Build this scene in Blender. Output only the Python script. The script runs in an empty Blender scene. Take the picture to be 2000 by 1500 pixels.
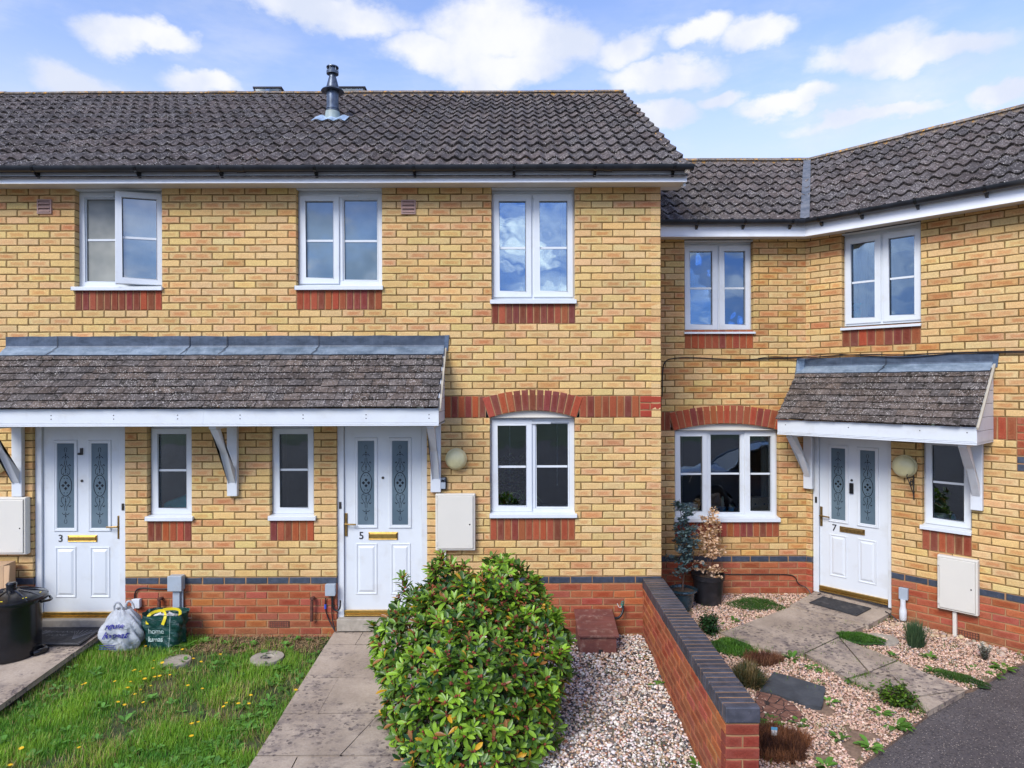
import bpy, math, random
import numpy as np
from mathutils import Vector, Matrix

random.seed(7)
rng = np.random.default_rng(7)
R = random.uniform
S = bpy.context.scene
COL = S.collection

# ------------------------------------------------------------------ camera
CAMY, CAMZ, FPX, ROLL = -7.09, 2.75, 1333.0, 0.0026
cam = bpy.data.cameras.new('camera')
cam.lens = 24.0
cam.sensor_width = 36.0
cam.clip_end = 3000
cam.clip_start = 0.05
camo = bpy.data.objects.new('camera', cam)
COL.objects.link(camo)
camo.location = (0, CAMY, CAMZ)
camo.rotation_euler = (math.radians(90), ROLL, 0)
S.camera = camo
S.render.resolution_x, S.render.resolution_y = 1024, 768
S.view_settings.view_transform = 'Standard'
S.view_settings.look = 'None'
S.view_settings.gamma = 1
S.view_settings.exposure = 1.25

# ------------------------------------------------------------------ node helper
class G:
    def __init__(self, nt):
        self.nt = nt
    def n(self, t, **kw):
        nd = self.nt.nodes.new(t)
        for k, v in kw.items():
            setattr(nd, k, v)
        return nd
    def put(self, sock, v):
        if isinstance(v, bpy.types.NodeSocket):
            self.nt.links.new(v, sock)
        elif v is not None:
            if hasattr(sock, 'default_value'):
                try:
                    sock.default_value = v
                except Exception:
                    sock.default_value = tuple(v) + (1,) if len(v) == 3 else v
    def m(self, op, a, b=None, c=None, clamp=False):
        nd = self.n('ShaderNodeMath', operation=op, use_clamp=clamp)
        self.put(nd.inputs[0], a)
        if b is not None: self.put(nd.inputs[1], b)
        if c is not None: self.put(nd.inputs[2], c)
        return nd.outputs[0]
    def vm(self, op, a, b=None):
        nd = self.n('ShaderNodeVectorMath', operation=op)
        self.put(nd.inputs[0], a)
        if b is not None: self.put(nd.inputs[1], b)
        return nd.outputs['Value' if op in ('LENGTH', 'DOT_PRODUCT') else 'Vector']
    def mix(self, f, a, b, bt='MIX'):
        nd = self.n('ShaderNodeMix', data_type='RGBA', blend_type=bt)
        self.put(nd.inputs['Factor'], f)
        self.put(nd.inputs[6], a if isinstance(a, bpy.types.NodeSocket) else tuple(a) + (1,))
        self.put(nd.inputs[7], b if isinstance(b, bpy.types.NodeSocket) else tuple(b) + (1,))
        return nd.outputs[2]
    def noise(self, scale, vec=None, detail=3, rough=0.55, col=False, dist=0):
        nd = self.n('ShaderNodeTexNoise')
        self.put(nd.inputs['Vector'], vec)
        nd.inputs['Scale'].default_value = scale
        nd.inputs['Detail'].default_value = detail
        nd.inputs['Roughness'].default_value = rough
        nd.inputs['Distortion'].default_value = dist
        return nd.outputs['Color' if col else 'Fac']
    def vor(self, scale, vec=None, feature='F1', out='Distance', rnd=1):
        nd = self.n('ShaderNodeTexVoronoi', feature=feature)
        self.put(nd.inputs['Vector'], vec)
        nd.inputs['Scale'].default_value = scale
        nd.inputs['Randomness'].default_value = rnd
        return nd.outputs[out]
    def step(self, x, a, b, lo=0.0, hi=1.0):
        nd = self.n('ShaderNodeMapRange', interpolation_type='SMOOTHSTEP')
        self.put(nd.inputs[0], x)
        nd.inputs[1].default_value = a; nd.inputs[2].default_value = b
        nd.inputs[3].default_value = lo; nd.inputs[4].default_value = hi
        return nd.outputs[0]
    def obj(self):
        return self.n('ShaderNodeTexCoord').outputs['Object']
    def pos(self):
        return self.n('ShaderNodeNewGeometry').outputs['Position']
    def uv(self):
        return self.n('ShaderNodeTexCoord').outputs['UV']
    def attr(self, name='Col'):
        return self.n('ShaderNodeAttribute', attribute_name=name)
    def scale(self, vec, s):
        nd = self.n('ShaderNodeMapping')
        self.put(nd.inputs['Vector'], vec)
        nd.inputs['Scale'].default_value = s
        return nd.outputs[0]
    def bump(self, h, strength=0.3, dist=0.01):
        nd = self.n('ShaderNodeBump')
        nd.inputs['Strength'].default_value = strength
        nd.inputs['Distance'].default_value = dist
        self.put(nd.inputs['Height'], h)
        return nd.outputs[0]
    def sep(self, v):
        nd = self.n('ShaderNodeSeparateXYZ')
        self.put(nd.inputs[0], v)
        return nd.outputs
    def comb(self, x, y, z):
        nd = self.n('ShaderNodeCombineXYZ')
        for i, v in enumerate((x, y, z)): self.put(nd.inputs[i], v)
        return nd.outputs[0]

# ------------------------------------------------------------------ world: sky with clouds
SUN_EL, SUN_AZ = math.radians(40), math.radians(212)    # azimuth clockwise from +Y: behind the camera, a little to the left
world = bpy.data.worlds.new("World")
S.world = world
world.use_nodes = True
nt = world.node_tree
nt.nodes.clear()
g = G(nt)
sky = g.n('ShaderNodeTexSky', sky_type='NISHITA')
sky.sun_disc = False
sky.sun_elevation = SUN_EL
sky.sun_rotation = SUN_AZ
sky.air_density = 1.0
sky.dust_density = 0.6
sky.ozone_density = 2.0
d = g.n('ShaderNodeTexCoord').outputs['Generated']
dn = g.vm('NORMALIZE', d)
sx, sy, sz = g.sep(dn)
az = g.m('ARCTAN2', sx, sy)
el = g.m('ARCSINE', sz)
P = g.comb(az, el, 0.0)
nz = g.noise(7.0, g.scale(dn, (1, 1, 1.6)), detail=9, rough=0.58, col=True)
wob = g.vm('SCALE', g.vm('SUBTRACT', nz, (0.5, 0.5, 0.5)))
wob.node.inputs['Scale'].default_value = 0.10
Pw = g.vm('ADD', P, wob)
def azel(px, py):
    k = (px - 1000) / FPX
    return math.atan(k), math.atan((750 - py) / FPX / math.sqrt(1 + k * k))
blobs = [(245, 62, 95, 34), (330, 85, 80, 26), (140, 165, 90, 40), (420, 168, 90, 26), (640, 12, 240, 42),
         (960, 55, 150, 70), (1080, 80, 140, 60), (860, 100, 150, 45), (1000, 130, 170, 40),
         (1230, 95, 90, 42), (1370, 75, 70, 30), (1480, 78, 80, 34), (1300, 150, 150, 30), (1700, 110, 110, 45),
         (1820, 125, 130, 32), (1540, 210, 110, 22), (1420, 195, 60, 20), (1280, 220, 110, 26), (1700, 240, 150, 18),
         (1960, 185, 60, 18), (950, 165, 50, 22)]
m = None
for (px, py, rx, ry) in blobs:
    a, e = azel(px, py)
    v = g.vm('MULTIPLY', g.vm('SUBTRACT', Pw, (a, e, 0)), (FPX / rx * 1.1, FPX / ry * 1.08, 0))
    q = g.m('SUBTRACT', 1.0, g.vm('LENGTH', v))
    m = q if m is None else g.m('MAXIMUM', m, q)
det = g.noise(26.0, g.scale(dn, (1, 1, 1.5)), detail=8, rough=0.62)
m = g.m('ADD', m, g.m('MULTIPLY', g.m('SUBTRACT', det, 0.5), 0.68))
mask = g.step(m, -0.16, 0.50)
# broken cloud over the rest of the sky (behind the camera, mirrored in the panes)
bk = g.noise(4.6, g.scale(dn, (1, 1, 2.0)), detail=9, rough=0.6)
bmask = g.m('MULTIPLY', g.step(bk, 0.49, 0.60), g.step(sy, 0.35, 0.0))
veil = g.m('MULTIPLY', g.step(g.noise(5.0, g.scale(dn, (1, 1, 3.0)), detail=7, rough=0.6), 0.4, 0.75), g.step(el, 0.6, 0.25, 0.15, 0.6))
mask = g.m('MAXIMUM', g.m('MAXIMUM', mask, bmask), veil)
mask = g.m('MULTIPLY', mask, 0.93)
shade = g.step(g.noise(9.0, g.vm('ADD', dn, (0.0, 0.0, 0.035)), detail=6), 0.35, 0.66)
ccol = g.mix(shade, (2.7, 2.9, 3.4), (3.6, 3.6, 3.75))
ccolb = g.mix(g.step(g.noise(6.5, g.vm('ADD', dn, (0.2, 0.1, 0.05)), detail=7), 0.36, 0.60), (1.5, 1.8, 2.3), (9.5, 9.5, 9.3))  # clouds behind the camera, brightened to add soft fill light on the fronts
ccol = g.mix(g.step(sy, 0.2, 0.0), ccol, ccolb)
skyc = g.mix(1.0, sky.outputs[0], (1.02, 0.94, 1.04), 'MULTIPLY')
skyc = g.mix(g.step(el, 0.46, 0.22, 0.0, 0.75), skyc, (2.75, 3.0, 3.75))
skyc = g.mix(g.step(sy, 0.15, -0.1), skyc, g.mix(1.0, skyc, (.34, .55, .95), 'MULTIPLY'))
bgn = g.n('ShaderNodeBackground')
g.put(bgn.inputs[0], g.mix(mask, skyc, ccol))
bgn.inputs[1].default_value = 0.12
wo = g.n('ShaderNodeOutputWorld')
nt.links.new(bgn.outputs[0], wo.inputs[0])

sun = bpy.data.lights.new('sun', 'SUN')
sun.energy = 1.6
sun.angle = math.radians(28)
sun.color = (1.0, 0.955, 0.88)
suno = bpy.data.objects.new('sun', sun)
COL.objects.link(suno)
sd = Vector((math.sin(SUN_AZ) * math.cos(SUN_EL), math.cos(SUN_AZ) * math.cos(SUN_EL), math.sin(SUN_EL)))
suno.rotation_euler = sd.to_track_quat('Z', 'Y').to_euler()
suno.location = (-8, -12, 14)

# ------------------------------------------------------------------ materials
def new_mat(name):
    m = bpy.data.materials.new(name)
    m.use_nodes = True
    m.node_tree.nodes.clear()
    g = G(m.node_tree)
    b = g.n('ShaderNodeBsdfPrincipled')
    o = g.n('ShaderNodeOutputMaterial')
    m.node_tree.links.new(b.outputs[0], o.inputs[0])
    return m, g, b, o

def plain(name, col, rough=0.6, var=0.12, nscale=6, metal=0, bump=0.0, bscale=60, spec=0.5, coat=0, dirt=None, dirtscale=3):
    m, g, b, o = new_mat(name)
    p = g.obj()
    n1 = g.noise(nscale, p, 5)
    c2 = tuple(min(1, c * (1 + var)) for c in col)
    c1 = tuple(c * (1 - var) for c in col)
    c = g.mix(g.step(n1, 0.3, 0.7), c1, c2)
    if dirt:
        c = g.mix(g.m('MULTIPLY', g.step(g.noise(dirtscale, p, 8, 0.65), 0.5, 0.72), dirt[3]), c, dirt[:3])
    g.put(b.inputs['Base Color'], c)
    b.inputs['Roughness'].default_value = rough
    b.inputs['Metallic'].default_value = metal
    b.inputs['Specular IOR Level'].default_value = spec
    if coat: b.inputs['Coat Weight'].default_value = coat
    if bump:
        g.put(b.inputs['Normal'], g.bump(g.noise(bscale, p, 6, 0.6), bump, 0.004))
    return m

M = {}
def brick_mat():
    m, g, b, o = new_mat('brick')
    at = g.attr('Col')
    u = g.uv()
    p = g.pos()
    uvx, uvy, _ = g.sep(u)
    rx = g.m('ABSOLUTE', g.m('SUBTRACT', uvx, 0.5))
    ry = g.m('ABSOLUTE', g.m('SUBTRACT', uvy, 0.5))
    r = g.m('MAXIMUM', rx, ry)
    nz = g.noise(22, p, 4, 0.6)
    r = g.m('ADD', r, g.m('MULTIPLY', g.m('SUBTRACT', nz, 0.5), 0.55))
    core = g.m('MULTIPLY', g.step(r, 0.46, 0.18), at.outputs['Alpha'])
    dark = g.mix(1.0, at.outputs['Color'], (0.84, 0.61, 0.54), 'MULTIPLY')
    c = g.mix(core, at.outputs['Color'], dark)
    mot = g.noise(70, p, 5, 0.7)
    c = g.mix(g.step(mot, 0.25, 0.8), g.mix(1.0, c, (0.80, 0.78, 0.74), 'MULTIPLY'), g.mix(1.0, c, (1.12, 1.1, 1.06), 'MULTIPLY'))
    # small iron spots and weathering patches
    sp = g.step(g.vor(34, p), 0.10, 0.05)
    sp = g.m('MULTIPLY', sp, g.step(g.noise(5, p, 2), 0.5, 0.62))
    c = g.mix(g.m('MULTIPLY', sp, 0.75), c, (0.07, 0.04, 0.025))
    wz = g.step(g.noise(1.1, p, 5, 0.6), 0.45, 0.75)
    c = g.mix(g.m('MULTIPLY', g.step(g.noise(3.0, g.scale(p, (2.2, 2.2, .5)), 5, .65), .5, .75), 0.22), c, g.mix(1.0, c, (0.70, 0.60, 0.52), 'MULTIPLY'))
    c = g.mix(g.m('MULTIPLY', wz, 0.32), c, g.mix(1.0, c, (0.66, 0.56, 0.5), 'MULTIPLY'))
    pz = g.sep(p)[2]
    damp = g.m('MULTIPLY', g.step(g.m('ADD', pz, g.m('MULTIPLY', g.noise(3, p, 4), 0.25)), 0.52, 0.25), 0.40)
    c = g.mix(damp, c, g.mix(0.5, g.mix(1.0, c, (.70, .66, .6), 'MULTIPLY'), (0.15, 0.10, 0.05)))
    g.put(b.inputs['Base Color'], c)
    b.inputs['Roughness'].default_value = 0.88
    b.inputs['Specular IOR Level'].default_value = 0.25
    h = g.m('ADD', g.noise(45, p, 6, 0.65), g.m('MULTIPLY', g.noise(240, p, 3), 0.45))
    g.put(b.inputs['Normal'], g.bump(h, 0.65, 0.006))
    return m
M['brick'] = brick_mat()
def eng_mat():
    m, g, b, o = new_mat('blue_brick')
    at = g.attr('Col'); p = g.pos()
    c = g.mix(g.step(g.noise(18, p, 5), 0.3, 0.75), at.outputs['Color'], g.mix(1.0, at.outputs['Color'], (1.8, 1.7, 1.7), 'MULTIPLY'))
    sp = g.step(g.vor(60, p), 0.16, 0.08)
    c = g.mix(g.m('MULTIPLY', g.m('MULTIPLY', sp, g.step(g.noise(6, p), 0.45, 0.6)), 0.5), c, (0.4, 0.38, 0.34))
    g.put(b.inputs['Base Color'], c)
    b.inputs['Roughness'].default_value = 0.48
    g.put(b.inputs['Normal'], g.bump(g.noise(60, p, 5), 0.35, 0.004))
    return m
M['blue'] = eng_mat()
def mortar_mat(name, c1, c2):
    m, g, b, o = new_mat(name)
    p = g.pos()
    g.put(b.inputs['Base Color'], g.mix(g.step(g.noise(7, p, 6, 0.65), 0.3, 0.7), c1, c2))
    b.inputs['Roughness'].default_value = 0.95
    b.inputs['Specular IOR Level'].default_value = 0.1
    g.put(b.inputs['Normal'], g.bump(g.noise(120, p, 5, 0.7), 0.6, 0.004))
    return m
M['mortar'] = mortar_mat('mortar', (0.13, 0.078, 0.028), (0.255, 0.165, 0.066))
M['mortar_red'] = mortar_mat('mortar_red', (0.27, 0.15, 0.075), (0.38, 0.22, 0.11))

def tile_mat(name, base_a, base_b, lich=0.5, orange=0.15, moss=0.3, sc=1.0):
    m, g, b, o = new_mat(name)
    at = g.attr('Col'); p = g.pos()
    c = g.mix(g.step(g.noise(9 * sc, p, 6, 0.6), 0.3, 0.7), base_a, base_b)
    c = g.mix(1.0, c, at.outputs['Color'], 'MULTIPLY')
    # worn pale scuffs
    sc1 = g.step(g.noise(34 * sc, p, 7, 0.7), 0.52, 0.70)
    c = g.mix(g.m('MULTIPLY', sc1, 0.6 * lich), c, (0.44, 0.39, 0.37))
    spots = g.step(g.vor(46 * sc, p), 0.30, 0.16)
    patch = g.step(g.noise(3.2 * sc, p, 5, 0.65), 0.42, 0.56)
    spn = g.step(g.noise(90, p, 3), 0.35, 0.5)
    c = g.mix(g.m('MULTIPLY', g.m('MULTIPLY', spots, patch), g.m('MULTIPLY', spn, min(1.0, lich))), c, (0.60, 0.57, 0.51))
    ms = g.step(g.noise((20 if moss < .6 else 13) * sc, p, 6, 0.7), 0.60 if moss < .6 else 0.56, 0.70 if moss < .6 else 0.61)
    c = g.mix(g.m('MULTIPLY', ms, moss), c, (0.022, 0.019, 0.014))
    orr = g.m('MULTIPLY', g.step(g.noise(14 * sc, p, 5, 0.7), 0.54 if orange > .5 else 0.67, 0.62 if orange > .5 else 0.72), orange)
    c = g.mix(orr, c, (0.55, 0.27, 0.03))
    g.put(b.inputs['Base Color'], c)
    b.inputs['Roughness'].default_value = 0.85
    b.inputs['Specular IOR Level'].default_value = 0.3
    g.put(b.inputs['Normal'], g.bump(g.noise(70 * sc, p, 6, 0.7), 0.7, 0.006))
    return m
M['roof'] = tile_mat('roof_tile', (0.046, 0.037, 0.034), (0.100, 0.082, 0.075), 1.3, 0.3, 0.6)
M['ridge'] = tile_mat('ridge_tile', (0.10, 0.085, 0.07), (0.22, 0.18, 0.14), 0.9, 0.85, 0.5, 1.3)
M['porchtile'] = tile_mat('plain_tile', (0.062, 0.050, 0.043), (0.115, 0.093, 0.078), 1.25, 0.2, 0.9, 1.2)

M['upvc'] = plain('white_plastic', (0.625, 0.66, 0.68), 0.32, 0.02, 2, dirt=(0.45, 0.43, 0.38, 0.26), dirtscale=5)
M['upvc_old'] = plain('painted_board', (0.61, 0.64, 0.66), 0.45, 0.04, 3, bump=0.08, dirt=(0.42, 0.39, 0.33, 0.38), dirtscale=4)
M['fascia'] = plain('fascia_board', (0.80, 0.82, 0.84), 0.35, 0.03, 3, dirt=(0.5, 0.48, 0.42, 0.3), dirtscale=4)
M['soffit'] = plain('soffit_board', (0.62, 0.60, 0.54), 0.6, 0.06, 3, dirt=(0.35, 0.30, 0.22, 0.3))
M['cream'] = plain('cream_plastic', (0.62, 0.595, 0.52), 0.45, 0.03, 2, dirt=(0.45, 0.4, 0.3, 0.2), dirtscale=2)
M['black_plastic'] = plain('black_plastic', (0.008, 0.009, 0.012), 0.22, 0.3, 9)
M['gutter'] = plain('gutter_plastic', (0.013, 0.016, 0.021), 0.38, 0.35, 5, dirt=(0.10, 0.10, 0.09, 0.3))
M['grey_box'] = plain('grey_plastic', (0.33, 0.38, 0.43), 0.5, 0.06, 5, dirt=(0.2, 0.17, 0.12, 0.3))
M['brass'] = plain('brass', (0.50, 0.32, 0.09), 0.38, 0.15, 25, metal=1.0)
M['brass_dull'] = plain('dull_brass', (0.25, 0.16, 0.055), 0.42, 0.25, 30, metal=0.85)
M['darkmetal'] = plain('dark_metal', (0.05, 0.045, 0.04), 0.5, 0.2, 20, metal=0.6)
M['rust'] = plain('rusty_pipe', (0.10, 0.035, 0.022), 0.75, 0.35, 20, bump=0.4)
M['lamp'] = plain('lamp_diffuser', (0.62, 0.57, 0.31), 0.30, 0.10, 7, dirt=(0.3, 0.26, 0.12, 0.4))
M['vent'] = plain('vent_plastic', (0.36, 0.23, 0.19), 0.6, 0.1, 8)
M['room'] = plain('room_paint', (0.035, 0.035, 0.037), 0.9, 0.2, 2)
M['curtain'] = plain('curtain_cloth', (0.40, 0.36, 0.28), 0.9, 0.1, 6)
M['brown_box'] = plain('painted_brown_wood', (0.15, 0.052, 0.040), 0.55, 0.14, 9, bump=0.15, dirt=(0.42, 0.30, 0.22, 0.5), dirtscale=16)
M['cardboard'] = plain('cardboard', (0.46, 0.30, 0.17), 0.85, 0.06, 5, bump=0.1)
M['black_ink'] = plain('black_ink', (0.015, 0.015, 0.018), 0.6, 0.1)
M['blue_ink'] = plain('blue_ink', (0.03, 0.03, 0.25), 0.5, 0.1)
M['white_ink'] = plain('white_ink', (0.42, 0.52, 0.48), 0.5, 0.1)
M['yellow'] = plain('yellow_print', (0.75, 0.60, 0.02), 0.5, 0.08)
M['mat'] = plain('rubber_mat', (0.022, 0.022, 0.024), 0.75, 0.3, 30, bump=0.6, bscale=200, dirt=(0.12, 0.11, 0.10, 0.5), dirtscale=7)
M['mat_relief'] = plain('rubber_relief', (0.17, 0.17, 0.17), 0.8, 0.3, 30)
M['teal'] = plain('teal_paint', (0.04, 0.55, 0.52), 0.5, 0.2, 9)
M['blue_pot'] = plain('blue_glaze', (0.10, 0.33, 0.50), 0.3, 0.2, 20)
M['white_pot'] = plain('white_pot', (0.6, 0.62, 0.6), 0.4, 0.05)
M['pot_black'] = plain('black_pot', (0.013, 0.014, 0.018), 0.45, 0.3, 12, dirt=(0.08, 0.07, 0.06, 0.35))
M['pot_blue'] = plain('blue_green_glaze', (0.012, 0.035, 0.05), 0.18, 0.3, 12, coat=0.6)
M['soil'] = plain('potting_soil', (0.05, 0.032, 0.02), 0.95, 0.4, 30, bump=0.9, bscale=60)
M['bark'] = plain('twig_bark', (0.10, 0.06, 0.045), 0.85, 0.3, 40, bump=0.4)
M['slate'] = plain('slate', (0.045, 0.052, 0.060), 0.6, 0.2, 12, bump=0.3, dirt=(0.12, 0.12, 0.12, 0.3), dirtscale=8)
M['concrete'] = plain('concrete_disc', (0.34, 0.30, 0.24), 0.9, 0.14, 18, bump=0.5, dirt=(0.15, 0.13, 0.1, 0.5), dirtscale=9)
M['cable'] = plain('black_cable', (0.010, 0.010, 0.012), 0.45, 0.2)
M['greenwire'] = plain('teal_wire', (0.02, 0.25, 0.2), 0.4, 0.2)
M['bluewire'] = plain('blue_connector', (0.03, 0.08, 0.45), 0.4, 0.1)
M['pinkstone'] = plain('pink_stone', (0.36, 0.17, 0.15), 0.85, 0.15, 20, bump=0.3)
M['steel'] = plain('flue_steel', (0.10, 0.12, 0.15), 0.35, 0.3, 14, metal=0.7)
M['fluebase'] = plain('flue_grey_green', (0.28, 0.34, 0.32), 0.5, 0.12, 14)
M['paperwhite'] = plain('white_paper', (0.6, 0.6, 0.58), 0.8, 0.05)

def lead_mat():
    m, g, b, o = new_mat('lead_sheet')
    p = g.obj()
    at = g.attr('Col')
    n = g.noise(5, g.scale(p, (1, 1, 2.5)), 7, 0.65)
    streak = g.noise(16, g.scale(p, (2.2, 1, 0.35)), 5, 0.6)
    c = g.mix(g.step(n, 0.3, 0.7), (0.060, 0.086, 0.115), (0.155, 0.195, 0.24))
    c = g.mix(g.m('MULTIPLY', g.step(streak, 0.5, 0.75), 0.3), c, (0.25, 0.30, 0.36))
    c = g.mix(1.0, c, at.outputs['Color'], 'MULTIPLY')
    g.put(b.inputs['Base Color'], c)
    b.inputs['Metallic'].default_value = 0.15
    b.inputs['Roughness'].default_value = 0.5
    g.put(b.inputs['Normal'], g.bump(g.noise(6, p, 5), 0.5, 0.02))
    return m
M['lead'] = lead_mat()

def glass_mat(name, ior, tint=(0.8, 0.85, 0.86), rough=0.0):
    m, g, b, o = new_mat(name)
    m.node_tree.nodes.remove(b)
    f = g.n('ShaderNodeFresnel'); f.inputs[0].default_value = ior
    tr = g.n('ShaderNodeBsdfTransparent'); tr.inputs[0].default_value = tint + (1,)
    gl = g.n('ShaderNodeBsdfGlossy'); gl.inputs['Roughness'].default_value = rough
    gl.inputs[0].default_value = (0.66, 0.83, 1, 1) if ior > 2 else (.85, .93, 1, 1)
    p = g.obj()
    bn = g.bump(g.noise(2.2, p, 2), 0.06, 0.05)
    g.put(gl.inputs['Normal'], bn)
    mx = g.n('ShaderNodeMixShader')
    g.put(mx.inputs[0], f.outputs[0]); g.put(mx.inputs[1], tr.outputs[0]); g.put(mx.inputs[2], gl.outputs[0])
    g.put(o.inputs[0], mx.outputs[0])
    return m
M['glass'] = glass_mat('window_glass', 1.95)
M['glass_mid'] = glass_mat('window_glass_wing', 2.3)
M['glass_up'] = glass_mat('window_glass_upper', 3.3)
def frosted(name, ca, cb, rough, spec=0.6):
    m, g, b, o = new_mat(name)
    p = g.obj()
    g.put(b.inputs['Base Color'], g.mix(g.step(g.noise(2.0, p, 3), 0.3, 0.7), ca, cb))
    b.inputs['Roughness'].default_value = rough
    b.inputs['Specular IOR Level'].default_value = spec
    g.put(b.inputs['Normal'], g.bump(g.noise(55, g.scale(p, (1, 1, 0.5)), 2), 0.25, 0.004))
    if spec >= .6:
        b.inputs['Coat Weight'].default_value = 1; b.inputs['Coat IOR'].default_value = 2.3; b.inputs['Coat Roughness'].default_value = 0.02; b.inputs['Coat Tint'].default_value = (.8, .9, 1, 1)
    return m
M['frost'] = frosted('obscured_glass', (0.06, 0.105, 0.13), (0.15, 0.21, 0.24), 0.2, 0.8)
M['frost_warm'] = frosted('obscured_glass_warm', (0.17, 0.18, 0.16), (0.34, 0.34, 0.29), 0.18, 0.5)
M['doorglass'] = frosted('etched_glass', (0.075, 0.115, 0.145), (0.12, 0.17, 0.20), 0.35, 0.4)
M['etch'] = plain('clear_etching', (0.008, 0.012, 0.018), 0.2, 0.1)

def leaf_mat(name, trans=0.25, rough=0.38):
    m, g, b, o = new_mat(name)
    at = g.attr('Col')
    g.put(b.inputs['Base Color'], at.outputs['Color'])
    b.inputs['Roughness'].default_value = rough
    b.inputs['Specular IOR Level'].default_value = 0.45
    if trans:
        t = g.n('ShaderNodeBsdfTranslucent')
        g.put(t.inputs[0], g.mix(1.0, at.outputs['Color'], (1.5, 1.6, 0.8), 'MULTIPLY'))
        mx = g.n('ShaderNodeMixShader')
        mx.inputs[0].default_value = trans
        g.put(mx.inputs[1], b.outputs[0]); g.put(mx.inputs[2], t.outputs[0])
        g.put(o.inputs[0], mx.outputs[0])
    return m
M['leaf'] = leaf_mat('leaf', 0.22, 0.36)
M['grass'] = leaf_mat('grass_blade', 0.3, 0.55)
M['dry'] = leaf_mat('dry_leaf', 0.3, 0.8)
M['stone'] = leaf_mat('pebble', 0, 0.7)
M['bud'] = plain('flower_bud', (0.20, 0.045, 0.025), 0.7, 0.3, 60)

def slab_mat():
    m, g, b, o = new_mat('paving_slab')
    p = g.pos()
    c = g.mix(g.step(g.noise(2.2, p, 6, 0.6), 0.3, 0.7), (0.34, 0.275, 0.21), (0.50, 0.415, 0.325))
    c = g.mix(g.step(g.noise(60, p, 4, 0.7), 0.35, 0.8), g.mix(1.0, c, (0.82, 0.8, 0.78), 'MULTIPLY'), c)
    patch = g.step(g.noise(1.7, g.vm('ADD', p, (4.2, 1.0, 0)), 6, 0.7), 0.42, 0.58)
    sp = g.step(g.noise(26, g.scale(p, (1, 1.3, 1)), 2, 0.5), 0.58, 0.64)
    vc = g.sep(g.vor(17, p, out='Color'))[0]
    sp2 = g.m('MULTIPLY', g.step(g.m('SUBTRACT', g.vor(17, p), g.m('MULTIPLY', g.noise(50, p, 2), 0.18)), 0.26, 0.16), g.step(vc, 0.45, 0.55))
    k = g.m('MAXIMUM', g.m('MULTIPLY', sp, patch), g.m('MULTIPLY', sp2, g.m('MULTIPLY_ADD', patch, 0.9, 0.08)))
    c = g.mix(g.m('MULTIPLY', k, 0.82), c, (0.055, 0.042, 0.042))
    c = g.mix(g.m('MULTIPLY', g.m('MULTIPLY', patch, g.step(g.noise(9, p, 6, .7), .42, .6)), 0.6), c, (0.13, 0.105, 0.10))
    g.put(b.inputs['Base Color'], c)
    b.inputs['Roughness'].default_value = 0.92
    b.inputs['Specular IOR Level'].default_value = 0.2
    g.put(b.inputs['Normal'], g.bump(g.noise(40, p, 6, 0.7), 0.5, 0.006))
    return m
M['slab'] = slab_mat()
def asphalt_mat():
    m, g, b, o = new_mat('asphalt')
    p = g.pos()
    pw = g.vm('ADD', p, g.vm('MULTIPLY', g.noise(9, p, 3, col=True), (.03, .03, .03)))
    ch = g.vor(95, pw, out='Color')
    chd = g.vor(95, pw)
    rv = g.sep(ch)[0]
    c = g.mix(g.step(g.noise(1.2, p, 5), 0.3, 0.7), (0.080, 0.068, 0.066), (0.115, 0.100, 0.096))
    c = g.mix(g.m('MULTIPLY', g.step(rv, 0.80, 0.97), g.step(chd, 0.45, 0.2)), c, (0.46, 0.39, 0.32))
    c = g.mix(g.m('MULTIPLY', g.step(rv, 0.25, 0.18), 0.6), c, (0.022, 0.020, 0.022))
    g.put(b.inputs['Base Color'], c)
    b.inputs['Roughness'].default_value = 0.85
    g.put(b.inputs['Normal'], g.bump(g.m('ADD', chd, g.noise(120, p, 4)), 0.8, 0.008))
    return m
M['asphalt'] = asphalt_mat()
M['earth'] = plain('earth', (0.085, 0.055, 0.03), 0.95, 0.35, 14, bump=0.9, bscale=40, dirt=(0.22, 0.15, 0.08, 0.6), dirtscale=5)
M['earthgrass'] = plain('turf_soil', (0.045, 0.06, 0.018), 0.95, 0.35, 10, bump=0.9, bscale=40, dirt=(0.13, 0.09, 0.04, 0.6), dirtscale=3)
M['earthpink'] = plain('grit_soil', (0.20, 0.13, 0.085), 0.95, 0.25, 30, bump=0.9, bscale=60, dirt=(0.10, 0.07, 0.05, 0.5), dirtscale=6)
M['earthgrey'] = plain('grit_soil_grey', (0.16, 0.13, 0.11), 0.95, 0.3, 40, bump=0.9, bscale=60)
M['farfield'] = plain('far_turf', (0.05, 0.07, 0.025), 0.95, 0.3, 0.4)

# ------------------------------------------------------------------ mesh builder
class Fr:
    """A wall plane: u along the wall, d out of it, z up."""
    def __init__(s, o, u, n):
        s.o, s.u, s.n = Vector(o), Vector(u), Vector(n)
    def P(s, u, d, z):
        return (s.o.x + s.u.x * u + s.n.x * d, s.o.y + s.u.y * u + s.n.y * d, z + s.o.z)
    def px(s, px, py, d=0.0):
        """Where a measured photo point lies on this wall (u, z)."""
        x = px - ROLL * (py - 750); y = py + ROLL * (px - 1000)
        k = (x - 1000) / FPX
        u = (k * (-CAMY + s.o.y + s.n.y * d) - s.o.x - s.n.x * d) / (s.u.x - k * s.u.y)
        dep = -CAMY + s.o.y + s.n.y * d + s.u.y * u
        return u, CAMZ + (750 - y) * dep / FPX
MAIN = Fr((0, 0, 0), (1, 0, 0), (0, -1, 0))
REC = Fr((0, 1.06, 0), (1, 0, 0), (0, -1, 0))
WD = Vector((0.669, -0.743, 0)); WN = Vector((-0.743, -0.669, 0))
WING = Fr((3.505, 1.06, 0), WD, WN)
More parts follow.
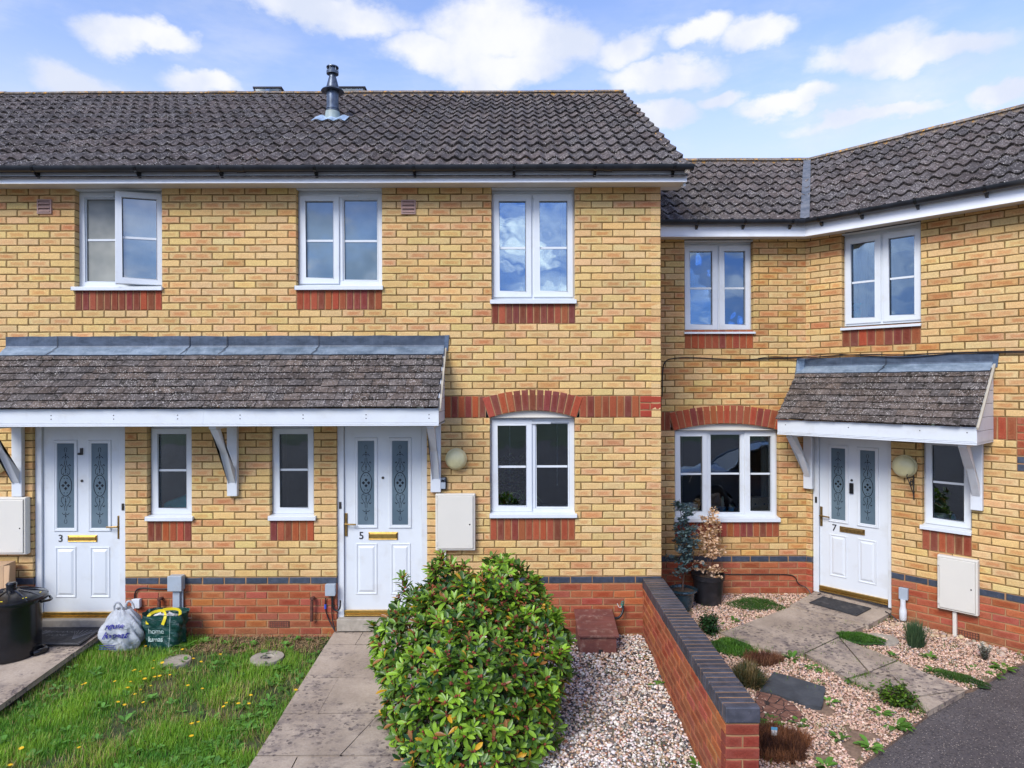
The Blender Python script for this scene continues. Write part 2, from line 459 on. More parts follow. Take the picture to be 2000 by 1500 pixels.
SIDE = Fr((1.548, 0, 0), (0, 1, 0), (1, 0, 0))
WORLD = Fr((0, 0, 0), (1, 0, 0), (0, 1, 0))       # d = world y

WO = {}      # world origins of built objects
class MB:
    def __init__(s):
        s.V = []; s.F = []; s.MI = []; s.C = []; s.UV = []
        s.smooth = False
    def f(s, idx, mi=0, col=(1, 1, 1, 1), uv=None):
        s.F.append(tuple(idx)); s.MI.append(mi)
        s.C.append(col if len(col) == 4 else tuple(col) + (1,))
        s.UV.append(uv)
    def quad(s, pts, mi=0, col=(1, 1, 1, 1), uv=None):
        b = len(s.V); s.V += [tuple(p) for p in pts]
        s.f(range(b, b + len(pts)), mi, col, uv)
    def box(s, F, u0, u1, d0, d1, z0, z1, mi=0, col=(1, 1, 1, 1)):
        b = len(s.V)
        for z in (z0, z1):
            for (u, d) in ((u0, d0), (u1, d0), (u1, d1), (u0, d1)):
                s.V.append(F.P(u, d, z))
        for q in ((0, 1, 2, 3), (7, 6, 5, 4), (0, 4, 5, 1), (1, 5, 6, 2), (2, 6, 7, 3), (3, 7, 4, 0)):
            s.f([b + i for i in q], mi, col)
    def hexa(s, pts, mi=0, col=(1, 1, 1, 1)):
        b = len(s.V); s.V += [tuple(p) for p in pts]
        for q in ((0, 1, 2, 3), (7, 6, 5, 4), (0, 4, 5, 1), (1, 5, 6, 2), (2, 6, 7, 3), (3, 7, 4, 0)):
            s.f([b + i for i in q], mi, col)
    def ring(s, F, u0, u1, z0, z1, w, d0, d1, mi=0, col=(1, 1, 1, 1), wz=None):
        wz = w if wz is None else wz
        b = len(s.V)
        for d in (d0, d1):
            for (a, c) in ((0, 0), (w, wz)):
                for (u, z) in ((u0 + a, z0 + c), (u1 - a, z0 + c), (u1 - a, z1 - c), (u0 + a, z1 - c)):
                    s.V.append(F.P(u, d, z))
        for i in range(4):
            j = (i + 1) % 4
            s.f((b + 8 + i, b + 8 + j, b + 12 + j, b + 12 + i), mi, col)     # front
            s.f((b + i, b + j, b + 4 + j, b + 4 + i), mi, col)
            s.f((b + i, b + j, b + 8 + j, b + 8 + i), mi, col)
            s.f((b + 4 + i, b + 4 + j, b + 12 + j, b + 12 + i), mi, col)
    def steps(s, F, u0, u1, z0, z1, prof, mi=0, cap=True):
        """concentric rectangles; prof = [(inset, d), ...]"""
        b = len(s.V)
        for (a, d) in prof:
            for (u, z) in ((u0 + a, z0 + a), (u1 - a, z0 + a), (u1 - a, z1 - a), (u0 + a, z1 - a)):
                s.V.append(F.P(u, d, z))
        for k in range(len(prof) - 1):
            for i in range(4):
                j = (i + 1) % 4
                s.f((b + 4 * k + i, b + 4 * k + j, b + 4 * k + 4 + j, b + 4 * k + 4 + i), mi)
        if cap:
            k = 4 * (len(prof) - 1)
            s.f((b + k, b + k + 1, b + k + 2, b + k + 3), mi)
    def lathe(s, c, prof, n=24, mi=0, col=(1, 1, 1, 1), axis='z', F=None):
        b = len(s.V)
        for (r, h) in prof:
            for i in range(n):
                a = 2 * math.pi * i / n
                if axis == 'z':
                    s.V.append((c[0] + r * math.cos(a), c[1] + r * math.sin(a), c[2] + h))
                else:      # out of a wall frame, c = (u, z)
                    s.V.append(F.P(c[0] + r * math.cos(a), h, c[1] + r * math.sin(a)))
        for k in range(len(prof) - 1):
            for i in range(n):
                j = (i + 1) % n
                s.f((b + k * n + i, b + k * n + j, b + (k + 1) * n + j, b + (k + 1) * n + i), mi, col)
        if prof[0][0] > 1e-4: s.f([b + i for i in range(n)][::-1], mi, col)
        if prof[-1][0] > 1e-4: s.f([b + (len(prof) - 1) * n + i for i in range(n)], mi, col)
    def tube(s, pts, r, n=8, mi=0, col=(1, 1, 1, 1), r1=None, smooth_sub=0):
        pts = [Vector(p) for p in pts]
        for _ in range(smooth_sub):
            q = [pts[0]]
            for a, c in zip(pts[:-1], pts[1:]):
                q += [a * 0.75 + c * 0.25, a * 0.25 + c * 0.75]
            q.append(pts[-1]); pts = q
        b = len(s.V); N = len(pts)
        up = Vector((0.13, 0.21, 1)).normalized()
        for i, p in enumerate(pts):
            t = (pts[min(i + 1, N - 1)] - pts[max(i - 1, 0)])
            t = t.normalized() if t.length > 1e-9 else Vector((0, 0, 1))
            a = t.cross(up)
            if a.length < 1e-3: a = t.cross(Vector((1, 0, 0)))
            a.normalize(); c = t.cross(a).normalized()
            rr = r if r1 is None else r + (r1 - r) * i / (N - 1)
            for k in range(n):
                an = 2 * math.pi * k / n
                s.V.append(tuple(p + a * (rr * math.cos(an)) + c * (rr * math.sin(an))))
        for i in range(N - 1):
            for k in range(n):
                j = (k + 1) % n
                s.f((b + i * n + k, b + i * n + j, b + (i + 1) * n + j, b + (i + 1) * n + k), mi, col)
        s.f([b + k for k in range(n)][::-1], mi, col)
        s.f([b + (N - 1) * n + k for k in range(n)], mi, col)
    def ribbon(s, F, pts, w, d, mi=0):
        for (p, q) in zip(pts[:-1], pts[1:]):
            dx, dz = q[0] - p[0], q[1] - p[1]
            L = math.hypot(dx, dz) or 1
            nx, nz = -dz / L * w / 2, dx / L * w / 2
            ex, ez = dx / L * w * 0.25, dz / L * w * 0.25
            s.quad([F.P(p[0] - nx - ex, d, p[1] - nz - ez), F.P(q[0] - nx + ex, d, q[1] - nz + ez),
                    F.P(q[0] + nx + ex, d, q[1] + nz + ez), F.P(p[0] + nx - ex, d, p[1] + nz - ez)], mi)
    def brick(s, F, c4, d=0.0, depth=0.1, col=(1, 1, 1, 1), mi=0, jit=0.0022, bev=0.006, vertical=False):
        """a brick whose face is the quad c4 (bottom-left, bottom-right, top-right, top-left), corners chipped unevenly"""
        (a, b_, c, e) = [Vector(p) for p in c4]
        def lerp(p, q, t): return p + (q - p) * t
        ts = (0, 0.33, 0.67, 1)
        bot = [lerp(a, b_, t) for t in ts]; top = [lerp(e, c, t) for t in ts]
        outer = bot + top[::-1]
        cen = (a + b_ + c + e) / 4
        L = (b_ - a).length; H = (e - a).length
        ux = (b_ - a).normalized(); uy = (e - a).normalized()
        dj = d + R(-0.0015, 0.0015)
        n = len(s.V)
        rim = []
        for p in outer:
            rim.append(p + ux * R(-jit, jit) + uy * R(-jit, jit))
        for p in rim:
            s.V.append(F.P(p.x, dj - depth, p.y))
        for p in rim:
            s.V.append(F.P(p.x, dj - bev, p.y))
        fb = bev * 0.9
        for p in rim:
            q = p - cen
            x, y = q.dot(ux), q.dot(uy)
            x = x * max(0, 1 - 2 * fb / max(L, 1e-3)); y = y * max(0, 1 - 2 * fb / max(H, 1e-3))
            r = cen + ux * x + uy * y
            s.V.append(F.P(r.x, dj + R(-0.0006, 0.0006), r.y))
        uvs = [(0, 0), (.33, 0), (.67, 0), (1, 0), (1, 1), (.67, 1), (.33, 1), (0, 1)]
        if vertical: uvs = [(v, u) for u, v in uvs]
        for i in range(8):
            j = (i + 1) % 8
            s.f((n + i, n + j, n + 8 + j, n + 8 + i), mi, col, [uvs[i], uvs[j], uvs[j], uvs[i]])
            s.f((n + 8 + i, n + 8 + j, n + 16 + j, n + 16 + i), mi, col, [uvs[i], uvs[j], uvs[j], uvs[i]])
        for (i, j, k, l) in ((0, 1, 6, 7), (1, 2, 5, 6), (2, 3, 4, 5)):
            s.f((n + 16 + i, n + 16 + j, n + 16 + k, n + 16 + l), mi, col, [uvs[i], uvs[j], uvs[k], uvs[l]])
    def build(s, name, mats, parent=None, origin=None, bevel=0, smooth=None, label=None, cat=None, group=None, kind=None):
        if not isinstance(mats, (list, tuple)): mats = [mats]
        V = np.array(s.V, dtype=np.float64).reshape(-1, 3)
        if origin is None:
            if parent is not None and parent.name in WO: origin = WO[parent.name]
            elif len(V): origin = ((V[:, 0].min() + V[:, 0].max()) / 2, (V[:, 1].min() + V[:, 1].max()) / 2, V[:, 2].min())
            else: origin = (0, 0, 0)
        V = V - np.array(origin)
        me = bpy.data.meshes.new(name)
        me.from_pydata(V.tolist(), [], s.F)
        for m in mats: me.materials.append(M[m] if isinstance(m, str) else m)
        me.polygons.foreach_set('material_index', s.MI)
        ln = [len(f) for f in s.F]
        ca = me.color_attributes.new('Col', 'FLOAT_COLOR', 'CORNER')
        cols = np.repeat(np.array(s.C, dtype=np.float32), ln, axis=0)
        ca.data.foreach_set('color', cols.ravel())
        if any(u is not None for u in s.UV):
            uvl = me.uv_layers.new(name='UVMap')
            arr = []
            for f, u in zip(s.F, s.UV):
                arr += list(u) if u is not None else [(0.5, 0.5)] * len(f)
            uvl.data.foreach_set('uv', np.array(arr, dtype=np.float32).ravel())
        me.update()
        o = bpy.data.objects.new(name, me)
        COL.objects.link(o)
        WO[o.name] = tuple(origin)
        if parent is not None:
            o.parent = parent
            po = WO[parent.name]
            o.location = tuple(origin[i] - po[i] for i in range(3))
        else:
            o.location = origin
        if smooth is not None:
            me.polygons.foreach_set('use_smooth', [True] * len(me.polygons))
            if smooth < 3:
                me.set_sharp_from_angle(angle=smooth)
        if bevel:
            md = o.modifiers.new('bevel', 'BEVEL'); md.width = bevel; md.segments = 2
            md.limit_method = 'ANGLE'; md.angle_limit = math.radians(50)
        tag(o, label, cat, group, kind)
        return o

def tag(o, label=None, cat=None, group=None, kind=None):
    if label: o['label'] = label
    if cat: o['category'] = cat
    if group: o['group'] = group
    if kind: o['kind'] = kind
    return o
def empty(name, loc, label=None, cat=None, group=None, rz=0):
    o = bpy.data.objects.new(name, None)
    o.empty_display_size = 0.1
    COL.objects.link(o)
    o.location = loc; o.rotation_euler = (0, 0, rz)
    WO[o.name] = tuple(loc)
    return tag(o, label, cat, group)
def copy_tree(o, parent=None):
    c = o.copy(); COL.objects.link(c)
    if parent is not None:
        c.parent = parent
    for ch in list(o.children): copy_tree(ch, c)
    return c

def bulk(name, tv, tf, mats3, pos, cols, mat, parent=None, origin=None, smooth=False, tcol=None, **kw):
    """many copies of one small template in ONE mesh (leaves of a crown, pebbles, grass blades)"""
    tv = np.asarray(tv, float); k = len(pos); n = len(tv)
    V = np.einsum('kij,nj->kni', mats3, tv) + np.asarray(pos)[:, None, :]
    V = V.reshape(-1, 3)
    if origin is None:
        origin = WO[parent.name] if parent is not None else (float(V[:, 0].mean()), float(V[:, 1].mean()), float(V[:, 2].min()))
    V = V - np.array(origin)
    tf = [list(f) for f in tf]
    fl = np.array([len(f) for f in tf]); flat = np.concatenate([np.array(f) for f in tf])
    loops = (flat[None, :] + (np.arange(k) * n)[:, None]).ravel()
    tot = np.tile(fl, k); start = np.concatenate([[0], np.cumsum(tot)[:-1]])
    me = bpy.data.meshes.new(name)
    me.vertices.add(len(V)); me.vertices.foreach_set('co', V.astype(np.float32).ravel())
    me.loops.add(len(loops)); me.loops.foreach_set('vertex_index', loops.astype(np.int32))
    me.polygons.add(len(tot)); me.polygons.foreach_set('loop_start', start.astype(np.int32))
    me.polygons.foreach_set('loop_total', tot.astype(np.int32))
    me.update(calc_edges=True)
    ca = me.color_attributes.new('Col', 'FLOAT_COLOR', 'POINT')
    c = np.repeat(np.asarray(cols, float), n, axis=0)
    if tcol is not None: c = c * np.tile(np.asarray(tcol, float)[:, None], (k, 1))
    c = np.concatenate([c, np.ones((len(c), 1))], axis=1)
    ca.data.foreach_set('color', c.astype(np.float32).ravel())
    me.materials.append(M[mat])
    if smooth: me.polygons.foreach_set('use_smooth', [True] * len(me.polygons))
    o = bpy.data.objects.new(name, me); COL.objects.link(o)
    WO[o.name] = tuple(origin)
    if parent is not None:
        o.parent = parent
        po = WO[parent.name]; o.location = tuple(origin[i] - po[i] for i in range(3))
    else: o.location = origin
    tag(o, **kw)
    return o

def text_into(mb, F, txt, u, z, d, size, mi=0, angle=0, shear=0, spacing=1.0, bold=0.0, warp=None):
    cu = bpy.data.curves.new('lettering', 'FONT')
    cu.body = txt; cu.size = size; cu.shear = shear; cu.space_character = spacing; cu.offset = bold
    cu.resolution_u = 3
    ob = bpy.data.objects.new('lettering', cu); COL.objects.link(ob)
    bpy.context.view_layer.update()
    dg = bpy.context.evaluated_depsgraph_get()
    me = bpy.data.meshes.new_from_object(ob.evaluated_get(dg))
    ca, sa = math.cos(angle), math.sin(angle)
    b = len(mb.V)
    for v in me.vertices:
        x, y = v.co.x, v.co.y
        X, Y = u + x * ca - y * sa, z + x * sa + y * ca
        if warp: mb.V.append(warp(X, Y))
        else: mb.V.append(F.P(X, d, Y))
    for p in me.polygons: mb.f([b + i for i in p.vertices], mi)
    bpy.data.objects.remove(ob); bpy.data.curves.remove(cu); bpy.data.meshes.remove(me)
# ------------------------------------------------------------------ brickwork
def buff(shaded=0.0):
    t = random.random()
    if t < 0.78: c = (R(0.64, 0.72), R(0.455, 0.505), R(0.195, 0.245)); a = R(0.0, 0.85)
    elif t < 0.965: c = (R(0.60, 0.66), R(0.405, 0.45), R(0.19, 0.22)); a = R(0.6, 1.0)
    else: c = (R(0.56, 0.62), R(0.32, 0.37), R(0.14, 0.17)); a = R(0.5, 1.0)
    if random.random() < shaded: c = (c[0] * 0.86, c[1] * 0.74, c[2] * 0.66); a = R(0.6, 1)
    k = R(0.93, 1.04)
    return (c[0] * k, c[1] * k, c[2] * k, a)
def redc():
    t = random.random()
    if t < 0.55: c = (R(0.34, 0.42), R(0.10, 0.135), R(0.052, 0.07)); a = R(0.2, 0.9)
    elif t < 0.85: c = (R(0.30, 0.37), R(0.085, 0.11), R(0.04, 0.06)); a = R(0.7, 1.0)
    else: c = (R(0.40, 0.46), R(0.13, 0.17), R(0.045, 0.07)); a = R(0.3, 0.9)
    return c + (a,)
def soldc():
    t = random.random()
    if t < 0.6: c = (R(0.30, 0.39), R(0.072, 0.105), R(0.035, 0.052)); a = R(0.0, 0.8)
    else: c = (R(0.19, 0.26), R(0.058, 0.08), R(0.038, 0.055)); a = R(0.6, 1.0)
    return c + (a,)
def bluec():
    k = R(0.8, 1.2)
    return (0.030 * k, 0.040 * k, 0.058 * k, 1)
BM = ['brick', 'blue', 'mortar', 'mortar_red']

def wall(parent, name, F, span, own, zb, n, openings, kind, anchor=0.0, shaded=0.0, ulim=None, label=None, zstart=0):
    """stretcher bond; openings = (u0, u1, z0, z1) snapped to the courses"""
    mb = MB()
    def sn(z): return zb + round((z - zb) / 0.075) * 0.075
    ops = [(a, b, sn(c), sn(e)) for (a, b, c, e) in openings]
    for i in range(zstart, n):
        z = zb + i * 0.075; zm = z + 0.0375
        s0, s1 = span if ulim is None else ulim(zm)
        if s1 - s0 < 0.06: continue
        iv = [(s0, s1)]
        for (a, b, c, e) in ops:
            if c < zm < e:
                nv = []
                for (p, q) in iv:
                    if b <= p or a >= q: nv.append((p, q)); continue
                    if a > p: nv.append((p, a))
                    if b < q: nv.append((b, q))
                iv = nv
        k = kind(i)
        for (p, q) in iv:
            off = anchor + (i % 2) * 0.1125
            j = math.ceil((p + 0.05 - off) / 0.225)
            cuts = [p]
            while off + j * 0.225 < q - 0.05:
                cuts.append(off + j * 0.225); j += 1
            cuts.append(q)
            for t in range(len(cuts) - 1):
                a, b = cuts[t], cuts[t + 1]
                if not (own[0] <= (a + b) / 2 < own[1]): continue
                ga = 0.0 if t == 0 else 0.005 + R(-0.001, 0.001)
                gb = 0.0 if t == len(cuts) - 2 else 0.005 + R(-0.001, 0.001)
                y0, y1 = z + 0.005 + R(-0.0012, 0.0012), z + 0.070 + R(-0.0012, 0.0012)
                col, mi = (buff(shaded), 0) if k == 'b' else (redc(), 0) if k == 'r' else (bluec(), 1)
                mb.brick(F, [(a + ga, y0), (b - gb, y0), (b - gb, y1), (a + ga, y1)], 0, 0.1, col, mi)
    # mortar bed behind the faces
    us = sorted(set([max(span[0], own[0]), min(span[1], own[1])] + [x for o in ops for x in o[:2] if max(span[0], own[0]) < x < min(span[1], own[1])]))
    zs = sorted(set([zb + zstart * 0.075, zb + n * 0.075] + [x for o in ops for x in o[2:] if zb + zstart * 0.075 < x < zb + n * 0.075] +
                    [zb + i * 0.075 for i in range(zstart + 1, n) if kind(i) != kind(i - 1)]))
    if ulim is not None:
        zs = [zb + i * 0.075 for i in range(zstart, n + 1)]
    def solid(a, b, c, e):
        um, zm = (a + b) / 2, (c + e) / 2
        return not any(o[0] < um < o[1] and o[2] < zm < o[3] for o in ops)
    D = -0.006
    for zi in range(len(zs) - 1):
        c, e = zs[zi], zs[zi + 1]
        row = int((c + e) / 2 / 0.075 - zb / 0.075)
        mi = 3 if kind(max(0, min(n - 1, int(((c + e) / 2 - zb) / 0.075)))) != 'b' else 2
        for ui in range(len(us) - 1):
            a, b = us[ui], us[ui + 1]
            if ulim is not None:
                a, b = ulim((c + e) / 2)
                if b - a < 0.05: continue
            if not solid(a, b, c, e): continue
            mb.quad([F.P(a, D, c), F.P(b, D, c), F.P(b, D, e), F.P(a, D, e)], mi)
            if ulim is not None: break
    for (a, b, c, e) in ops:
        for uu, sg in ((a, 1), (b, -1)):
            if own[0] - .01 <= uu <= own[1] + .01:
                mb.quad([F.P(uu - sg * 0.006, D, c), F.P(uu - sg * 0.006, -0.14, c), F.P(uu - sg * 0.006, -0.14, e), F.P(uu - sg * 0.006, D, e)], 2)
        a2, b2 = max(a, own[0]), min(b, own[1])
        if b2 > a2:
            mb.quad([F.P(a2, D, e), F.P(b2, D, e), F.P(b2, -0.14, e), F.P(a2, -0.14, e)], 2)
            mb.quad([F.P(a2, D, c), F.P(b2, D, c), F.P(b2, -0.14, c), F.P(a2, -0.14, c)], 2)
    return mb.build(name, BM, parent, label=label)

def soldiers(mb, F, u0, u1, z0, z1, gap=0.010, nb=None):
    n = nb or max(1, round((u1 - u0) / 0.075)); w = (u1 - u0) / n
    for i in range(n):
        a = u0 + i * w + gap / 2; b = u0 + (i + 1) * w - gap / 2
        a += R(-.001, .001); b += R(-.001, .001)
        mb.brick(F, [(a, z0 + 0.004), (b, z0 + 0.004), (b, z1 - 0.004), (a, z1 - 0.004)], 0, 0.09, soldc(), 0, vertical=True)
    mb.quad([F.P(u0, -0.006, z0), F.P(u1, -0.006, z0), F.P(u1, -0.006, z1), F.P(u0, -0.006, z1)], 3)

def arch(mb, F, uc, half, zs, rise, n, h=0.215, d=0.004, zlow=None):
    """segmental arch of radial red bricks; inner curve springs at zs and rises by rise"""
    Rr = (half * half + rise * rise) / (2 * rise); zc = zs + rise - Rr
    a0 = math.asin(half / Rr)
    for i in range(n):
        t0 = -a0 + 2 * a0 * i / n; t1 = -a0 + 2 * a0 * (i + 1) / n
        g0 = 0.005 / Rr; 
        def pt(r, t): return (uc + r * math.sin(t), zc + r * math.cos(t))
        mb.brick(F, [pt(Rr, t0 + g0), pt(Rr, t1 - g0), pt(Rr + h, t1 - g0 * 0.8), pt(Rr + h, t0 + g0 * 0.8)], d, 0.1, soldc(), 0, vertical=True)
        mb.quad([F.P(*[pt(Rr - 0.002, t0)[0], d - 0.006, pt(Rr - 0.002, t0)[1]]), F.P(pt(Rr - 0.002, t1)[0], d - 0.006, pt(Rr - 0.002, t1)[1]),
                 F.P(pt(Rr + h + 0.006, t1)[0], d - 0.006, pt(Rr + h + 0.006, t1)[1]), F.P(pt(Rr + h + 0.006, t0)[0], d - 0.006, pt(Rr + h + 0.006, t0)[1])], 3)
    return Rr, zc, a0

# ------------------------------------------------------------------ windows
FD = -0.075
def rect_px(F, x0, x1, y0, y1, mode):
    """frame rectangle from measured photo points; mode says which jamb of the opening shows"""
    ym = (y0 + y1) / 2
    u0 = F.px(x0, ym, FD if mode == 'L' else 0)[0]
    u1 = F.px(x1, ym, 0 if mode == 'L' else FD)[0]
    xm = (x0 + x1) / 2
    return u0, u1, F.px(xm, y1, FD)[1], F.px(xm, y0, FD)[1]

def window(house, F, rect, mull, kinds, bar, pane='glass', sill=None, label=None, room=True, vents=(), curtains=(), ztop_open=None, sill_ext=0.02, roomdepth=1.5):
    u0, u1, z0, z1 = rect
    mb = MB()
    mb.ring(F, u0, u1, z0, z1, 0.056, -0.135, FD)
    for mu in mull: mb.box(F, mu - 0.024, mu + 0.024, -0.134, FD - 0.001, z0 + 0.05, z1 - 0.05)
    if ztop_open and ztop_open > z1 + 0.004:
        mb.box(F, u0 + 0.002, u1 - 0.002, -0.134, FD - 0.006, z1 + 0.001, ztop_open)
    if ztop_open and ztop_open > 3: mb.box(F, u0 + 0.002, u1 - 0.002, FD - 0.004, -0.001, ztop_open - 0.014, ztop_open)
    w = mb.build('window', 'upvc', house, bevel=0.004, label=label)
    edges = [u0] + list(mull) + [u1]
    for i, kd in enumerate(kinds):
        a, b = edges[i], edges[i + 1]
        fa = a + (0.056 if i == 0 else 0.024); fb = b - (0.056 if i == len(kinds) - 1 else 0.024)
        pn = pane[i] if isinstance(pane, (list, tuple)) else pane
        if kd == 'f':
            g0, g1, h0, h1, gd = fa, fb, z0 + 0.056, z1 - 0.056, -0.108
            s = MB(); s.ring(F, g0 - 0.004, g1 + 0.004, h0 - 0.004, h1 + 0.004, 0.016, -0.115, -0.090)
            s.build('bead', 'upvc', w, bevel=0.003)
            g0 += 0.010; g1 -= 0.010; h0 += 0.010; h1 -= 0.010
            FF = F
        else:
            sa = a + (0.016 if i == 0 else 0.010); sb = b - (0.016 if i == len(kinds) - 1 else 0.010)
            FF = F
            if kd == 'swing':
                ang = math.radians(17)      # hinged on its right-hand side, free edge pushed outwards
                piv = F.P(sb, -0.06, 0)
                uu = (F.u * math.cos(ang) - F.n * math.sin(ang)).normalized()
                nn = (F.n * math.cos(ang) + F.u * math.sin(ang)).normalized()
                FF = Fr(piv, uu, nn)
                FF.o = Vector(piv) - uu * sb + nn * 0.06
            s = MB(); s.ring(FF, sa, sb, z0 + 0.022, z1 - 0.022, 0.062, -0.105, -0.058)
            so = s.build('sash', 'upvc', w, bevel=0.006)
            g0, g1, h0, h1, gd = sa + 0.060, sb - 0.060, z0 + 0.082, z1 - 0.082, -0.088
        p = MB(); p.box(FF, g0, g1, gd - 0.006, gd, h0, h1)
        p.build('pane', pn, w)
        p = MB(); p.ring(FF, g0 - 0.002, g1 + 0.002, h0 - 0.002, h1 + 0.002, 0.008, gd - 0.004, gd + 0.003)
        p.build('gasket', 'black_plastic', w)
        if bar is not None:
            p = MB(); p.box(FF, g0 + 0.006, g1 - 0.006, gd + 0.001, gd + 0.007, bar - 0.011, bar + 0.011)
            p.build('glazing_bar', 'upvc', w)
    for (va, vb, vz) in vents:
        p = MB(); p.box(F, va, vb, FD + 0.001, FD + 0.018, vz - 0.013, vz + 0.013)
        p.build('trickle_vent', 'upvc', w, bevel=0.004)
    if sill:
        s0, s1, st, sb = sill
        p = MB()
        # sloping sill with a nose
        q = [(-0.10, st + 0.012), (0.035, st - 0.004), (0.035, sb), (0.018, sb), (0.010, sb + 0.012), (-0.10, sb + 0.006)]
        b = len(p.V)
        for uu in (s0, s1):
            for (dd, zz) in q: p.V.append(F.P(uu, dd, zz))
        n = len(q)
        p.f(range(b, b + n)); p.f(range(b + n, b + 2 * n))
        for i in range(n):
            j = (i + 1) % n; p.f((b + i, b + j, b + n + j, b + n + i))
        p.build('sill', 'upvc', w, bevel=0.003)
    if room:
        p = MB(); dd = -roomdepth; e = 0.02
        for q in ([(u0 - e, -0.136, z0 - e), (u1 + e, -0.136, z0 - e), (u1 + e + .3, dd, z0 - e - .3), (u0 - e - .3, dd, z0 - e - .3)],
                  [(u0 - e, -0.136, z1 + e), (u1 + e, -0.136, z1 + e), (u1 + e + .3, dd, z1 + e), (u0 - e - .3, dd, z1 + e)],
                  [(u0 - e, -0.136, z0 - e), (u0 - e, -0.136, z1 + e), (u0 - e - .3, dd, z1 + e), (u0 - e - .3, dd, z0 - e - .3)],
                  [(u1 + e, -0.136, z0 - e), (u1 + e, -0.136, z1 + e), (u1 + e + .3, dd, z1 + e), (u1 + e + .3, dd, z0 - e - .3)],
                  [(u0 - e - .3, dd, z0 - e - .3), (u1 + e + .3, dd, z0 - e - .3), (u1 + e + .3, dd, z1 + e), (u0 - e - .3, dd, z1 + e)]):
            p.quad([F.P(*v) for v in q])
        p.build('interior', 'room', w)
        p = MB(); p.box(F, u0 + 0.01, u1 - 0.01, -0.33, -0.136, z0 + 0.03, z0 + 0.05)
        p.build('inner_sill', 'upvc_old', w)
    for (ca, cb) in curtains:
        p = MB(); n = 14
        for i in range(n):
            x0, x1 = ca + (cb - ca) * i / n, ca + (cb - ca) * (i + 1) / n
            y0, y1 = -0.20 - 0.02 * math.sin(i * 1.9), -0.20 - 0.02 * math.sin((i + 1) * 1.9)
            p.quad([F.P(x0, y0, z0 + 0.06), F.P(x1, y1, z0 + 0.06), F.P(x1, y1, z1), F.P(x0, y0, z1)])
            p.quad([F.P(x0, y0 - .01, z0 + 0.06), F.P(x1, y1 - .01, z0 + 0.06), F.P(x1, y1 - .01, z1), F.P(x0, y0 - .01, z1)])
        p.build('curtain', 'curtain', w, smooth=3.1)
    return w

# ------------------------------------------------------------------ doors
def motif(mb, F, u0, u1, z0, z1, d, mi=1):
    uc, hw = (u0 + u1) / 2, (u1 - u0) / 2
    H = z1 - z0
    def T(x, t): return (uc + x * hw, z1 - t * H)
    w = 0.0052
    def pl(pts, ww=w, both=True):
        for sgn in ((1, -1) if both else (1,)):
            q = [T(p[0] * sgn, p[1]) for p in pts]
            mb.ribbon(F, q, ww, d, mi)
    c = 0.50
    el = [(0.72 * math.cos(a * math.pi / 16), c + 0.125 * math.sin(a * math.pi / 16)) for a in range(33)]
    pl(el, 0.007, False)
    def dia(x, t, r):
        p = [T(x - r, t), T(x, t - r * hw / H), T(x + r, t), T(x, t + r * hw / H)]
        mb.quad([F.P(a, d, b) for a, b in p], mi)
    for (x, t) in ((0, c - 0.034), (0, c + 0.034), (-0.32, c), (0.32, c)): dia(x, t, 0.21)
    for s in (1, -1):
        def Y(t): return c + s * t
        lyre = [(0.10, Y(.295)), (0.12, Y(.25)), (0.30, Y(.22)), (0.52, Y(.185)), (0.50, Y(.145)), (0.30, Y(.128)), (0.22, Y(.15))]
        pl(lyre, 0.0045)
        pl([(0.62, Y(.235)), (0.48, Y(.25)), (0.36, Y(.235))], 0.006)
        pl([(0, Y(.15)), (0, Y(.24))], 0.006, False)
        dia(0, Y(.19), 0.10)
        pl([(0.05, Y(.335)), (0.22, Y(.345)), (0.42, Y(.325))], 0.005)
        pl([(0.0, Y(.31)), (0, Y(.39))], 0.004, False)
        dia(0, Y(.36), 0.11)
        pl([(0.10, Y(.40)), (0.16, Y(.43)), (0.05, Y(.45))], 0.004)
        dia(0.17, Y(.085), 0.07); dia(-0.17, Y(.085), 0.07)

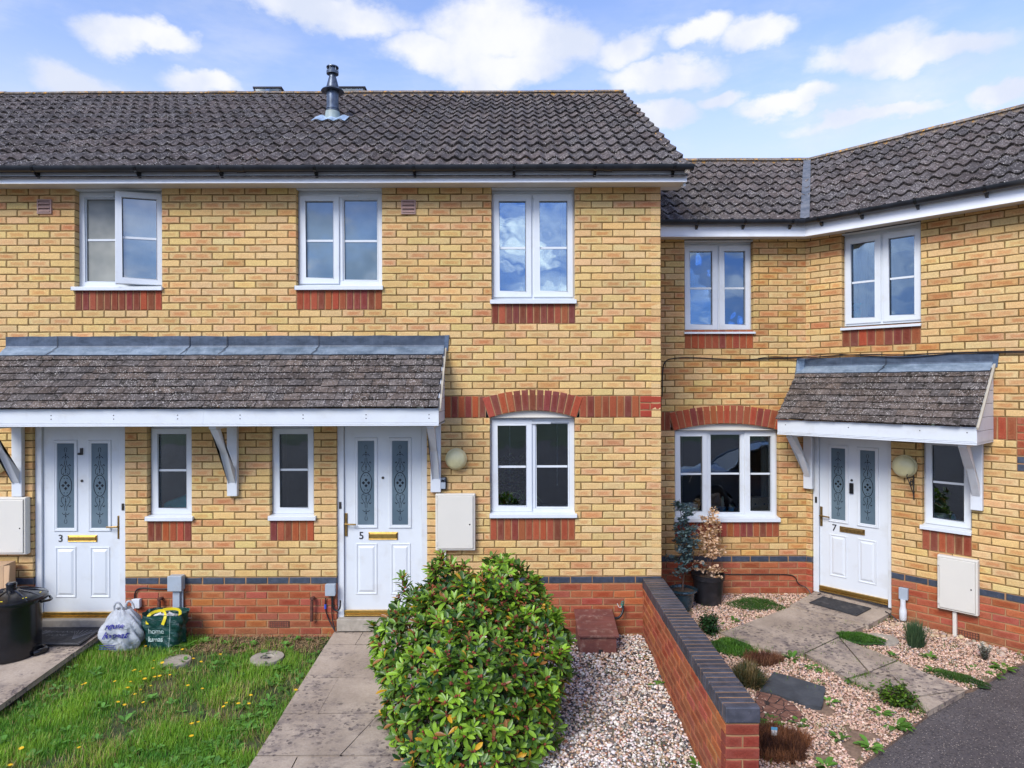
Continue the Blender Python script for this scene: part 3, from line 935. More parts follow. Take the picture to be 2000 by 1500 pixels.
def door(house, F, frame, leaf, z0, ztop, glasses, panels, number, numpos, letter, handle, lever_dir, label, dull=False, peep=None, extra=None, shade='upvc', latch=None):
    """frame=(u0,u1), leaf=(u0,u1) along the wall, everything in wall metres"""
    mb = MB()
    mb.box(F, frame[0], leaf[0] - 0.004, -0.13, -0.035, z0 - 0.02, ztop)
    mb.box(F, leaf[1] + 0.004, frame[1], -0.13, -0.035, z0 - 0.02, ztop)
    mb.build('door_frame', 'upvc_old', house, bevel=0.004)
    L = -0.062
    mb = MB()
    mb.box(F, leaf[0], leaf[1], -0.105, L, z0 + 0.035, ztop - 0.01)
    for (a, b, c, e) in glasses:
        mb.steps(F, a - 0.036, b + 0.036, c - 0.036, e + 0.036, [(0, L + .0005), (0.003, L + 0.010), (0.012, L + 0.013), (0.018, L + 0.008), (0.030, L + 0.010), (0.036, L + 0.004)], cap=False)
    for (a, b, c, e) in panels:
        mb.steps(F, a, b, c, e, [(0, L + .0005), (0.004, L + 0.007), (0.012, L + 0.008), (0.020, L + 0.0015), (0.028, L + 0.0015), (0.048, L + 0.010)])
    dr = mb.build('door', shade, house, label=label)
    for (a, b, c, e) in glasses:
        p = MB(); p.box(F, a, b, L - 0.004, L + 0.004, c, e)
        motif(p, F, a, b, c, e, L + 0.0048)
        p.build('pane', ['doorglass', 'etch'], dr)
    # letterbox
    a, b, c, e = letter
    p = MB(); p.steps(F, a, b, c, e, [(0, L + .0005), (0.001, L + 0.010), (0.006, L + 0.012), (0.012, L + 0.009), (0.013, L + 0.014), (0.018, L + 0.016)])
    p.build('letterbox', 'brass_dull' if dull else 'brass', dr)
    # handle: long back plate and lever
    hu, h0, h1 = handle
    p = MB()
    p.box(F, hu - 0.014, hu + 0.014, L + .0005, L + 0.010, h0, h1)
    zc = (h0 + h1) / 2 + 0.01
    p.tube([F.P(hu, L + 0.008, zc), F.P(hu, L + 0.045, zc)], 0.010)
    p.tube([F.P(hu - 0.006 * lever_dir, L + 0.045, zc + .002), F.P(hu + 0.05 * lever_dir, L + 0.048, zc), F.P(hu + 0.11 * lever_dir, L + 0.043, zc - 0.002)], 0.0085)
    p.tube([F.P(hu, L + 0.009, h0 + 0.055), F.P(hu, L + 0.016, h0 + 0.055)], 0.009)
    p.build('handle', 'brass_dull', dr, bevel=0.002)
    p = MB(); text_into(p, F, number, numpos[0], numpos[1], L + 0.004, 0.108, bold=0.0012)
    t = p.build('door_number', 'black_ink', dr)
    p = MB()
    p.box(F, leaf[0], leaf[1], -0.10, -0.045, z0 + 0.022, z0 + 0.034)
    p.box(F, leaf[0], leaf[1], -0.10, -0.025, z0 + 0.004, z0 + 0.019)
    p.box(F, leaf[0], leaf[1], -0.10, -0.034, z0 + 0.034, z0 + 0.062)
    p.build('threshold', 'brass', dr, bevel=0.002)
    if peep:
        p = MB(); p.lathe(peep, [(0.014, L + .0005), (0.014, L + 0.006), (0.008, L + 0.008), (0, L + 0.005)], 16, axis='w', F=F)
        p.build('peephole', 'darkmetal', dr)
    if latch:
        p = MB(); p.box(F, latch[0] - 0.012, latch[0] + 0.012, -0.034, -0.028, latch[1] - 0.035, latch[1] + 0.035)
        p.box(F, latch[0] - 0.004, latch[0] + 0.004, -0.028, -0.024, latch[1] - 0.012, latch[1] + 0.012)
        p.build('strike_plate', 'darkmetal', dr)
    if extra: extra(dr, L)
    return dr

# ------------------------------------------------------------------ roofs
def wave(x):
    return 0.5 + 0.5 * math.cos(2 * math.pi * x) 
def pantiles(parent, name, F, umin, umax, dfront, zeave, slope, ncourse, gauge, A=0.036, mat='roof', label=None, mirror_back=False, ubase=0.0):
    """interlocking rolled tiles; umin/umax may be functions of the distance up the slope"""
    ca, sa = math.cos(slope), math.sin(slope)
    def W(u, s, w): return F.P(u, dfront - s * ca + w * sa, zeave + s * sa + w * ca)
    mb = MB(); NS = 9; TW = 0.295; PER = TW / 2
    fmin = umin if callable(umin) else (lambda s: umin)
    fmax = umax if callable(umax) else (lambda s: umax)
    for ci in range(ncourse):
        s0 = ci * gauge; s1 = s0 + gauge + 0.03
        a, b = fmin(s0 + gauge / 2), fmax(s0 + gauge / 2)
        k0 = math.floor((a - ubase) / TW); k1 = math.ceil((b - ubase) / TW)
        for k in range(k0, k1):
            x0, x1 = max(a, ubase + k * TW), min(b, ubase + (k + 1) * TW)
            if x1 - x0 < 0.02: continue
            jw, js, tl = R(-0.002, 0.006), R(-0.013, 0.013), R(-0.007, 0.007)
            v = R(0.72, 1.28); h = R(-0.07, 0.07)
            col = (v * (1 + h), v, v * (1 - h * 0.6), 1)
            n = max(2, int(round(NS * 2 * (x1 - x0) / TW)))
            base = len(mb.V)
            for i in range(n + 1):
                u = x0 + (x1 - x0) * i / n
                ph = (u - ubase) / PER
                ww = A * (wave(ph) ** 1.25) + tl * (i / n - 0.5)
                th = 0.026
                up = 0.034 + jw
                mb.V.append(W(u, s0 + js, ww + up - th - 0.006))
                mb.V.append(W(u, s0 + js - 0.002, ww + up - 0.004))
                mb.V.append(W(u, s0 + js + 0.010, ww + up))
                mb.V.append(W(u, s1, ww * 0.97 + 0.004))
            for i in range(n):
                q = base + 4 * i
                for r in range(3):
                    mb.f((q + r, q + 4 + r, q + 5 + r, q + 1 + r), 0, col if r else (col[0] * .35, col[1] * .35, col[2] * .35, 1))  # lower lip coloured darker, painting in the shadow line under each course
            # sides of the tile
            for q in (base, base + 4 * n):
                mb.quad([mb.V[q], mb.V[q + 1], mb.V[q + 2], mb.V[q + 3]], 0, col)
    return mb.build(name, mat, parent, label=label, smooth=0.7)

def plain_tiles(parent, F, u0, u1, dfront, zf, slope, n, gauge, tw=0.165, mat='porchtile', own=None):
    ca, sa = math.cos(slope), math.sin(slope)
    def W(u, s, w): return F.P(u, dfront - s * ca + w * sa, zf + s * sa + w * ca)
    mb = MB()
    for ci in range(n):
        s0 = ci * gauge; s1 = s0 + gauge + 0.035
        off = u0 + (ci % 2) * tw / 2 - tw
        k = 0
        while off + k * tw < u1:
            a, b = off + k * tw + 0.0018, off + (k + 1) * tw - 0.0018
            k += 1
            a, b = max(a, u0), min(b, u1)
            if b - a < 0.02: continue
            if own and not (own[0] <= (a + b) / 2 < own[1]): continue
            js, jw, t1, t2 = R(-0.005, 0.005), R(-0.001, 0.002), R(-0.003, 0.003), R(-0.0025, 0.0025)
            v = R(0.7, 1.3); h = R(-0.08, 0.08); col = (v * (1 + h), v, v * (1 - h), 1)
            th = 0.017
            P = lambda u, s, w: W(u, s, w)
            m1 = (a + b) / 2
            top = 0.026 + jw
            pts = [P(a, s0 + js + t1, top - th), P(b, s0 + js - t1, top - th), P(b, s1, 0.004 - th), P(a, s1, 0.004 - th),
                   P(a, s0 + js + t1, top + t2), P(b, s0 + js - t1, top - t2), P(b, s1, 0.006), P(a, s1, 0.006)]
            mb.hexa(pts, 0, col); mb.C[-4] = (col[0] * .3, col[1] * .3, col[2] * .3, 1)  # front face tinted dark: painted shadow line between the tile rows
    return mb.build('tiled_roof', mat, parent, bevel=0.0025)

def gutter(parent, F, u0, u1, dc, zc, brackets, r=0.054, joints=(), endcap=True, miter0=0, miter1=0):
    mb = MB(); n = 12; t = 0.004
    prof = [(dc + r * math.cos(math.pi * (1 + i / n)), zc + r * math.sin(math.pi * (1 + i / n))) for i in range(n + 1)]
    inner = [(dc + (r - t) * math.cos(math.pi * (2 - i / n)), zc + (r - t) * math.sin(math.pi * (2 - i / n))) for i in range(n + 1)]
    pr = prof + inner; N = len(pr); b = len(mb.V)
    for e, (uu, mt) in enumerate(((u0, miter0), (u1, miter1))):
        for (dd, zz) in pr: mb.V.append(F.P(uu + mt * dd, dd, zz))
    for i in range(N):
        j = (i + 1) % N; mb.f((b + i, b + j, b + N + j, b + N + i))
    mb.f(range(b, b + N)); mb.f(range(b + N, b + 2 * N))
    if endcap:
        q = [F.P(u1, dd, zz) for dd, zz in prof]; q2 = [F.P(u1 + 0.012, dd, zz) for dd, zz in prof]
        b = len(mb.V); mb.V += q + q2
        mb.f(range(b, b + n + 1)); mb.f(range(b + n + 1, b + 2 * n + 2))
        for i in range(n): mb.f((b + i, b + i + 1, b + n + 2 + i, b + n + 1 + i))
    g_ = mb.build('gutter', 'gutter', parent, smooth=0.7)
    for bu in brackets:
        p = MB(); w = 0.013
        rr = r + 0.005
        arc = [(dc + rr * math.cos(math.pi * (1 + i / 10)), zc + rr * math.sin(math.pi * (1 + i / 10))) for i in range(11)]
        for i in range(10):
            a1, a2 = arc[i], arc[i + 1]
            i1 = (dc + (a1[0] - dc) * 0.93, zc + (a1[1] - zc) * 0.93); i2 = (dc + (a2[0] - dc) * 0.93, zc + (a2[1] - zc) * 0.93)
            p.hexa([F.P(bu - w, *a1), F.P(bu + w, *a1), F.P(bu + w, *a2), F.P(bu - w, *a2), F.P(bu - w, *i1), F.P(bu + w, *i1), F.P(bu + w, *i2), F.P(bu - w, *i2)])
        # the foot screwed to the fascia
        p.hexa([F.P(bu - w, dc - rr - 0.004, zc - 0.095), F.P(bu + w, dc - rr - 0.004, zc - 0.095), F.P(bu + w, dc - rr + 0.012, zc - 0.088), F.P(bu - w, dc - rr + 0.012, zc - 0.088),
                F.P(bu - w, dc - rr - 0.004, zc), F.P(bu + w, dc - rr - 0.004, zc), F.P(bu + w, dc - 0.01, zc - rr - 0.004), F.P(bu - w, dc - 0.01, zc - rr - 0.004)])
        p.build('gutter_bracket', 'black_plastic', g_)
    for ju in joints:
        p = MB(); rr = r + 0.006
        arc = [(dc + rr * math.cos(math.pi * (1 + i / 12)), zc + rr * math.sin(math.pi * (1 + i / 12))) for i in range(13)]
        for i in range(12):
            a1, a2 = arc[i], arc[i + 1]
            p.quad([F.P(ju - 0.04, *a1), F.P(ju + 0.04, *a1), F.P(ju + 0.04, *a2), F.P(ju - 0.04, *a2)])
            for sg in (-0.04, 0.04):
                p.quad([F.P(ju + sg, *a1), F.P(ju + sg, *a2), F.P(ju + sg, dc + (a2[0] - dc) * .9, zc + (a2[1] - zc) * .9), F.P(ju + sg, dc + (a1[0] - dc) * .9, zc + (a1[1] - zc) * .9)])
        p.build('gutter_joint', 'gutter', g_)
    return g_

# ------------------------------------------------------------------ porch
def bracket(parent, F, u, zt, zb, reach, w=0.105, lean=0.0):
    p = MB()
    p.box(F, u - w / 2, u + w / 2, 0.001, 0.055, zb, zt)          # wall post
    a = 0.036
    p.box(F, u - a, u + a, 0.056, reach, zt - 0.045, zt - 0.002)   # arm under the soffit
    z0 = zb + 0.14
    p.hexa([F.P(u - a, 0.056, z0), F.P(u + a, 0.056, z0), F.P(u + a, 0.056, z0 + 0.11), F.P(u - a, 0.056, z0 + 0.11),
            F.P(u - a, reach - 0.11, zt - 0.046), F.P(u + a, reach - 0.11, zt - 0.046), F.P(u + a, reach - 0.02, zt - 0.046), F.P(u - a, reach - 0.02, zt - 0.046)])
    return p.build('porch_bracket', 'upvc_old', parent, bevel=0.006)

def porch(house, F, u0, u1, own, zf0, zf1, zfold, ztop, proj, brs, seams, cheekL=False, cheekR=False, lead_ends=(0.02, 0.02), nails=()):
    """zf0/zf1 bottom and top of the fascia"""
    a, b = max(u0, own[0]), min(u1, own[1])
    e = MB()
    slope = math.atan2(zfold - (zf1 + 0.005), proj + 0.035)
    # soffit and fascia
    e.box(F, a, b, 0.0, proj - 0.022, zf0 + 0.012, zf0 + 0.024)
    so = e.build('canopy', 'soffit', house, label=None)
    f = MB()
    f.box(F, a, b, proj - 0.020, proj, zf0 + 0.030, zf1)
    f.box(F, a, b, proj - 0.020, proj + 0.006, zf0 + 0.016, zf0 + 0.028)
    f.box(F, a, b, proj - 0.020, proj + 0.010, zf0, zf0 + 0.014)
    f.build('fascia', 'upvc', so, bevel=0.002)
    if nails:
        p = MB()
        for (nu, nz) in nails:
            if a < nu < b: p.lathe((nu, nz), [(0.006, proj), (0.005, proj + 0.002), (0, proj + 0.003)], 8, axis='w', F=F)
        p.build('fixing', 'darkmetal', so)
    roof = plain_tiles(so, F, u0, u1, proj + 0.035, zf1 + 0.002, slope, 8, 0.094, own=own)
    # lead flashing: upstand with a dressed apron, in lapped lengths
    ed = sorted([x for x in seams if u0 < x < u1])
    segs = list(zip([u0 - 0.0] + ed, ed + [u1]))
    ca, sa = math.cos(slope), math.sin(slope)
    L = MB()
    for i, (x0, x1) in enumerate(segs):
        if not (own[0] <= (x0 + x1) / 2 < own[1]) :
            if x1 <= own[0] or x0 >= own[1]: continue
        x0c, x1c = max(x0, own[0]), min(x1, own[1])
        lift = 0.004 if i % 2 else 0.0
        N = max(2, int((x1c - x0c) / 0.12))
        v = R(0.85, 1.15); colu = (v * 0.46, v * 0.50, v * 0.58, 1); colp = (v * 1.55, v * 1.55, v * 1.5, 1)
        for k in range(N):
            p0, p1 = x0c + (x1c - x0c) * k / N, x0c + (x1c - x0c) * (k + 1) / N
            def prof(u):
                wv = 0.004 * math.sin(u * 17.3) + 0.003 * math.sin(u * 41)
                sk = -0.05 * (zfold and 1) 
                o_ = lift
                q = [(0.012 + o_, ztop + wv * 0.6), (0.010 + o_ + wv * 0.4, zfold + 0.012),
                     (0.016 + o_, zfold - 0.004), (0.06 + o_, zfold - 0.034), (0.118 + o_, zfold - 0.118 * sa / ca + 0.036 + wv * 0.5)]
                return q
            A_, B_ = prof(p0), prof(p1)
            for r in range(4):
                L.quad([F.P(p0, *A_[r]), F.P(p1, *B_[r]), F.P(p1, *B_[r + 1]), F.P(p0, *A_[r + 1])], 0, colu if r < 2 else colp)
            # top edge and lower lip thickness
            L.quad([F.P(p0, *A_[0]), F.P(p1, *B_[0]), F.P(p1, 0.0, B_[0][1]), F.P(p0, 0.0, A_[0][1])], 0, colp)
            L.quad([F.P(p0, *A_[4]), F.P(p1, *B_[4]), F.P(p1, B_[4][0] - .004, B_[4][1] - 0.008), F.P(p0, A_[4][0] - .004, A_[4][1] - 0.008)], 0, colu)
        if i > 0:      # lap line
            q = [(0.018, ztop), (0.020, zfold - 0.002), (0.066, zfold - 0.028), (0.122, zfold - 0.118 * sa / ca + 0.040)]
            for r in range(3):
                sh = [0, 0, 0, -0.05][r], [0, 0, -0.02, -0.05][r + 1] if r + 1 < 4 else 0
                L.quad([F.P(x0c - 0.006 + sh[0], *q[r]), F.P(x0c + 0.004 + sh[0], *q[r]), F.P(x0c + 0.004 + sh[1], *q[r + 1]), F.P(x0c - 0.006 + sh[1], *q[r + 1])], 0, (0.25, 0.25, 0.28, 1))
    if cheekR and own[1] >= u1:
        L.hexa([F.P(u1 - .01, 0.001, zfold - .06), F.P(u1 + 0.035, 0.001, zfold - .05), F.P(u1 + 0.035, 0.012, zfold - .05), F.P(u1 - .01, 0.012, zfold - .06),
                F.P(u1 - .01, 0.001, ztop), F.P(u1 + 0.05, 0.001, ztop + .004), F.P(u1 + 0.05, 0.014, ztop + .004), F.P(u1 - .01, 0.014, ztop)], 0, (0.7, 0.8, 0.95, 1))
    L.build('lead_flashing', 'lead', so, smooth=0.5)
    def cheek(u, sg):
        p = MB()
        # horizontal boards filling the triangular end, stepped in slightly
        nb = 6; H = zfold - 0.02 - zf0
        for i in range(nb):
            z0 = zf0 + H * i / nb; z1 = zf0 + H * (i + 1) / nb - 0.004
            def dmax(z): return max(0.012, min(proj - 0.0005, (zfold - 0.01 - z) / (sa / ca)))
            us = sorted((u, u - sg * 0.012))
            d0, d1 = dmax(z0), dmax(z1)
            p.hexa([F.P(us[0], 0.001, z0), F.P(us[1], 0.001, z0), F.P(us[1], d0, z0), F.P(us[0], d0, z0),
                    F.P(us[0], 0.001, z1), F.P(us[1], 0.001, z1), F.P(us[1], d1, z1), F.P(us[0], d1, z1)])
        p.build('cheek', 'upvc_old', so, bevel=0.002)
        q = MB()
        for (wa, wb, z) in ((0.004, 0.016, 0),):
            pts = [F.P(u, proj + 0.01, zf1 - 0.012), F.P(u, 0.003, zfold - 0.02)]
            x0, x1 = sorted((u + sg * 0.002, u + sg * 0.022))
            q.hexa([F.P(x0, proj + 0.02, zf1 - .022), F.P(x1, proj + 0.02, zf1 - .022), F.P(x1, proj + 0.028, zf1), F.P(x0, proj + 0.028, zf1),
                    F.P(x0, 0.003, zfold - .04), F.P(x1, 0.003, zfold - .04), F.P(x1, 0.008, zfold - .012), F.P(x0, 0.008, zfold - .012)])
        q.build('verge_batten', 'curtain', so)
    if cheekR and own[1] >= u1: cheek(u1, 1)
    if cheekL and own[0] <= u0: cheek(u0, -1)
    for (bu, zb) in brs: bracket(so, F, bu, zf0 + 0.012, zb, proj - 0.06)
    return so

def fascia_run(parent, F, u0, u1, d0, z0, z1, soff_z, miter0=0.0, miter1=0.0, endR=None):
    mb = MB()
    def bx(a, b, dA, dB, zA, zB):
        def U0(dd): return a + miter0 * dd
        def U1(dd): return b + miter1 * dd
        mb.hexa([F.P(U0(dA), dA, zA), F.P(U1(dA), dA, zA), F.P(U1(dB), dB, zA), F.P(U0(dB), dB, zA),
                 F.P(U0(dA), dA, zB), F.P(U1(dA), dA, zB), F.P(U1(dB), dB, zB), F.P(U0(dB), dB, zB)])
    bx(u0, u1, d0 - 0.018, d0, z0 + 0.012, z1)
    bx(u0, u1, d0 - 0.018, d0 + 0.006, z0, z0 + 0.010)
    fa = mb.build('fascia', 'fascia', parent, bevel=0.002)
    mb = MB(); bx(u0, u1, 0.0, d0 - 0.019, soff_z, soff_z + 0.01)
    mb.build('soffit', 'soffit', fa)
    if endR:
        mb = MB()
        a, b = endR
        mb.box(F, a + 0.001, b, -0.12, d0 - 0.02, soff_z + 0.001, soff_z + 0.009)
        mb.hexa([F.P(b - 0.012, -0.12, z0 + .02), F.P(b, -0.12, z0 + .02), F.P(b, d0 - 0.001, z0), F.P(b - 0.012, d0 - 0.001, z0),
                 F.P(b - 0.012, -0.12, z1 + .16), F.P(b, -0.12, z1 + .16), F.P(b, d0 - 0.001, z1), F.P(b - 0.012, d0 - 0.001, z1)])
        mb.build('box_end', 'upvc_old', fa, bevel=0.002)
    return fa
# ------------------------------------------------------------------ houses
PX = -2.95                       # party line between the two left-hand houses
OWN3, OWN5 = (-8.65, PX), (PX, 1.548)
h3 = empty('terraced_house', (-5.0, 0, 0), 'yellow brick house with an open upstairs window and the door marked 3', 'house')
h5 = empty('terraced_house', (-0.7, 0, 0), 'middle yellow brick house with the flue on its roof and the door marked 5', 'house')
h7 = empty('terraced_house', (3.4, 1.0, 0), 'lower set-back yellow brick house with an angled wing and the door marked 7', 'house')
for h in (h3, h5, h7): h['group'] = 'brick houses of the terrace'

def R2(F, x0, x1, y0, y1, d=0.0):
    xm, ym = (x0 + x1) / 2, (y0 + y1) / 2
    return F.px(x0, ym, d)[0], F.px(x1, ym, d)[0], F.px(xm, y1, d)[1], F.px(xm, y0, d)[1]
def Z(F, y, x, d=0.0): return F.px(x, y, d)[1]
def U(F, x, y, d=0.0): return F.px(x, y, d)[0]

# ---- main terrace front
ZB = 0.0                                    # ten courses below the blue course top at 0.75
W1 = rect_px(MAIN, 155, 316, 376, 562, 'L'); W2 = rect_px(MAIN, 583, 746, 378, 559, 'L'); W3 = rect_px(MAIN, 960, 1122, 378, 585, 'R')
W5 = rect_px(MAIN, 957, 1122, 815, 1003, 'R')
SW1 = rect_px(MAIN, 295, 374, 832, 1008, 'L'); SW2 = rect_px(MAIN, 532, 613, 832, 1007, 'L')
D3 = (U(MAIN, 69, 1000, -0.035), U(MAIN, 244, 1000, 0)); D5 = (U(MAIN, 659, 1000, -0.035), U(MAIN, 834, 1000, 0))
TOP = 4.80
def sillz(r): return round((r[2] - 0.012) / 0.075) * 0.075
ops = []
main_w = {'W1': W1, 'W2': W2, 'W3': W3}
for r in (W1, W2, W3): ops.append((r[0], r[1], sillz(r) - 0.225, TOP + 0.075))
for r in (SW1, SW2): ops.append((r[0], r[1], sillz(r) - 0.225, 2.475))
ops.append((W5[0], W5[1], sillz(W5) - 0.225, 2.475))
ops.append((D3[0], D3[1], -0.1, 2.475)); ops.append((D5[0], D5[1], -0.1, 2.475))
ops.append((-1.0, 1.548, 2.40, 2.625))
def kmain(i): return 'r' if i < 9 else 's' if i == 9 else 'b'
wall(h3, 'brick_wall', MAIN, (-8.65, 1.548), OWN3, ZB, 64, ops, kmain, 0.04)
wall(h5, 'brick_wall', MAIN, (-8.65, 1.548), OWN5, ZB, 64, ops, kmain, 0.04)
def panel(house, F, r, nb, x0=None, x1=None):
    mb = MB(); z = sillz(r) if F is MAIN else ZH + round((r[2] - 0.012 - ZH) / 0.075) * 0.075
    soldiers(mb, F, r[0] if x0 is None else x0, r[1] if x1 is None else x1, z - 0.225, z, nb=nb)
    return mb.build('brick_panel', BM, house)
panel(h3, MAIN, W1, 12); panel(h5, MAIN, W2, 12); panel(h5, MAIN, W3, 12); panel(h5, MAIN, W5, 12)
panel(h3, MAIN, SW1, 6); panel(h5, MAIN, SW2, 6)
mb = MB()
uc = (W5[0] + W5[1]) / 2 + 0.003; hf = (W5[1] - W5[0]) / 2
soldiers(mb, MAIN, -0.92, uc - hf - 0.045, 2.40, 2.625)
soldiers(mb, MAIN, uc + hf + 0.045, 1.323, 2.40, 2.625)
arch(mb, MAIN, uc, hf + 0.012, 2.398, 0.078, 13)
for (a, b, i) in ((1.333, 1.548, 0), (1.333, 1.430, 1), (1.440, 1.548, 1), (1.333, 1.548, 2)):
    mb.brick(MAIN, [(a, 2.405 + i * .075), (b, 2.405 + i * .075), (b, 2.47 + i * .075), (a, 2.47 + i * .075)], 0, .1, (0.36, 0.06, 0.035, 0.3))
mb.quad([MAIN.P(1.32, -.006, 2.40), MAIN.P(1.548, -.006, 2.40), MAIN.P(1.548, -.006, 2.625), MAIN.P(1.32, -.006, 2.625)], 3)
mb.build('brick_arch', BM, h5)
def arch_panel(house, F, uc, half, zs, rise, d=-0.045):
    Rr = (half * half + rise * rise) / (2 * rise); zc = zs + rise - Rr; a0 = math.asin(half / Rr)
    mb = MB(); n = 24
    arc = [(uc + Rr * math.sin(-a0 + 2 * a0 * i / n), zc + Rr * math.cos(-a0 + 2 * a0 * i / n)) for i in range(n + 1)]
    for dd in (d, d - 0.02):
        mb.quad([F.P(uc - half, dd, zs - 0.012)] + [F.P(a, dd, b + 0.012) for a, b in arc] + [F.P(uc + half, dd, zs - 0.012)])
    mb.box(F, uc - half, uc + half, d, d + 0.02, zs - 0.016, zs - 0.004)
    return mb.build('arch_board', 'cream', house)
arch_panel(h5, MAIN, uc, hf, 2.41, 0.07)

def mfrac(F, x, y): return U(F, x, y, FD)
def sl(F, x0, x1, yt, yb): 
    xm = (x0 + x1) / 2
    return (U(F, x0, yt, 0.02), U(F, x1, yt, 0.02), Z(F, yt, xm, 0.0), Z(F, yb, xm, 0.035))
window(h3, MAIN, W1, [mfrac(MAIN, 235, 460)], ['f', 'swing'], Z(MAIN, 469, 195, -.1), ['frost_warm', 'frost'],
       sill=sl(MAIN, 140, 317, 560, 567), label='upstairs window with its right-hand sash swung open', room=False, ztop_open=4.79,
       vents=[(U(MAIN, 198, 382, FD), U(MAIN, 224, 382, FD), Z(MAIN, 384, 210, FD))])
window(h5, MAIN, W2, [mfrac(MAIN, 665, 460)], ['o', 'f'], Z(MAIN, 471, 665, -.1), 'frost', sill=sl(MAIN, 576, 748, 558, 566), room=False, ztop_open=4.79,
       vents=[(U(MAIN, 627, 382, FD), U(MAIN, 700, 382, FD), Z(MAIN, 383, 665, FD))], label='upstairs window with obscured glass above the canopy')
window(h5, MAIN, W3, [mfrac(MAIN, 1040, 480)], ['o', 'o'], Z(MAIN, 485, 1040, -.1), 'glass_up', sill=sl(MAIN, 957, 1126, 585, 593), ztop_open=4.79,
       vents=[(U(MAIN, 963, 381, FD), U(MAIN, 1036, 381, FD), Z(MAIN, 382, 1000, FD)), (U(MAIN, 1044, 381, FD), U(MAIN, 1117, 381, FD), Z(MAIN, 382, 1080, FD))],
       curtains=[(U(MAIN, 1096, 500, -.2), U(MAIN, 1112, 500, -.2))], label='upstairs window mirroring the clouds')
window(h5, MAIN, W5, [mfrac(MAIN, 1041, 900)], ['o', 'f'], Z(MAIN, 911, 1040, -.1), 'glass', sill=sl(MAIN, 956, 1127, 1003, 1012),
       vents=[(U(MAIN, 1003, 826, FD), U(MAIN, 1076, 826, FD), Z(MAIN, 825.5, 1040, FD))], label='ground floor window under the red brick arch')
window(h3, MAIN, SW1, [], ['o'], Z(MAIN, 918, 337, -.1), 'glass', sill=sl(MAIN, 284, 377, 1008, 1018), ztop_open=2.44, label='narrow window beside the door marked 3')
window(h5, MAIN, SW2, [], ['o'], Z(MAIN, 917, 573, -.1), 'glass', sill=sl(MAIN, 524, 617, 1007, 1017), ztop_open=2.44, label='narrow window beside the door marked 5')

LD = -0.062
def dd3(x0, x1, y0, y1): return R2(MAIN, x0, x1, y0, y1, -0.058)
door(h3, MAIN, D3, (U(MAIN, 85.5, 1000, LD), U(MAIN, 235.5, 1000, LD)), Z(MAIN, 1208, 160, -.03), 2.43,
     [dd3(112, 145, 866, 1031), dd3(179, 211, 866, 1031)], [dd3(108, 149, 1068, 1167), dd3(176, 215, 1068, 1167)],
     '3', (U(MAIN, 114, 1051, LD), Z(MAIN, 1058, 120, LD)), dd3(133, 190, 1045, 1058), (U(MAIN, 233, 1030, LD), Z(MAIN, 1052, 233, LD), Z(MAIN, 1007, 233, LD)), -1,
     'white panelled front door marked 3', peep=(U(MAIN, 160.5, 939, LD), Z(MAIN, 939, 160, LD)), latch=(U(MAIN, 240, 990, -.03), Z(MAIN, 990, 240, -.03)),
     extra=lambda dr, L: (lambda p: (p.box(MAIN, U(MAIN, 158.5, 880, L), U(MAIN, 162.5, 880, L), L + .0005, L + 0.02, Z(MAIN, 888, 160, L), Z(MAIN, 875, 160, L)),
                                     p.box(MAIN, U(MAIN, 155, 880, L), U(MAIN, 158.5, 880, L), L + .0005, L + 0.03, Z(MAIN, 888, 160, L), Z(MAIN, 884, 160, L)),
                                     p.build('door_hook', 'darkmetal', dr)))(MB()))
door(h5, MAIN, D5, (U(MAIN, 673.5, 1000, LD), U(MAIN, 823.5, 1000, LD)), Z(MAIN, 1204, 750, -.03), 2.43,
     [dd3(699, 731, 861, 1025), dd3(766, 797, 861, 1025)], [dd3(695, 737, 1061, 1161), dd3(763, 802, 1061, 1161)],
     '5', (U(MAIN, 701, 1046, LD), Z(MAIN, 1052.5, 707, LD)), dd3(720, 777, 1039, 1054), (U(MAIN, 676.5, 1030, LD), Z(MAIN, 1047, 676, LD), Z(MAIN, 1002, 676, LD)), 1,
     'white panelled front door marked 5', peep=(U(MAIN, 748, 933, LD), Z(MAIN, 933, 748, LD)), latch=(U(MAIN, 664.5, 987, -.03), Z(MAIN, 987, 664, -.03)))

SEAMS = [U(MAIN, x, 670) for x in (115, 372, 624)]
NAILS = []
for x in (100, 222, 347, 469, 592, 715, 838):
    u = U(MAIN, x, 815, 0.57)
    NAILS += [(u, 2.46), (u, 2.425)]
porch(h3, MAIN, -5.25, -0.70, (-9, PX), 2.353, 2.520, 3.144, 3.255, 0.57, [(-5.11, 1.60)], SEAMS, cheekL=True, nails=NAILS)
porch(h5, MAIN, -5.25, -0.70, (PX, 9), 2.353, 2.520, 3.144, 3.255, 0.57, [(-2.89, 1.60), (-0.79, 1.635)], SEAMS, cheekR=True, nails=NAILS)

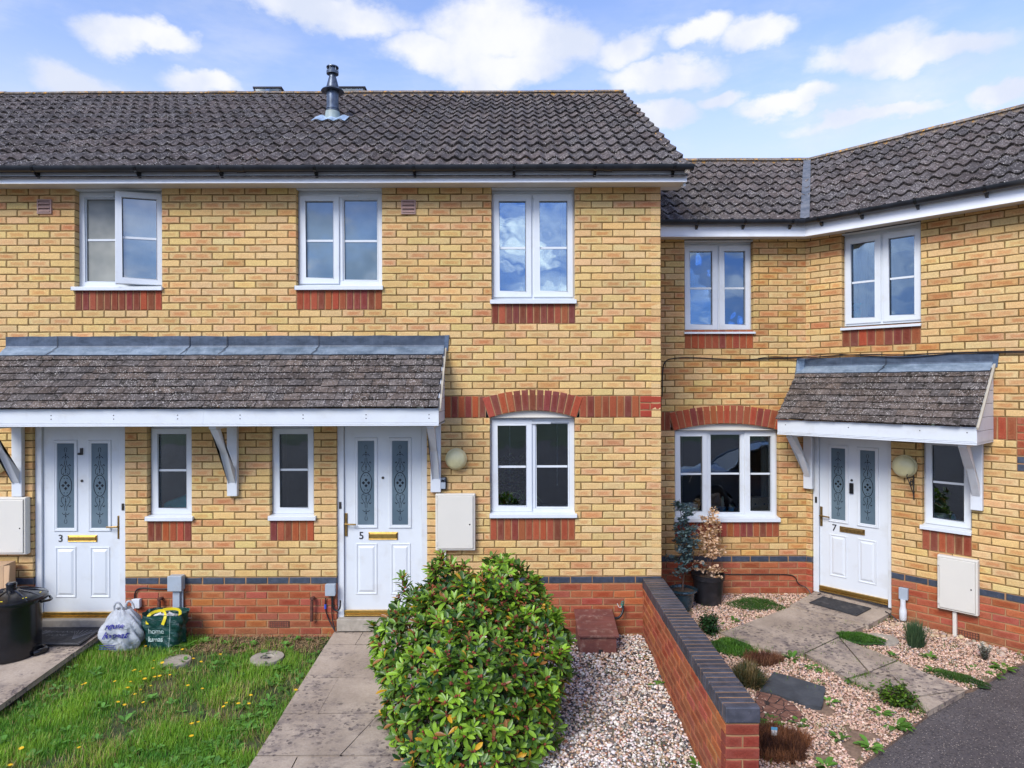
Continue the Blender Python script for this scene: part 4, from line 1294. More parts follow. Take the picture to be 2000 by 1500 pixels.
SL = math.radians(31.2)
def ridge(parent, F, u0, u1, dr, zr, slope=SL, r=0.11):
    mb = MB(); n = 10; k = int(round((u1 - u0) / 0.45)); L = (u1 - u0) / k
    for i in range(k):
        a, b = u0 + i * L + 0.004, u0 + (i + 1) * L - 0.004
        j = R(-0.005, 0.005); v = R(0.8, 1.2); col = (v, v, v, 1); base = len(mb.V)
        for uu in (a, b):
            for t in range(n + 1):
                an = math.radians(8) + (math.pi - 2 * math.radians(8)) * t / n
                mb.V.append(F.P(uu, dr + r * math.cos(an), zr + j + r * 0.62 * math.sin(an)))
        for t in range(n): mb.f((base + t, base + t + 1, base + n + 2 + t, base + n + 1 + t), 0, col)
        mb.f(range(base, base + n + 1), 0, col); mb.f(range(base + n + 1, base + 2 * n + 2), 0, col)
    mb.box(F, u0 + 0.01, u1 - 0.01, dr - 0.085, dr + 0.085, zr - 0.045, zr + 0.03, 0, (1.4, 1.3, 1.2, 1))
    return mb.build('ridge', 'ridge', parent, smooth=0.8)
def rear(parent, F, u0, u1, dfront, zeave, dr, slope, front_deck=True):
    mb = MB(); zr = zeave + (dfront - dr) * math.tan(slope)
    run = dfront - dr
    back = dr - run
    for sg in (1, -1):
        q = [F.P(u0, dr, zr - 0.01), F.P(u1, dr, zr - 0.01), F.P(u1, dr + sg * (run - 0.03), zeave - (0.0 if sg > 0 else 0)), F.P(u0, dr + sg * (run - 0.03), zeave)]
        q = [F.P(u0, dr, zr - 0.012), F.P(u1, dr, zr - 0.012), F.P(u1, dr + sg * (run - 0.03), zeave - 0.002), F.P(u0, dr + sg * (run - 0.03), zeave - 0.002)]
        mb.quad(q); mb.quad([(v[0], v[1], v[2] - 0.05) for v in q])
    return mb.build('roof_deck', 'roof', parent)

# ---- main roof
DF, ZE, DR = 0.318, 4.872, -3.70
NC = 14; GA = (DF - DR) / math.cos(SL) / NC
ZR = ZE + (DF - DR) * math.tan(SL)
for h, a, b in ((h3, -8.85, PX), (h5, PX, 1.770)):
    rt = pantiles(h, 'roof', MAIN, a, b, DF, ZE, SL, NC, GA)
    ridge(rt, MAIN, a, b, DR, ZR + 0.005)
    rear(rt, MAIN, a, b, DF, ZE, DR, SL)
    fb = 1.760 if h is h5 else b
    fa = fascia_run(h, MAIN, a, fb, 0.24, 4.772, 4.90, 4.790, endR=(1.548, 1.760) if h is h5 else None)
gutter(h3, MAIN, -8.85, PX - .001, 0.305, 4.918, [-4.74, -3.725], endcap=False)
gutter(h5, MAIN, PX, 1.795, 0.305, 4.918, [-2.90, -1.95, -0.967, 0.025, 0.83, 1.613], joints=[-2.69, 0.96])
# verge: undercloak strip and barge board on the gable end
mb = MB()
def VP(x, y, z): return (x, y, z)
def slab_along(mb, x0, x1, w0, w1, y0=-0.33, y1=3.70):
    t = math.tan(SL)
    def zz(y): return ZE + (y + DF) * t
    mb.hexa([(x0, y0, zz(y0) + w0), (x1, y0, zz(y0) + w0), (x1, y1, zz(y1) + w0), (x0, y1, zz(y1) + w0),
             (x0, y0, zz(y0) + w1), (x1, y0, zz(y0) + w1), (x1, y1, zz(y1) + w1), (x0, y1, zz(y1) + w1)])
slab_along(mb, 1.72, 1.768, -0.03, 0.028)
mb.build('verge_mortar', 'ridge', h5)
mb = MB(); slab_along(mb, 1.735, 1.758, -0.20, -0.031, y0=-0.20); mb.build('barge_board', 'upvc_old', h5)
# gable wall above and beside the set-back house
t = math.tan(SL)
def gl(zm):
    if zm < 4.75: return (0.0, 1.06) if zm < 4.4 else (0.0, 7.35)
    y = (zm - ZE + 0.10) / t - DF
    return (max(0.0, y), 7.4 - max(0.0, y))
wall(h5, 'gable_wall', SIDE, (0, 7.4), (-1, 9), ZB, 97, [], kmain, 0.1125, ulim=gl)
# flue
fx, fy = -2.39, 2.42
fx = (650 - 0.0 + 1.4 - 1000) / FPX * (7.09 + 2.03) if False else -2.36
fy = 1.93
fz = ZE + (fy + DF) * t
f = MB()
f.lathe((fx, fy, fz), [(0.078, -0.05), (0.078, 0.30), (0.080, 0.42), (0.078, 0.43)], 28)
f.lathe((fx, fy, fz), [(0.086, 0.150), (0.086, 0.165)], 28); f.lathe((fx, fy, fz), [(0.086, 0.125), (0.086, 0.137)], 28)
fl = f.build('flue', 'steel', h5, smooth=0.6, label='dark boiler flue rising through the tiles')
f = MB(); f.lathe((fx, fy, fz), [(0.150, 0.385), (0.140, 0.40), (0.085, 0.43), (0.052, 0.56), (0.046, 0.575), (0.046, 0.62)], 28)
f.build('storm_collar', 'steel', fl, smooth=0.6)
f = MB(); f.lathe((fx, fy, fz), [(0.050, 0.61), (0.078, 0.615), (0.080, 0.648), (0.070, 0.652), (0.040, 0.650)], 28)
f.lathe((fx, fy, fz), [(0.080, 0.70), (0.078, 0.712), (0.045, 0.722), (0.0, 0.724)], 28)
f.lathe((fx, fy, fz), [(0.055, 0.655), (0.055, 0.705)], 20)
for i in range(6):
    a = i * math.pi / 3 + .3
    f.tube([(fx + .07 * math.cos(a), fy + .07 * math.sin(a), fz + .645), (fx + .07 * math.cos(a), fy + .07 * math.sin(a), fz + .705)], .005, 5)
f.build('cowl', 'steel', fl, smooth=0.6)
f = MB(); f.lathe((fx, fy, fz), [(0.108, -0.08), (0.104, -0.02), (0.092, 0.115), (0.084, 0.118)], 28)
f.build('weathering_slate', 'fluebase', fl, smooth=0.6)
f = MB()
for i in range(20):
    for j in range(5):
        x0, x1 = fx - .22 + .022 * i, fx - .22 + .022 * (i + 1)
        y0, y1 = fy - .25 + .05 * j, fy - .25 + .05 * (j + 1)
        def hz(x, y): return ZE + (y + DF) * t + 0.058 + 0.024 * (wave(x / .1475)) / 1.0 - (0.02 if False else 0)
        f.quad([(x0, y0, hz(x0, y0)), (x1, y0, hz(x1, y0)), (x1, y1, hz(x1, y1)), (x0, y1, hz(x0, y1))], 0, (3.0, 3.0, 3.0, 1))
f.build('flashing', 'lead', fl, smooth=3.1)
# roof windows open on the far slope, their sashes standing above the ridge
for (x0, x1) in ((-4.10, -3.66), (-2.76, -2.33)):
    h = h3 if x1 < PX else h5
    f = MB()
    y0, y1 = 3.78, 4.05
    f.hexa([(x0, y0, ZR - .12), (x1, y0, ZR - .12), (x1, y0 + .03, ZR - .12), (x0, y0 + .03, ZR - .12), (x0, y0, ZR + .165), (x1, y0, ZR + .165), (x1, y0 + .03, ZR + .165), (x0, y0 + .03, ZR + .165)])
    f.hexa([(x0 - .01, y0 - .02, ZR + .166), (x1 + .01, y0 - .02, ZR + .166), (x1 + .06, y1, ZR + .06), (x0 - .01, y1, ZR + .06), (x0 - .01, y0 - .02, ZR + .185), (x1 + .01, y0 - .02, ZR + .185), (x1 + .06, y1, ZR + .08), (x0 - .01, y1, ZR + .08)])
    rw = f.build('roof_window', 'black_plastic', h)
    f = MB(); f.box(WORLD, x0 - 0.02, x1 + 0.05, y0 - 0.09, y0 - 0.03, ZR + .05, ZR + .08); f.build('flashing', 'lead', rw)
    f = MB(); f.box(WORLD, x0 + .03, x1 - .03, y0 - .008, y0 - .001, ZR + .09, ZR + .15); f.build('pane', 'glass', rw)

# air vents high on the wall, low air brick
def vent(house, F, px, py, w=0.15, h=0.15):
    u, z = F.px(px, py); f = MB()
    f.ring(F, u - w / 2, u + w / 2, z - h / 2, z + h / 2, 0.014, -0.004, 0.016)
    f.box(F, u - w / 2 + .013, u + w / 2 - .013, -0.004, 0.002, z - h / 2 + .013, z + h / 2 - .013)
    for i in range(3):
        zz = z - h / 2 + 0.016 + i * (h - .03) / 3
        f.hexa([F.P(u - w / 2 + .014, .002, zz + .008), F.P(u + w / 2 - .014, .002, zz + .008), F.P(u + w / 2 - .014, .022, zz), F.P(u - w / 2 + .014, .022, zz),
                F.P(u - w / 2 + .014, .002, zz + .034), F.P(u + w / 2 - .014, .002, zz + .034), F.P(u + w / 2 - .014, .024, zz + .006), F.P(u - w / 2 + .014, .024, zz + .006)])
    return f.build('air_vent', 'vent', house, bevel=0.002)
vent(h3, MAIN, 88, 404); vent(h5, MAIN, 798, 405)
def airbrick(house, F, x0, x1, y0, y1, mat='rust'):
    u0, u1, z0, z1 = R2(F, x0, x1, y0, y1, 0.0); f = MB()
    f.ring(F, u0, u1, z0, z1, 0.006, -.004, 0.004)
    n = 8; w = (u1 - u0 - .012) / n
    for i in range(1, n): f.box(F, u0 + .006 + i * w - .004, u0 + .006 + i * w + .004, -.004, .003, z0 + .006, z1 - .006)
    for i in (1, 2): f.box(F, u0 + .006, u1 - .006, -.004, .002, z0 + (z1 - z0) * i / 3 - .003, z0 + (z1 - z0) * i / 3 + .003)
    f.build('air_brick', mat, house)
airbrick(h3, MAIN, 527, 565, 1213, 1225)

# ------------------------------------------------------------------ the set-back house
ZH = -0.06                                   # courses set so that the blue course tops out at 0.69
def k7(i): return 'r' if i < 9 else 's' if i == 9 else 'b'
RU = rect_px(REC, 1337, 1467, 478, 648, 'R'); RL = rect_px(REC, 1318, 1517, 838, 1012, 'R')
WU = rect_px(WING, 1649, 1798, 454, 633, 'L'); WS = rect_px(WING, 1805, 1897, 855, 1031, 'L')
def s7(r): return ZH + round((r[2] - 0.012 - ZH) / 0.075) * 0.075
D7 = (U(WING, 1588, 1000, -.035), U(WING, 1740, 1000, 0))
NH = 61
opR = [(RU[0], RU[1], s7(RU) - .225, 4.6), (RL[0], RL[1], s7(RL) - .225, 2.265), (1.548, 3.30, 2.19, 2.415)]
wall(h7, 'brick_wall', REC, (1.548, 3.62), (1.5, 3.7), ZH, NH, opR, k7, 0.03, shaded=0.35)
u85 = U(WING, 1985, 840); uq = u85
opW = [(WU[0], WU[1], s7(WU) - .225, 4.6), (WS[0], WS[1], s7(WS) - .225, 2.265), (D7[0], D7[1], -.1, 2.265), (1.30, 4.3, 2.19, 2.415), (u85, 4.3, 1.89, 2.415)]
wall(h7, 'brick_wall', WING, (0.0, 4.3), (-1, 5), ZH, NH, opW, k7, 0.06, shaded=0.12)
for r, n in ((RU, 10), (RL, 16)): panel(h7, REC, r, n)
panel(h7, WING, WU, 9); panel(h7, WING, WS, 6)
mb = MB(); uc7 = (RL[0] + RL[1]) / 2; hf7 = (RL[1] - RL[0]) / 2
arch(mb, REC, uc7, hf7 + 0.012, 2.188, 0.085, 17)
soldiers(mb, REC, 1.552, uc7 - hf7 - 0.05, 2.19, 2.415)
soldiers(mb, REC, uc7 + hf7 + 0.05, 3.30, 2.19, 2.415)
mb.build('brick_arch', BM, h7)
mb = MB(); soldiers(mb, WING, 1.36, u85, 2.19, 2.415)
for i in range(7):
    z = 1.89 + i * .075
    if i < 2:
        mb.brick(WING, [(u85 + .005, z + .005), (u85 + .22, z + .005), (u85 + .22, z + .07), (u85 + .005, z + .07)], 0, .1, bluec(), 1)
        mb.brick(WING, [(u85 + .23, z + .005), (u85 + .445, z + .005), (u85 + .445, z + .07), (u85 + .23, z + .07)], 0, .1, bluec(), 1)
    else:
        for k in range(3):
            o_ = (i % 2) * .1125
            a, b = u85 + .005 + max(0, k * .225 - o_), u85 + (k + 1) * .225 - .005 - o_
            mb.brick(WING, [(a, z + .005), (b, z + .005), (b, z + .07), (a, z + .07)], 0, .1, redc(), 0)
mb.quad([WING.P(u85, -.006, 1.89), WING.P(4.3, -.006, 1.89), WING.P(4.3, -.006, 2.415), WING.P(u85, -.006, 2.415)], 3)
mb.build('brick_band', BM, h7)
arch_panel(h7, REC, uc7, hf7, 2.205, 0.07)
window(h7, REC, RU, [U(REC, 1402, 560, FD)], ['o', 'o'], Z(REC, 563.6, 1402, -.1), 'glass_up', sill=sl(REC, 1336, 1475, 648, 652), ztop_open=4.46,
       vents=[(U(REC, 1342, 483, FD), U(REC, 1398, 483, FD), Z(REC, 482, 1370, FD)), (U(REC, 1405, 483, FD), U(REC, 1463, 483, FD), Z(REC, 482, 1430, FD))],
       label='upstairs window in the set-back wall')
window(h7, REC, RL, [U(REC, 1382.5, 900, FD), U(REC, 1451.5, 900, FD)], ['o', 'f', 'o'], Z(REC, 925, 1417, -.1), 'glass', sill=sl(REC, 1317, 1524, 1011, 1020),
       vents=[(U(REC, 1323, 842, FD), U(REC, 1382, 842, FD), Z(REC, 843, 1350, FD)), (U(REC, 1453, 842, FD), U(REC, 1513, 842, FD), Z(REC, 843, 1480, FD))],
       label='three-light window under the arch in the set-back wall', roomdepth=1.2, curtains=[(U(REC, 1486, 900, -.2), U(REC, 1508, 900, -.2)), (U(REC, 1322, 900, -.2), U(REC, 1333, 900, -.2))])
window(h7, WING, WU, [U(WING, 1723, 545, FD)], ['o', 'o'], Z(WING, 547, 1723, -.1), 'glass_mid', sill=sl(WING, 1642, 1799, 636, 641), ztop_open=4.46,
       vents=[(U(WING, 1656, 465, FD), U(WING, 1715, 465, FD), Z(WING, 464, 1690, FD) - .006), (U(WING, 1728, 455, FD), U(WING, 1792, 455, FD), Z(WING, 452, 1760, FD) - .006)],
       curtains=[(U(WING, 1668, 560, -.2), U(WING, 1692, 560, -.2))], label='upstairs window over the small canopy')
window(h7, WING, WS, [], ['o'], Z(WING, 943, 1852, -.1), 'glass', sill=sl(WING, 1797, 1897, 1031, 1040), ztop_open=2.26, label='narrow window beside the door marked 7')
def d7(x0, x1, y0, y1): return R2(WING, x0, x1, y0, y1, -0.058)
def lock7(dr, L):
    a, b, c, e = R2(WING, 1659.5, 1667.5, 943, 964, L)
    p = MB(); p.box(WING, a, b, L + .0005, L + .022, c, e)
    k = p.build('keypad_lock', 'black_plastic', dr, bevel=0.006)
door(h7, WING, D7, (U(WING, 1601.5, 1000, LD), U(WING, 1735, 1000, LD)), 0.30, 2.25,
     [d7(1623.5, 1650.5, 875.5, 1015), d7(1680, 1709, 880, 1023.5)], [d7(1620, 1654, 1044.6, 1127), d7(1675, 1712, 1054, 1140)],
     '7', (U(WING, 1625, 1030, LD), Z(WING, 1036.5, 1630, LD)), d7(1640, 1689, 1031, 1042), (U(WING, 1604.5, 1008, LD), Z(WING, 1027, 1604, LD), Z(WING, 989, 1604, LD)), 1,
     'white panelled front door marked 7', dull=True, peep=(U(WING, 1663.5, 938, LD), Z(WING, 938, 1663.5, LD)), latch=(U(WING, 1593.5, 976, -.03), Z(WING, 976, 1593.5, -.03)), extra=lock7)
NA7 = [(u, 2.28) for u in (0.03, 0.72, 1.40, 1.80)]
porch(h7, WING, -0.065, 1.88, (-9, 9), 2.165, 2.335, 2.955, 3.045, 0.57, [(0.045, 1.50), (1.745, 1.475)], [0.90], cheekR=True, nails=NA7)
# the left end of the lead dressed round onto the set-back wall
mb = MB(); x0 = U(REC, 1556, 720)
mb.hexa([REC.P(x0 - .03, .001, 2.80), REC.P(3.50, .001, 2.80), REC.P(3.45, .06, 2.82), REC.P(x0 - .02, .03, 2.80), REC.P(x0, .001, 3.045), REC.P(3.50, .001, 3.045), REC.P(3.49, .014, 3.045), REC.P(x0, .012, 3.045)], 0, (1.1, 1.2, 1.3, 1))
mb.build('lead_flashing', 'lead', h7)

# roofs
D7F, Z7, D7R = 0.268, 4.592, -2.20
N7 = 9; G7 = (D7F - D7R) / math.cos(SL) / N7; ZR7 = Z7 + (D7F - D7R) * math.tan(SL); cs = math.cos(SL)
KV = 0.445
def rec_max(s): return 3.505 + KV * (s * cs - D7F) - 0.02
def wing_min(s): return -KV * (s * cs - D7F) + 0.02
pr = pantiles(h7, 'roof', REC, 1.548, rec_max, D7F, Z7, SL, N7, G7, ubase=1.50)
ridge(pr, REC, 1.548, 3.505 + KV * 2.2, D7R, ZR7 + .005)
wr = pantiles(h7, 'roof', WING, wing_min, 4.5, D7F, Z7, SL, N7, G7, ubase=0.1)
ridge(wr, WING, -KV * 2.2, 4.5, D7R, ZR7 + .005)
mb = MB()
def vpt(v, dx=0.0, w=0.0):      # along the valley, v metres behind the wall
    a = Vector(REC.P(3.505 + KV * v, -v, Z7 + (v + D7F) * math.tan(SL) + w))
    perp = Vector((1.669, -0.743, 0)).normalized()
    return tuple(a + perp * dx + Vector((0, 0, abs(dx) * 0.20)))
n = 12
for i in range(n):
    v0, v1 = -0.30 + 2.5 * i / n, -0.30 + 2.5 * (i + 1) / n
    for (a, b) in ((-0.05, 0.0), (0.0, 0.05)):
        mb.quad([vpt(v0, a, .075), vpt(v0, b, .075), vpt(v1, b, .075), vpt(v1, a, .075)], 0, (1.25, 1.0, .82, 1))
    for sgn in (-1, 1):
        mb.quad([vpt(v0, sgn * .05, .075), vpt(v1, sgn * .05, .075), vpt(v1, sgn * .05, -.02), vpt(v0, sgn * .05, -.02)], 0, (2, 2, 2, 1))
mb.build('valley', 'lead', pr)
mb = MB()
zr = ZR7 - 0.012
mb.quad([REC.P(1.548, .27, Z7), REC.P(3.505 - KV * .27, .27, Z7), REC.P(3.505 + KV * 2.2, -2.2, zr), REC.P(1.548, -2.2, zr)])
mb.quad([WING.P(KV * .27, .27, Z7), WING.P(4.5, .27, Z7), WING.P(4.5, -2.2, zr), WING.P(-KV * 2.2, -2.2, zr)])
mb.quad([REC.P(1.548, -4.6, Z7), REC.P(5.6, -4.6, Z7), REC.P(3.505 + KV * 2.2, -2.2, zr), REC.P(1.548, -2.2, zr)])
mb.quad([WING.P(-2.1, -4.6, Z7), WING.P(4.5, -4.6, Z7), WING.P(4.5, -2.2, zr), WING.P(-KV * 2.2, -2.2, zr)])
mb.build('roof_deck', 'roof', pr)
fascia_run(h7, REC, 1.56, 3.505, 0.25, 4.448, 4.60, 4.470, miter1=-KV)
fascia_run(h7, WING, 0.0, 4.5, 0.25, 4.448, 4.60, 4.470, miter0=KV)
gutter(h7, REC, 1.56, 3.505, 0.31, 4.624, [U(REC, x, 450, .3) for x in (1362, 1453, 1545)], endcap=False, miter1=-KV, joints=[3.32])
gutter(h7, WING, 0.0, 4.5, 0.31, 4.624, [U(WING, x, y, .3) for x, y in ((1602, 436), (1681, 420), (1790, 398), (1925, 372))], endcap=False, miter0=KV)
airbrick(h7, WING, 1867, 1912, 1233, 1249, 'rust')
# ------------------------------------------------------------------ the ground
def gz7(x, y): return 0.16 + 0.06 * y
def gz5(x, y): return 0.13 + 0.05 * y
def gp5(x, y): return 0.19 + 0.05 * y
def gp3(x, y): return 0.255 + 0.06 * y
def at(px, py, zf, lift=0.0):
    """the ground point seen at a measured photo point"""
    x = px - ROLL * (py - 750); y = py + ROLL * (px - 1000)
    X = Y = 0.0
    for _ in range(12):
        dep = (CAMZ - zf(X, Y) - lift) * FPX / (y - 750)
        Y = dep + CAMY; X = (x - 1000) / FPX * dep
    return X, Y
def poly_obj(name, pts, zf, mat, th=0.0, lift=0.0, **kw):
    mb = MB(); n = len(pts)
    top = [(x, y, zf(x, y) + lift) for x, y in pts]
    mb.quad(top)
    if th:
        b = len(mb.V); mb.V += top + [(x, y, z - th) for x, y, z in top]
        for i in range(n):
            j = (i + 1) % n; mb.f((b + i, b + j, b + n + j, b + n + i))
    return mb.build(name, mat, **kw)

mb = MB(); mb.quad([(-400, -400, -0.35), (400, -400, -0.35), (400, 500, -0.35), (-400, 500, -0.35)])
mb.build('ground', 'farfield', kind='structure')
def groad(x, y):
    if y < -3.3: return -0.06
    k = min(1, max(0, (x - 1.30) / 0.3))
    return -0.06 * (1 - k) + k * (0.14 + 0.06 * max(y, -3.3))
mb = MB()
xs = [-30, -12, -6, 0, 1.30, 1.60, 2.4, 3.4, 4.6, 6, 12, 30]; ys = [-24, -14, -8, -5, -3.3, -2.6, -1.8, -1.0, 0, 1.05, 6]
for j in range(len(ys)):
    for i in range(len(xs)): mb.V.append((xs[i], ys[j], groad(xs[i], ys[j])))
for j in range(len(ys) - 1):
    for i in range(len(xs) - 1):
        q = j * len(xs) + i; mb.f((q, q + 1, q + len(xs) + 1, q + len(xs)))
mb.build('road', 'asphalt', kind='structure')

poly_obj('lawn', [(-4.22, 0.06), (-1.83, 0.06), (-1.83, -3.2), (-4.22, -3.2)], gz5, 'earthgrass', 0.12, kind='structure')
poly_obj('gravel_bed', [(-0.80, 0.06), (1.38, 0.06), (1.36, -3.2), (-0.80, -3.2)], gz5, 'earthgrey', 0.12, kind='structure')
EDGE7 = [at(x, y, gz7) for x, y in ((2005, 1292), (1985, 1299), (1900, 1347), (1885, 1350), (1812, 1396), (1760, 1436), (1674, 1500))]
GARD7 = [(1.555, 1.08), (3.50, 1.08)] + [WING.P(2.25, 0.02, 0)[:2]] + EDGE7 + [(1.95, -2.85), (1.53, -2.95)]
poly_obj('garden_bed', GARD7, gz7, 'earthpink', 0.12, kind='structure')

def slabs(name, polys, zf, lift, th=0.05):
    mb = MB()
    for pts in polys:
        cx = sum(p[0] for p in pts) / len(pts); cy = sum(p[1] for p in pts) / len(pts)
        q = []
        for (x, y) in pts:
            L = math.hypot(x - cx, y - cy); k = max(0, 1 - 0.011 / max(L, 0.01))
            q.append((cx + (x - cx) * k + R(-.002, .002), cy + (y - cy) * k + R(-.002, .002)))
        dz = R(-0.004, 0.004); tx, ty = R(-.006, .006), R(-.006, .006)
        n = len(q); b = len(mb.V)
        top = [(x, y, zf(x, y) + lift + dz + tx * (x - cx) + ty * (y - cy)) for x, y in q]
        mb.V += top + [(x, y, z - th) for x, y, z in top]
        mb.f(range(b, b + n))
        for i in range(n):
            j = (i + 1) % n; mb.f((b + i, b + j, b + n + j, b + n + i))
    return mb.build(name, 'slab', kind='structure', bevel=0.005)
rows = [0.04, -0.33, -1.01, -1.61, -2.18, -2.80, -3.4]
seam = [(-1.545, -1.56), (-1.53, -1.63), (-1.555, -1.565), (-1.07, -1.24), (-1.55, -1.54), (-1.2, -1.2)]
P5 = []
for i in range(6):
    a, b = rows[i], rows[i + 1]; s0, s1 = seam[i]
    P5 += [[(-1.85, a), (s0, a), (s1, b), (-1.85, b)], [(s0, a), (-0.72, a), (-0.72, b), (s1, b)]]
slabs('path', P5, gp5, 0)
P3 = []
rows = [0.04, -0.62, -1.25, -1.85, -2.5, -3.2]
for i in range(5):
    a, b = rows[i], rows[i + 1]; m = -4.62 - 0.12 * (i % 2)
    P3 += [[(-5.9, a), (m - .62, a), (m - .66, b), (-5.9, b)], [(m - .62, a), (m, a), (m - 0.06, b), (m - .66, b)], [(m, a), (-4.15, a), (-4.15 - (0 if i else 0), b), (m - 0.06, b)]]
slabs('path', P3, gp3, 0)
gl7 = lambda x, y: gz7(x, y) + 0.035
def A7(L): return [at(x, y, gl7) for x, y in L]
C7 = [(1754, 1291), (1887, 1347), (1809, 1390), (1790, 1374), (1744, 1360), (1700, 1343), (1658, 1326), (1697, 1314)]
PATH7 = [A7([(1543, 1186), (1695, 1222), (1637, 1244.5), (1571, 1276), (1515, 1274), (1468, 1261), (1405, 1236)]),
         A7([(1572, 1277), (1638, 1246), (1695, 1313), (1655, 1325)]), A7([(1641, 1245.5), (1753, 1289), (1698, 1312)]),
         A7([(1754, 1291), (1887, 1347), (1845, 1370), (1742, 1320), (1697, 1314)]), A7([(1697, 1314.5), (1741, 1320.5), (1790, 1362), (1844, 1371), (1809, 1389), (1790, 1374), (1744, 1360), (1700, 1343), (1658, 1326)])]
PATH7[3] = A7([(1754, 1291), (1887, 1347), (1788, 1361), (1742, 1320), (1698, 1313)])
PATH7[4] = A7([(1697, 1314.5), (1741, 1321), (1787, 1362), (1790, 1374), (1744, 1360), (1700, 1343), (1658, 1326)])
PATH7.append(A7([(1789, 1362), (1886, 1348), (1809, 1390), (1791, 1374)]))
slabs('path', PATH7, gl7, 0)
gs7 = lambda x, y: gz7(x, y) + 0.058
STEP7 = [at(x, y, gs7) for x, y in ((1587, 1157), (1743, 1196), (1697, 1221), (1541, 1184))]
STEP7 = [STEP7[0], (STEP7[0][0] + .2, STEP7[0][1] + .25), (STEP7[1][0] + .12, STEP7[1][1] + .05)] + STEP7[1:]
slabs('path', [STEP7], gs7, 0, 0.06)
# door steps
for h, D in ((h3, D3), (h5, D5)):
    mb = MB(); mb.box(MAIN, D[0] + .01, D[1] - .01, -0.12, 0.045, 0.20, 0.323)
    mb.build('doorstep', 'concrete', h, bevel=0.006)

# ------------------------------------------------------------------ scatter helpers
def inpoly(P, pts):
    P = np.asarray(P); x, y = P[:, 0], P[:, 1]; c = np.zeros(len(P), bool); n = len(pts)
    for i in range(n):
        x0, y0 = pts[i]; x1, y1 = pts[(i + 1) % n]
        if y0 == y1: continue
        c ^= ((y0 > y) != (y1 > y)) & (x < (x1 - x0) * (y - y0) / (y1 - y0) + x0)
    return c
_grid = rng.random((64, 64))
def vnoise(x, y, s):
    x = np.asarray(x) * s + 100; y = np.asarray(y) * s + 100
    xi, yi = np.floor(x).astype(int), np.floor(y).astype(int); fx, fy = x - xi, y - yi
    fx, fy = fx * fx * (3 - 2 * fx), fy * fy * (3 - 2 * fy)
    g_ = lambda a, b: _grid[a % 64, b % 64]
    return (g_(xi, yi) * (1 - fx) + g_(xi + 1, yi) * fx) * (1 - fy) + (g_(xi, yi + 1) * (1 - fx) + g_(xi + 1, yi + 1) * fx) * fy
def rotz(a): 
    c, s = np.cos(a), np.sin(a); z = np.zeros_like(a); o = np.ones_like(a)
    return np.stack([np.stack([c, -s, z], -1), np.stack([s, c, z], -1), np.stack([z, z, o], -1)], -2)
def rotx(a):
    c, s = np.cos(a), np.sin(a); z = np.zeros_like(a); o = np.ones_like(a)
    return np.stack([np.stack([o, z, z], -1), np.stack([z, c, -s], -1), np.stack([z, s, c], -1)], -2)
_t = (1 + 5 ** .5) / 2
ICO = np.array([(-1, _t, 0), (1, _t, 0), (-1, -_t, 0), (1, -_t, 0), (0, -1, _t), (0, 1, _t), (0, -1, -_t), (0, 1, -_t), (_t, 0, -1), (_t, 0, 1), (-_t, 0, -1), (-_t, 0, 1)]) / math.sqrt(1 + _t * _t)
ICOF = [(0, 11, 5), (0, 5, 1), (0, 1, 7), (0, 7, 10), (0, 10, 11), (1, 5, 9), (5, 11, 4), (11, 10, 2), (10, 7, 6), (7, 1, 8), (3, 9, 4), (3, 4, 2), (3, 2, 6), (3, 6, 8), (3, 8, 9), (4, 9, 5), (2, 4, 11), (6, 2, 10), (8, 6, 7), (9, 8, 1)]
def pebbles(name, P, zf, r0, r1, pal, label=None, sink=0.3):
    k = len(P); r = rng.uniform(r0, r1, k) * rng.uniform(0.8, 1.15, k)
    big = rng.random(k) < 0.05; r[big] *= 1.5
    sc = np.stack([r * rng.uniform(0.95, 1.45, k), r * rng.uniform(0.7, 1.0, k), r * rng.uniform(0.45, 0.8, k)], -1)
    m = rotz(rng.uniform(0, 6.28, k)) @ rotx(rng.normal(0, 0.35, k)) @ rotz(rng.uniform(0, 6.28, k))
    m = m * sc[:, None, :]
    z = np.array([zf(x, y) for x, y in P]) + r * sink + rng.uniform(0, 0.012, k)
    pos = np.column_stack([P, z])
    w = np.array([p[1] for p in pal]); w = w / w.sum()
    c = np.array([p[0] for p in pal])[rng.choice(len(pal), k, p=w)] * rng.uniform(0.75, 1.2, (k, 1)) * rng.uniform(0.94, 1.06, (k, 3))
    tv = ICO * (1 + rng.uniform(-0.08, 0.08, (12, 1)))
    return bulk(name, tv, ICOF, m, pos, c, 'stone', smooth=True, kind='stuff', label=label)
def spread(pts, dens, n=None):
    xs = [p[0] for p in pts]; ys = [p[1] for p in pts]
    A = (max(xs) - min(xs)) * (max(ys) - min(ys)); n = int(A * dens)
    P = np.column_stack([rng.uniform(min(xs), max(xs), n), rng.uniform(min(ys), max(ys), n)])
    return P[inpoly(P, pts)]

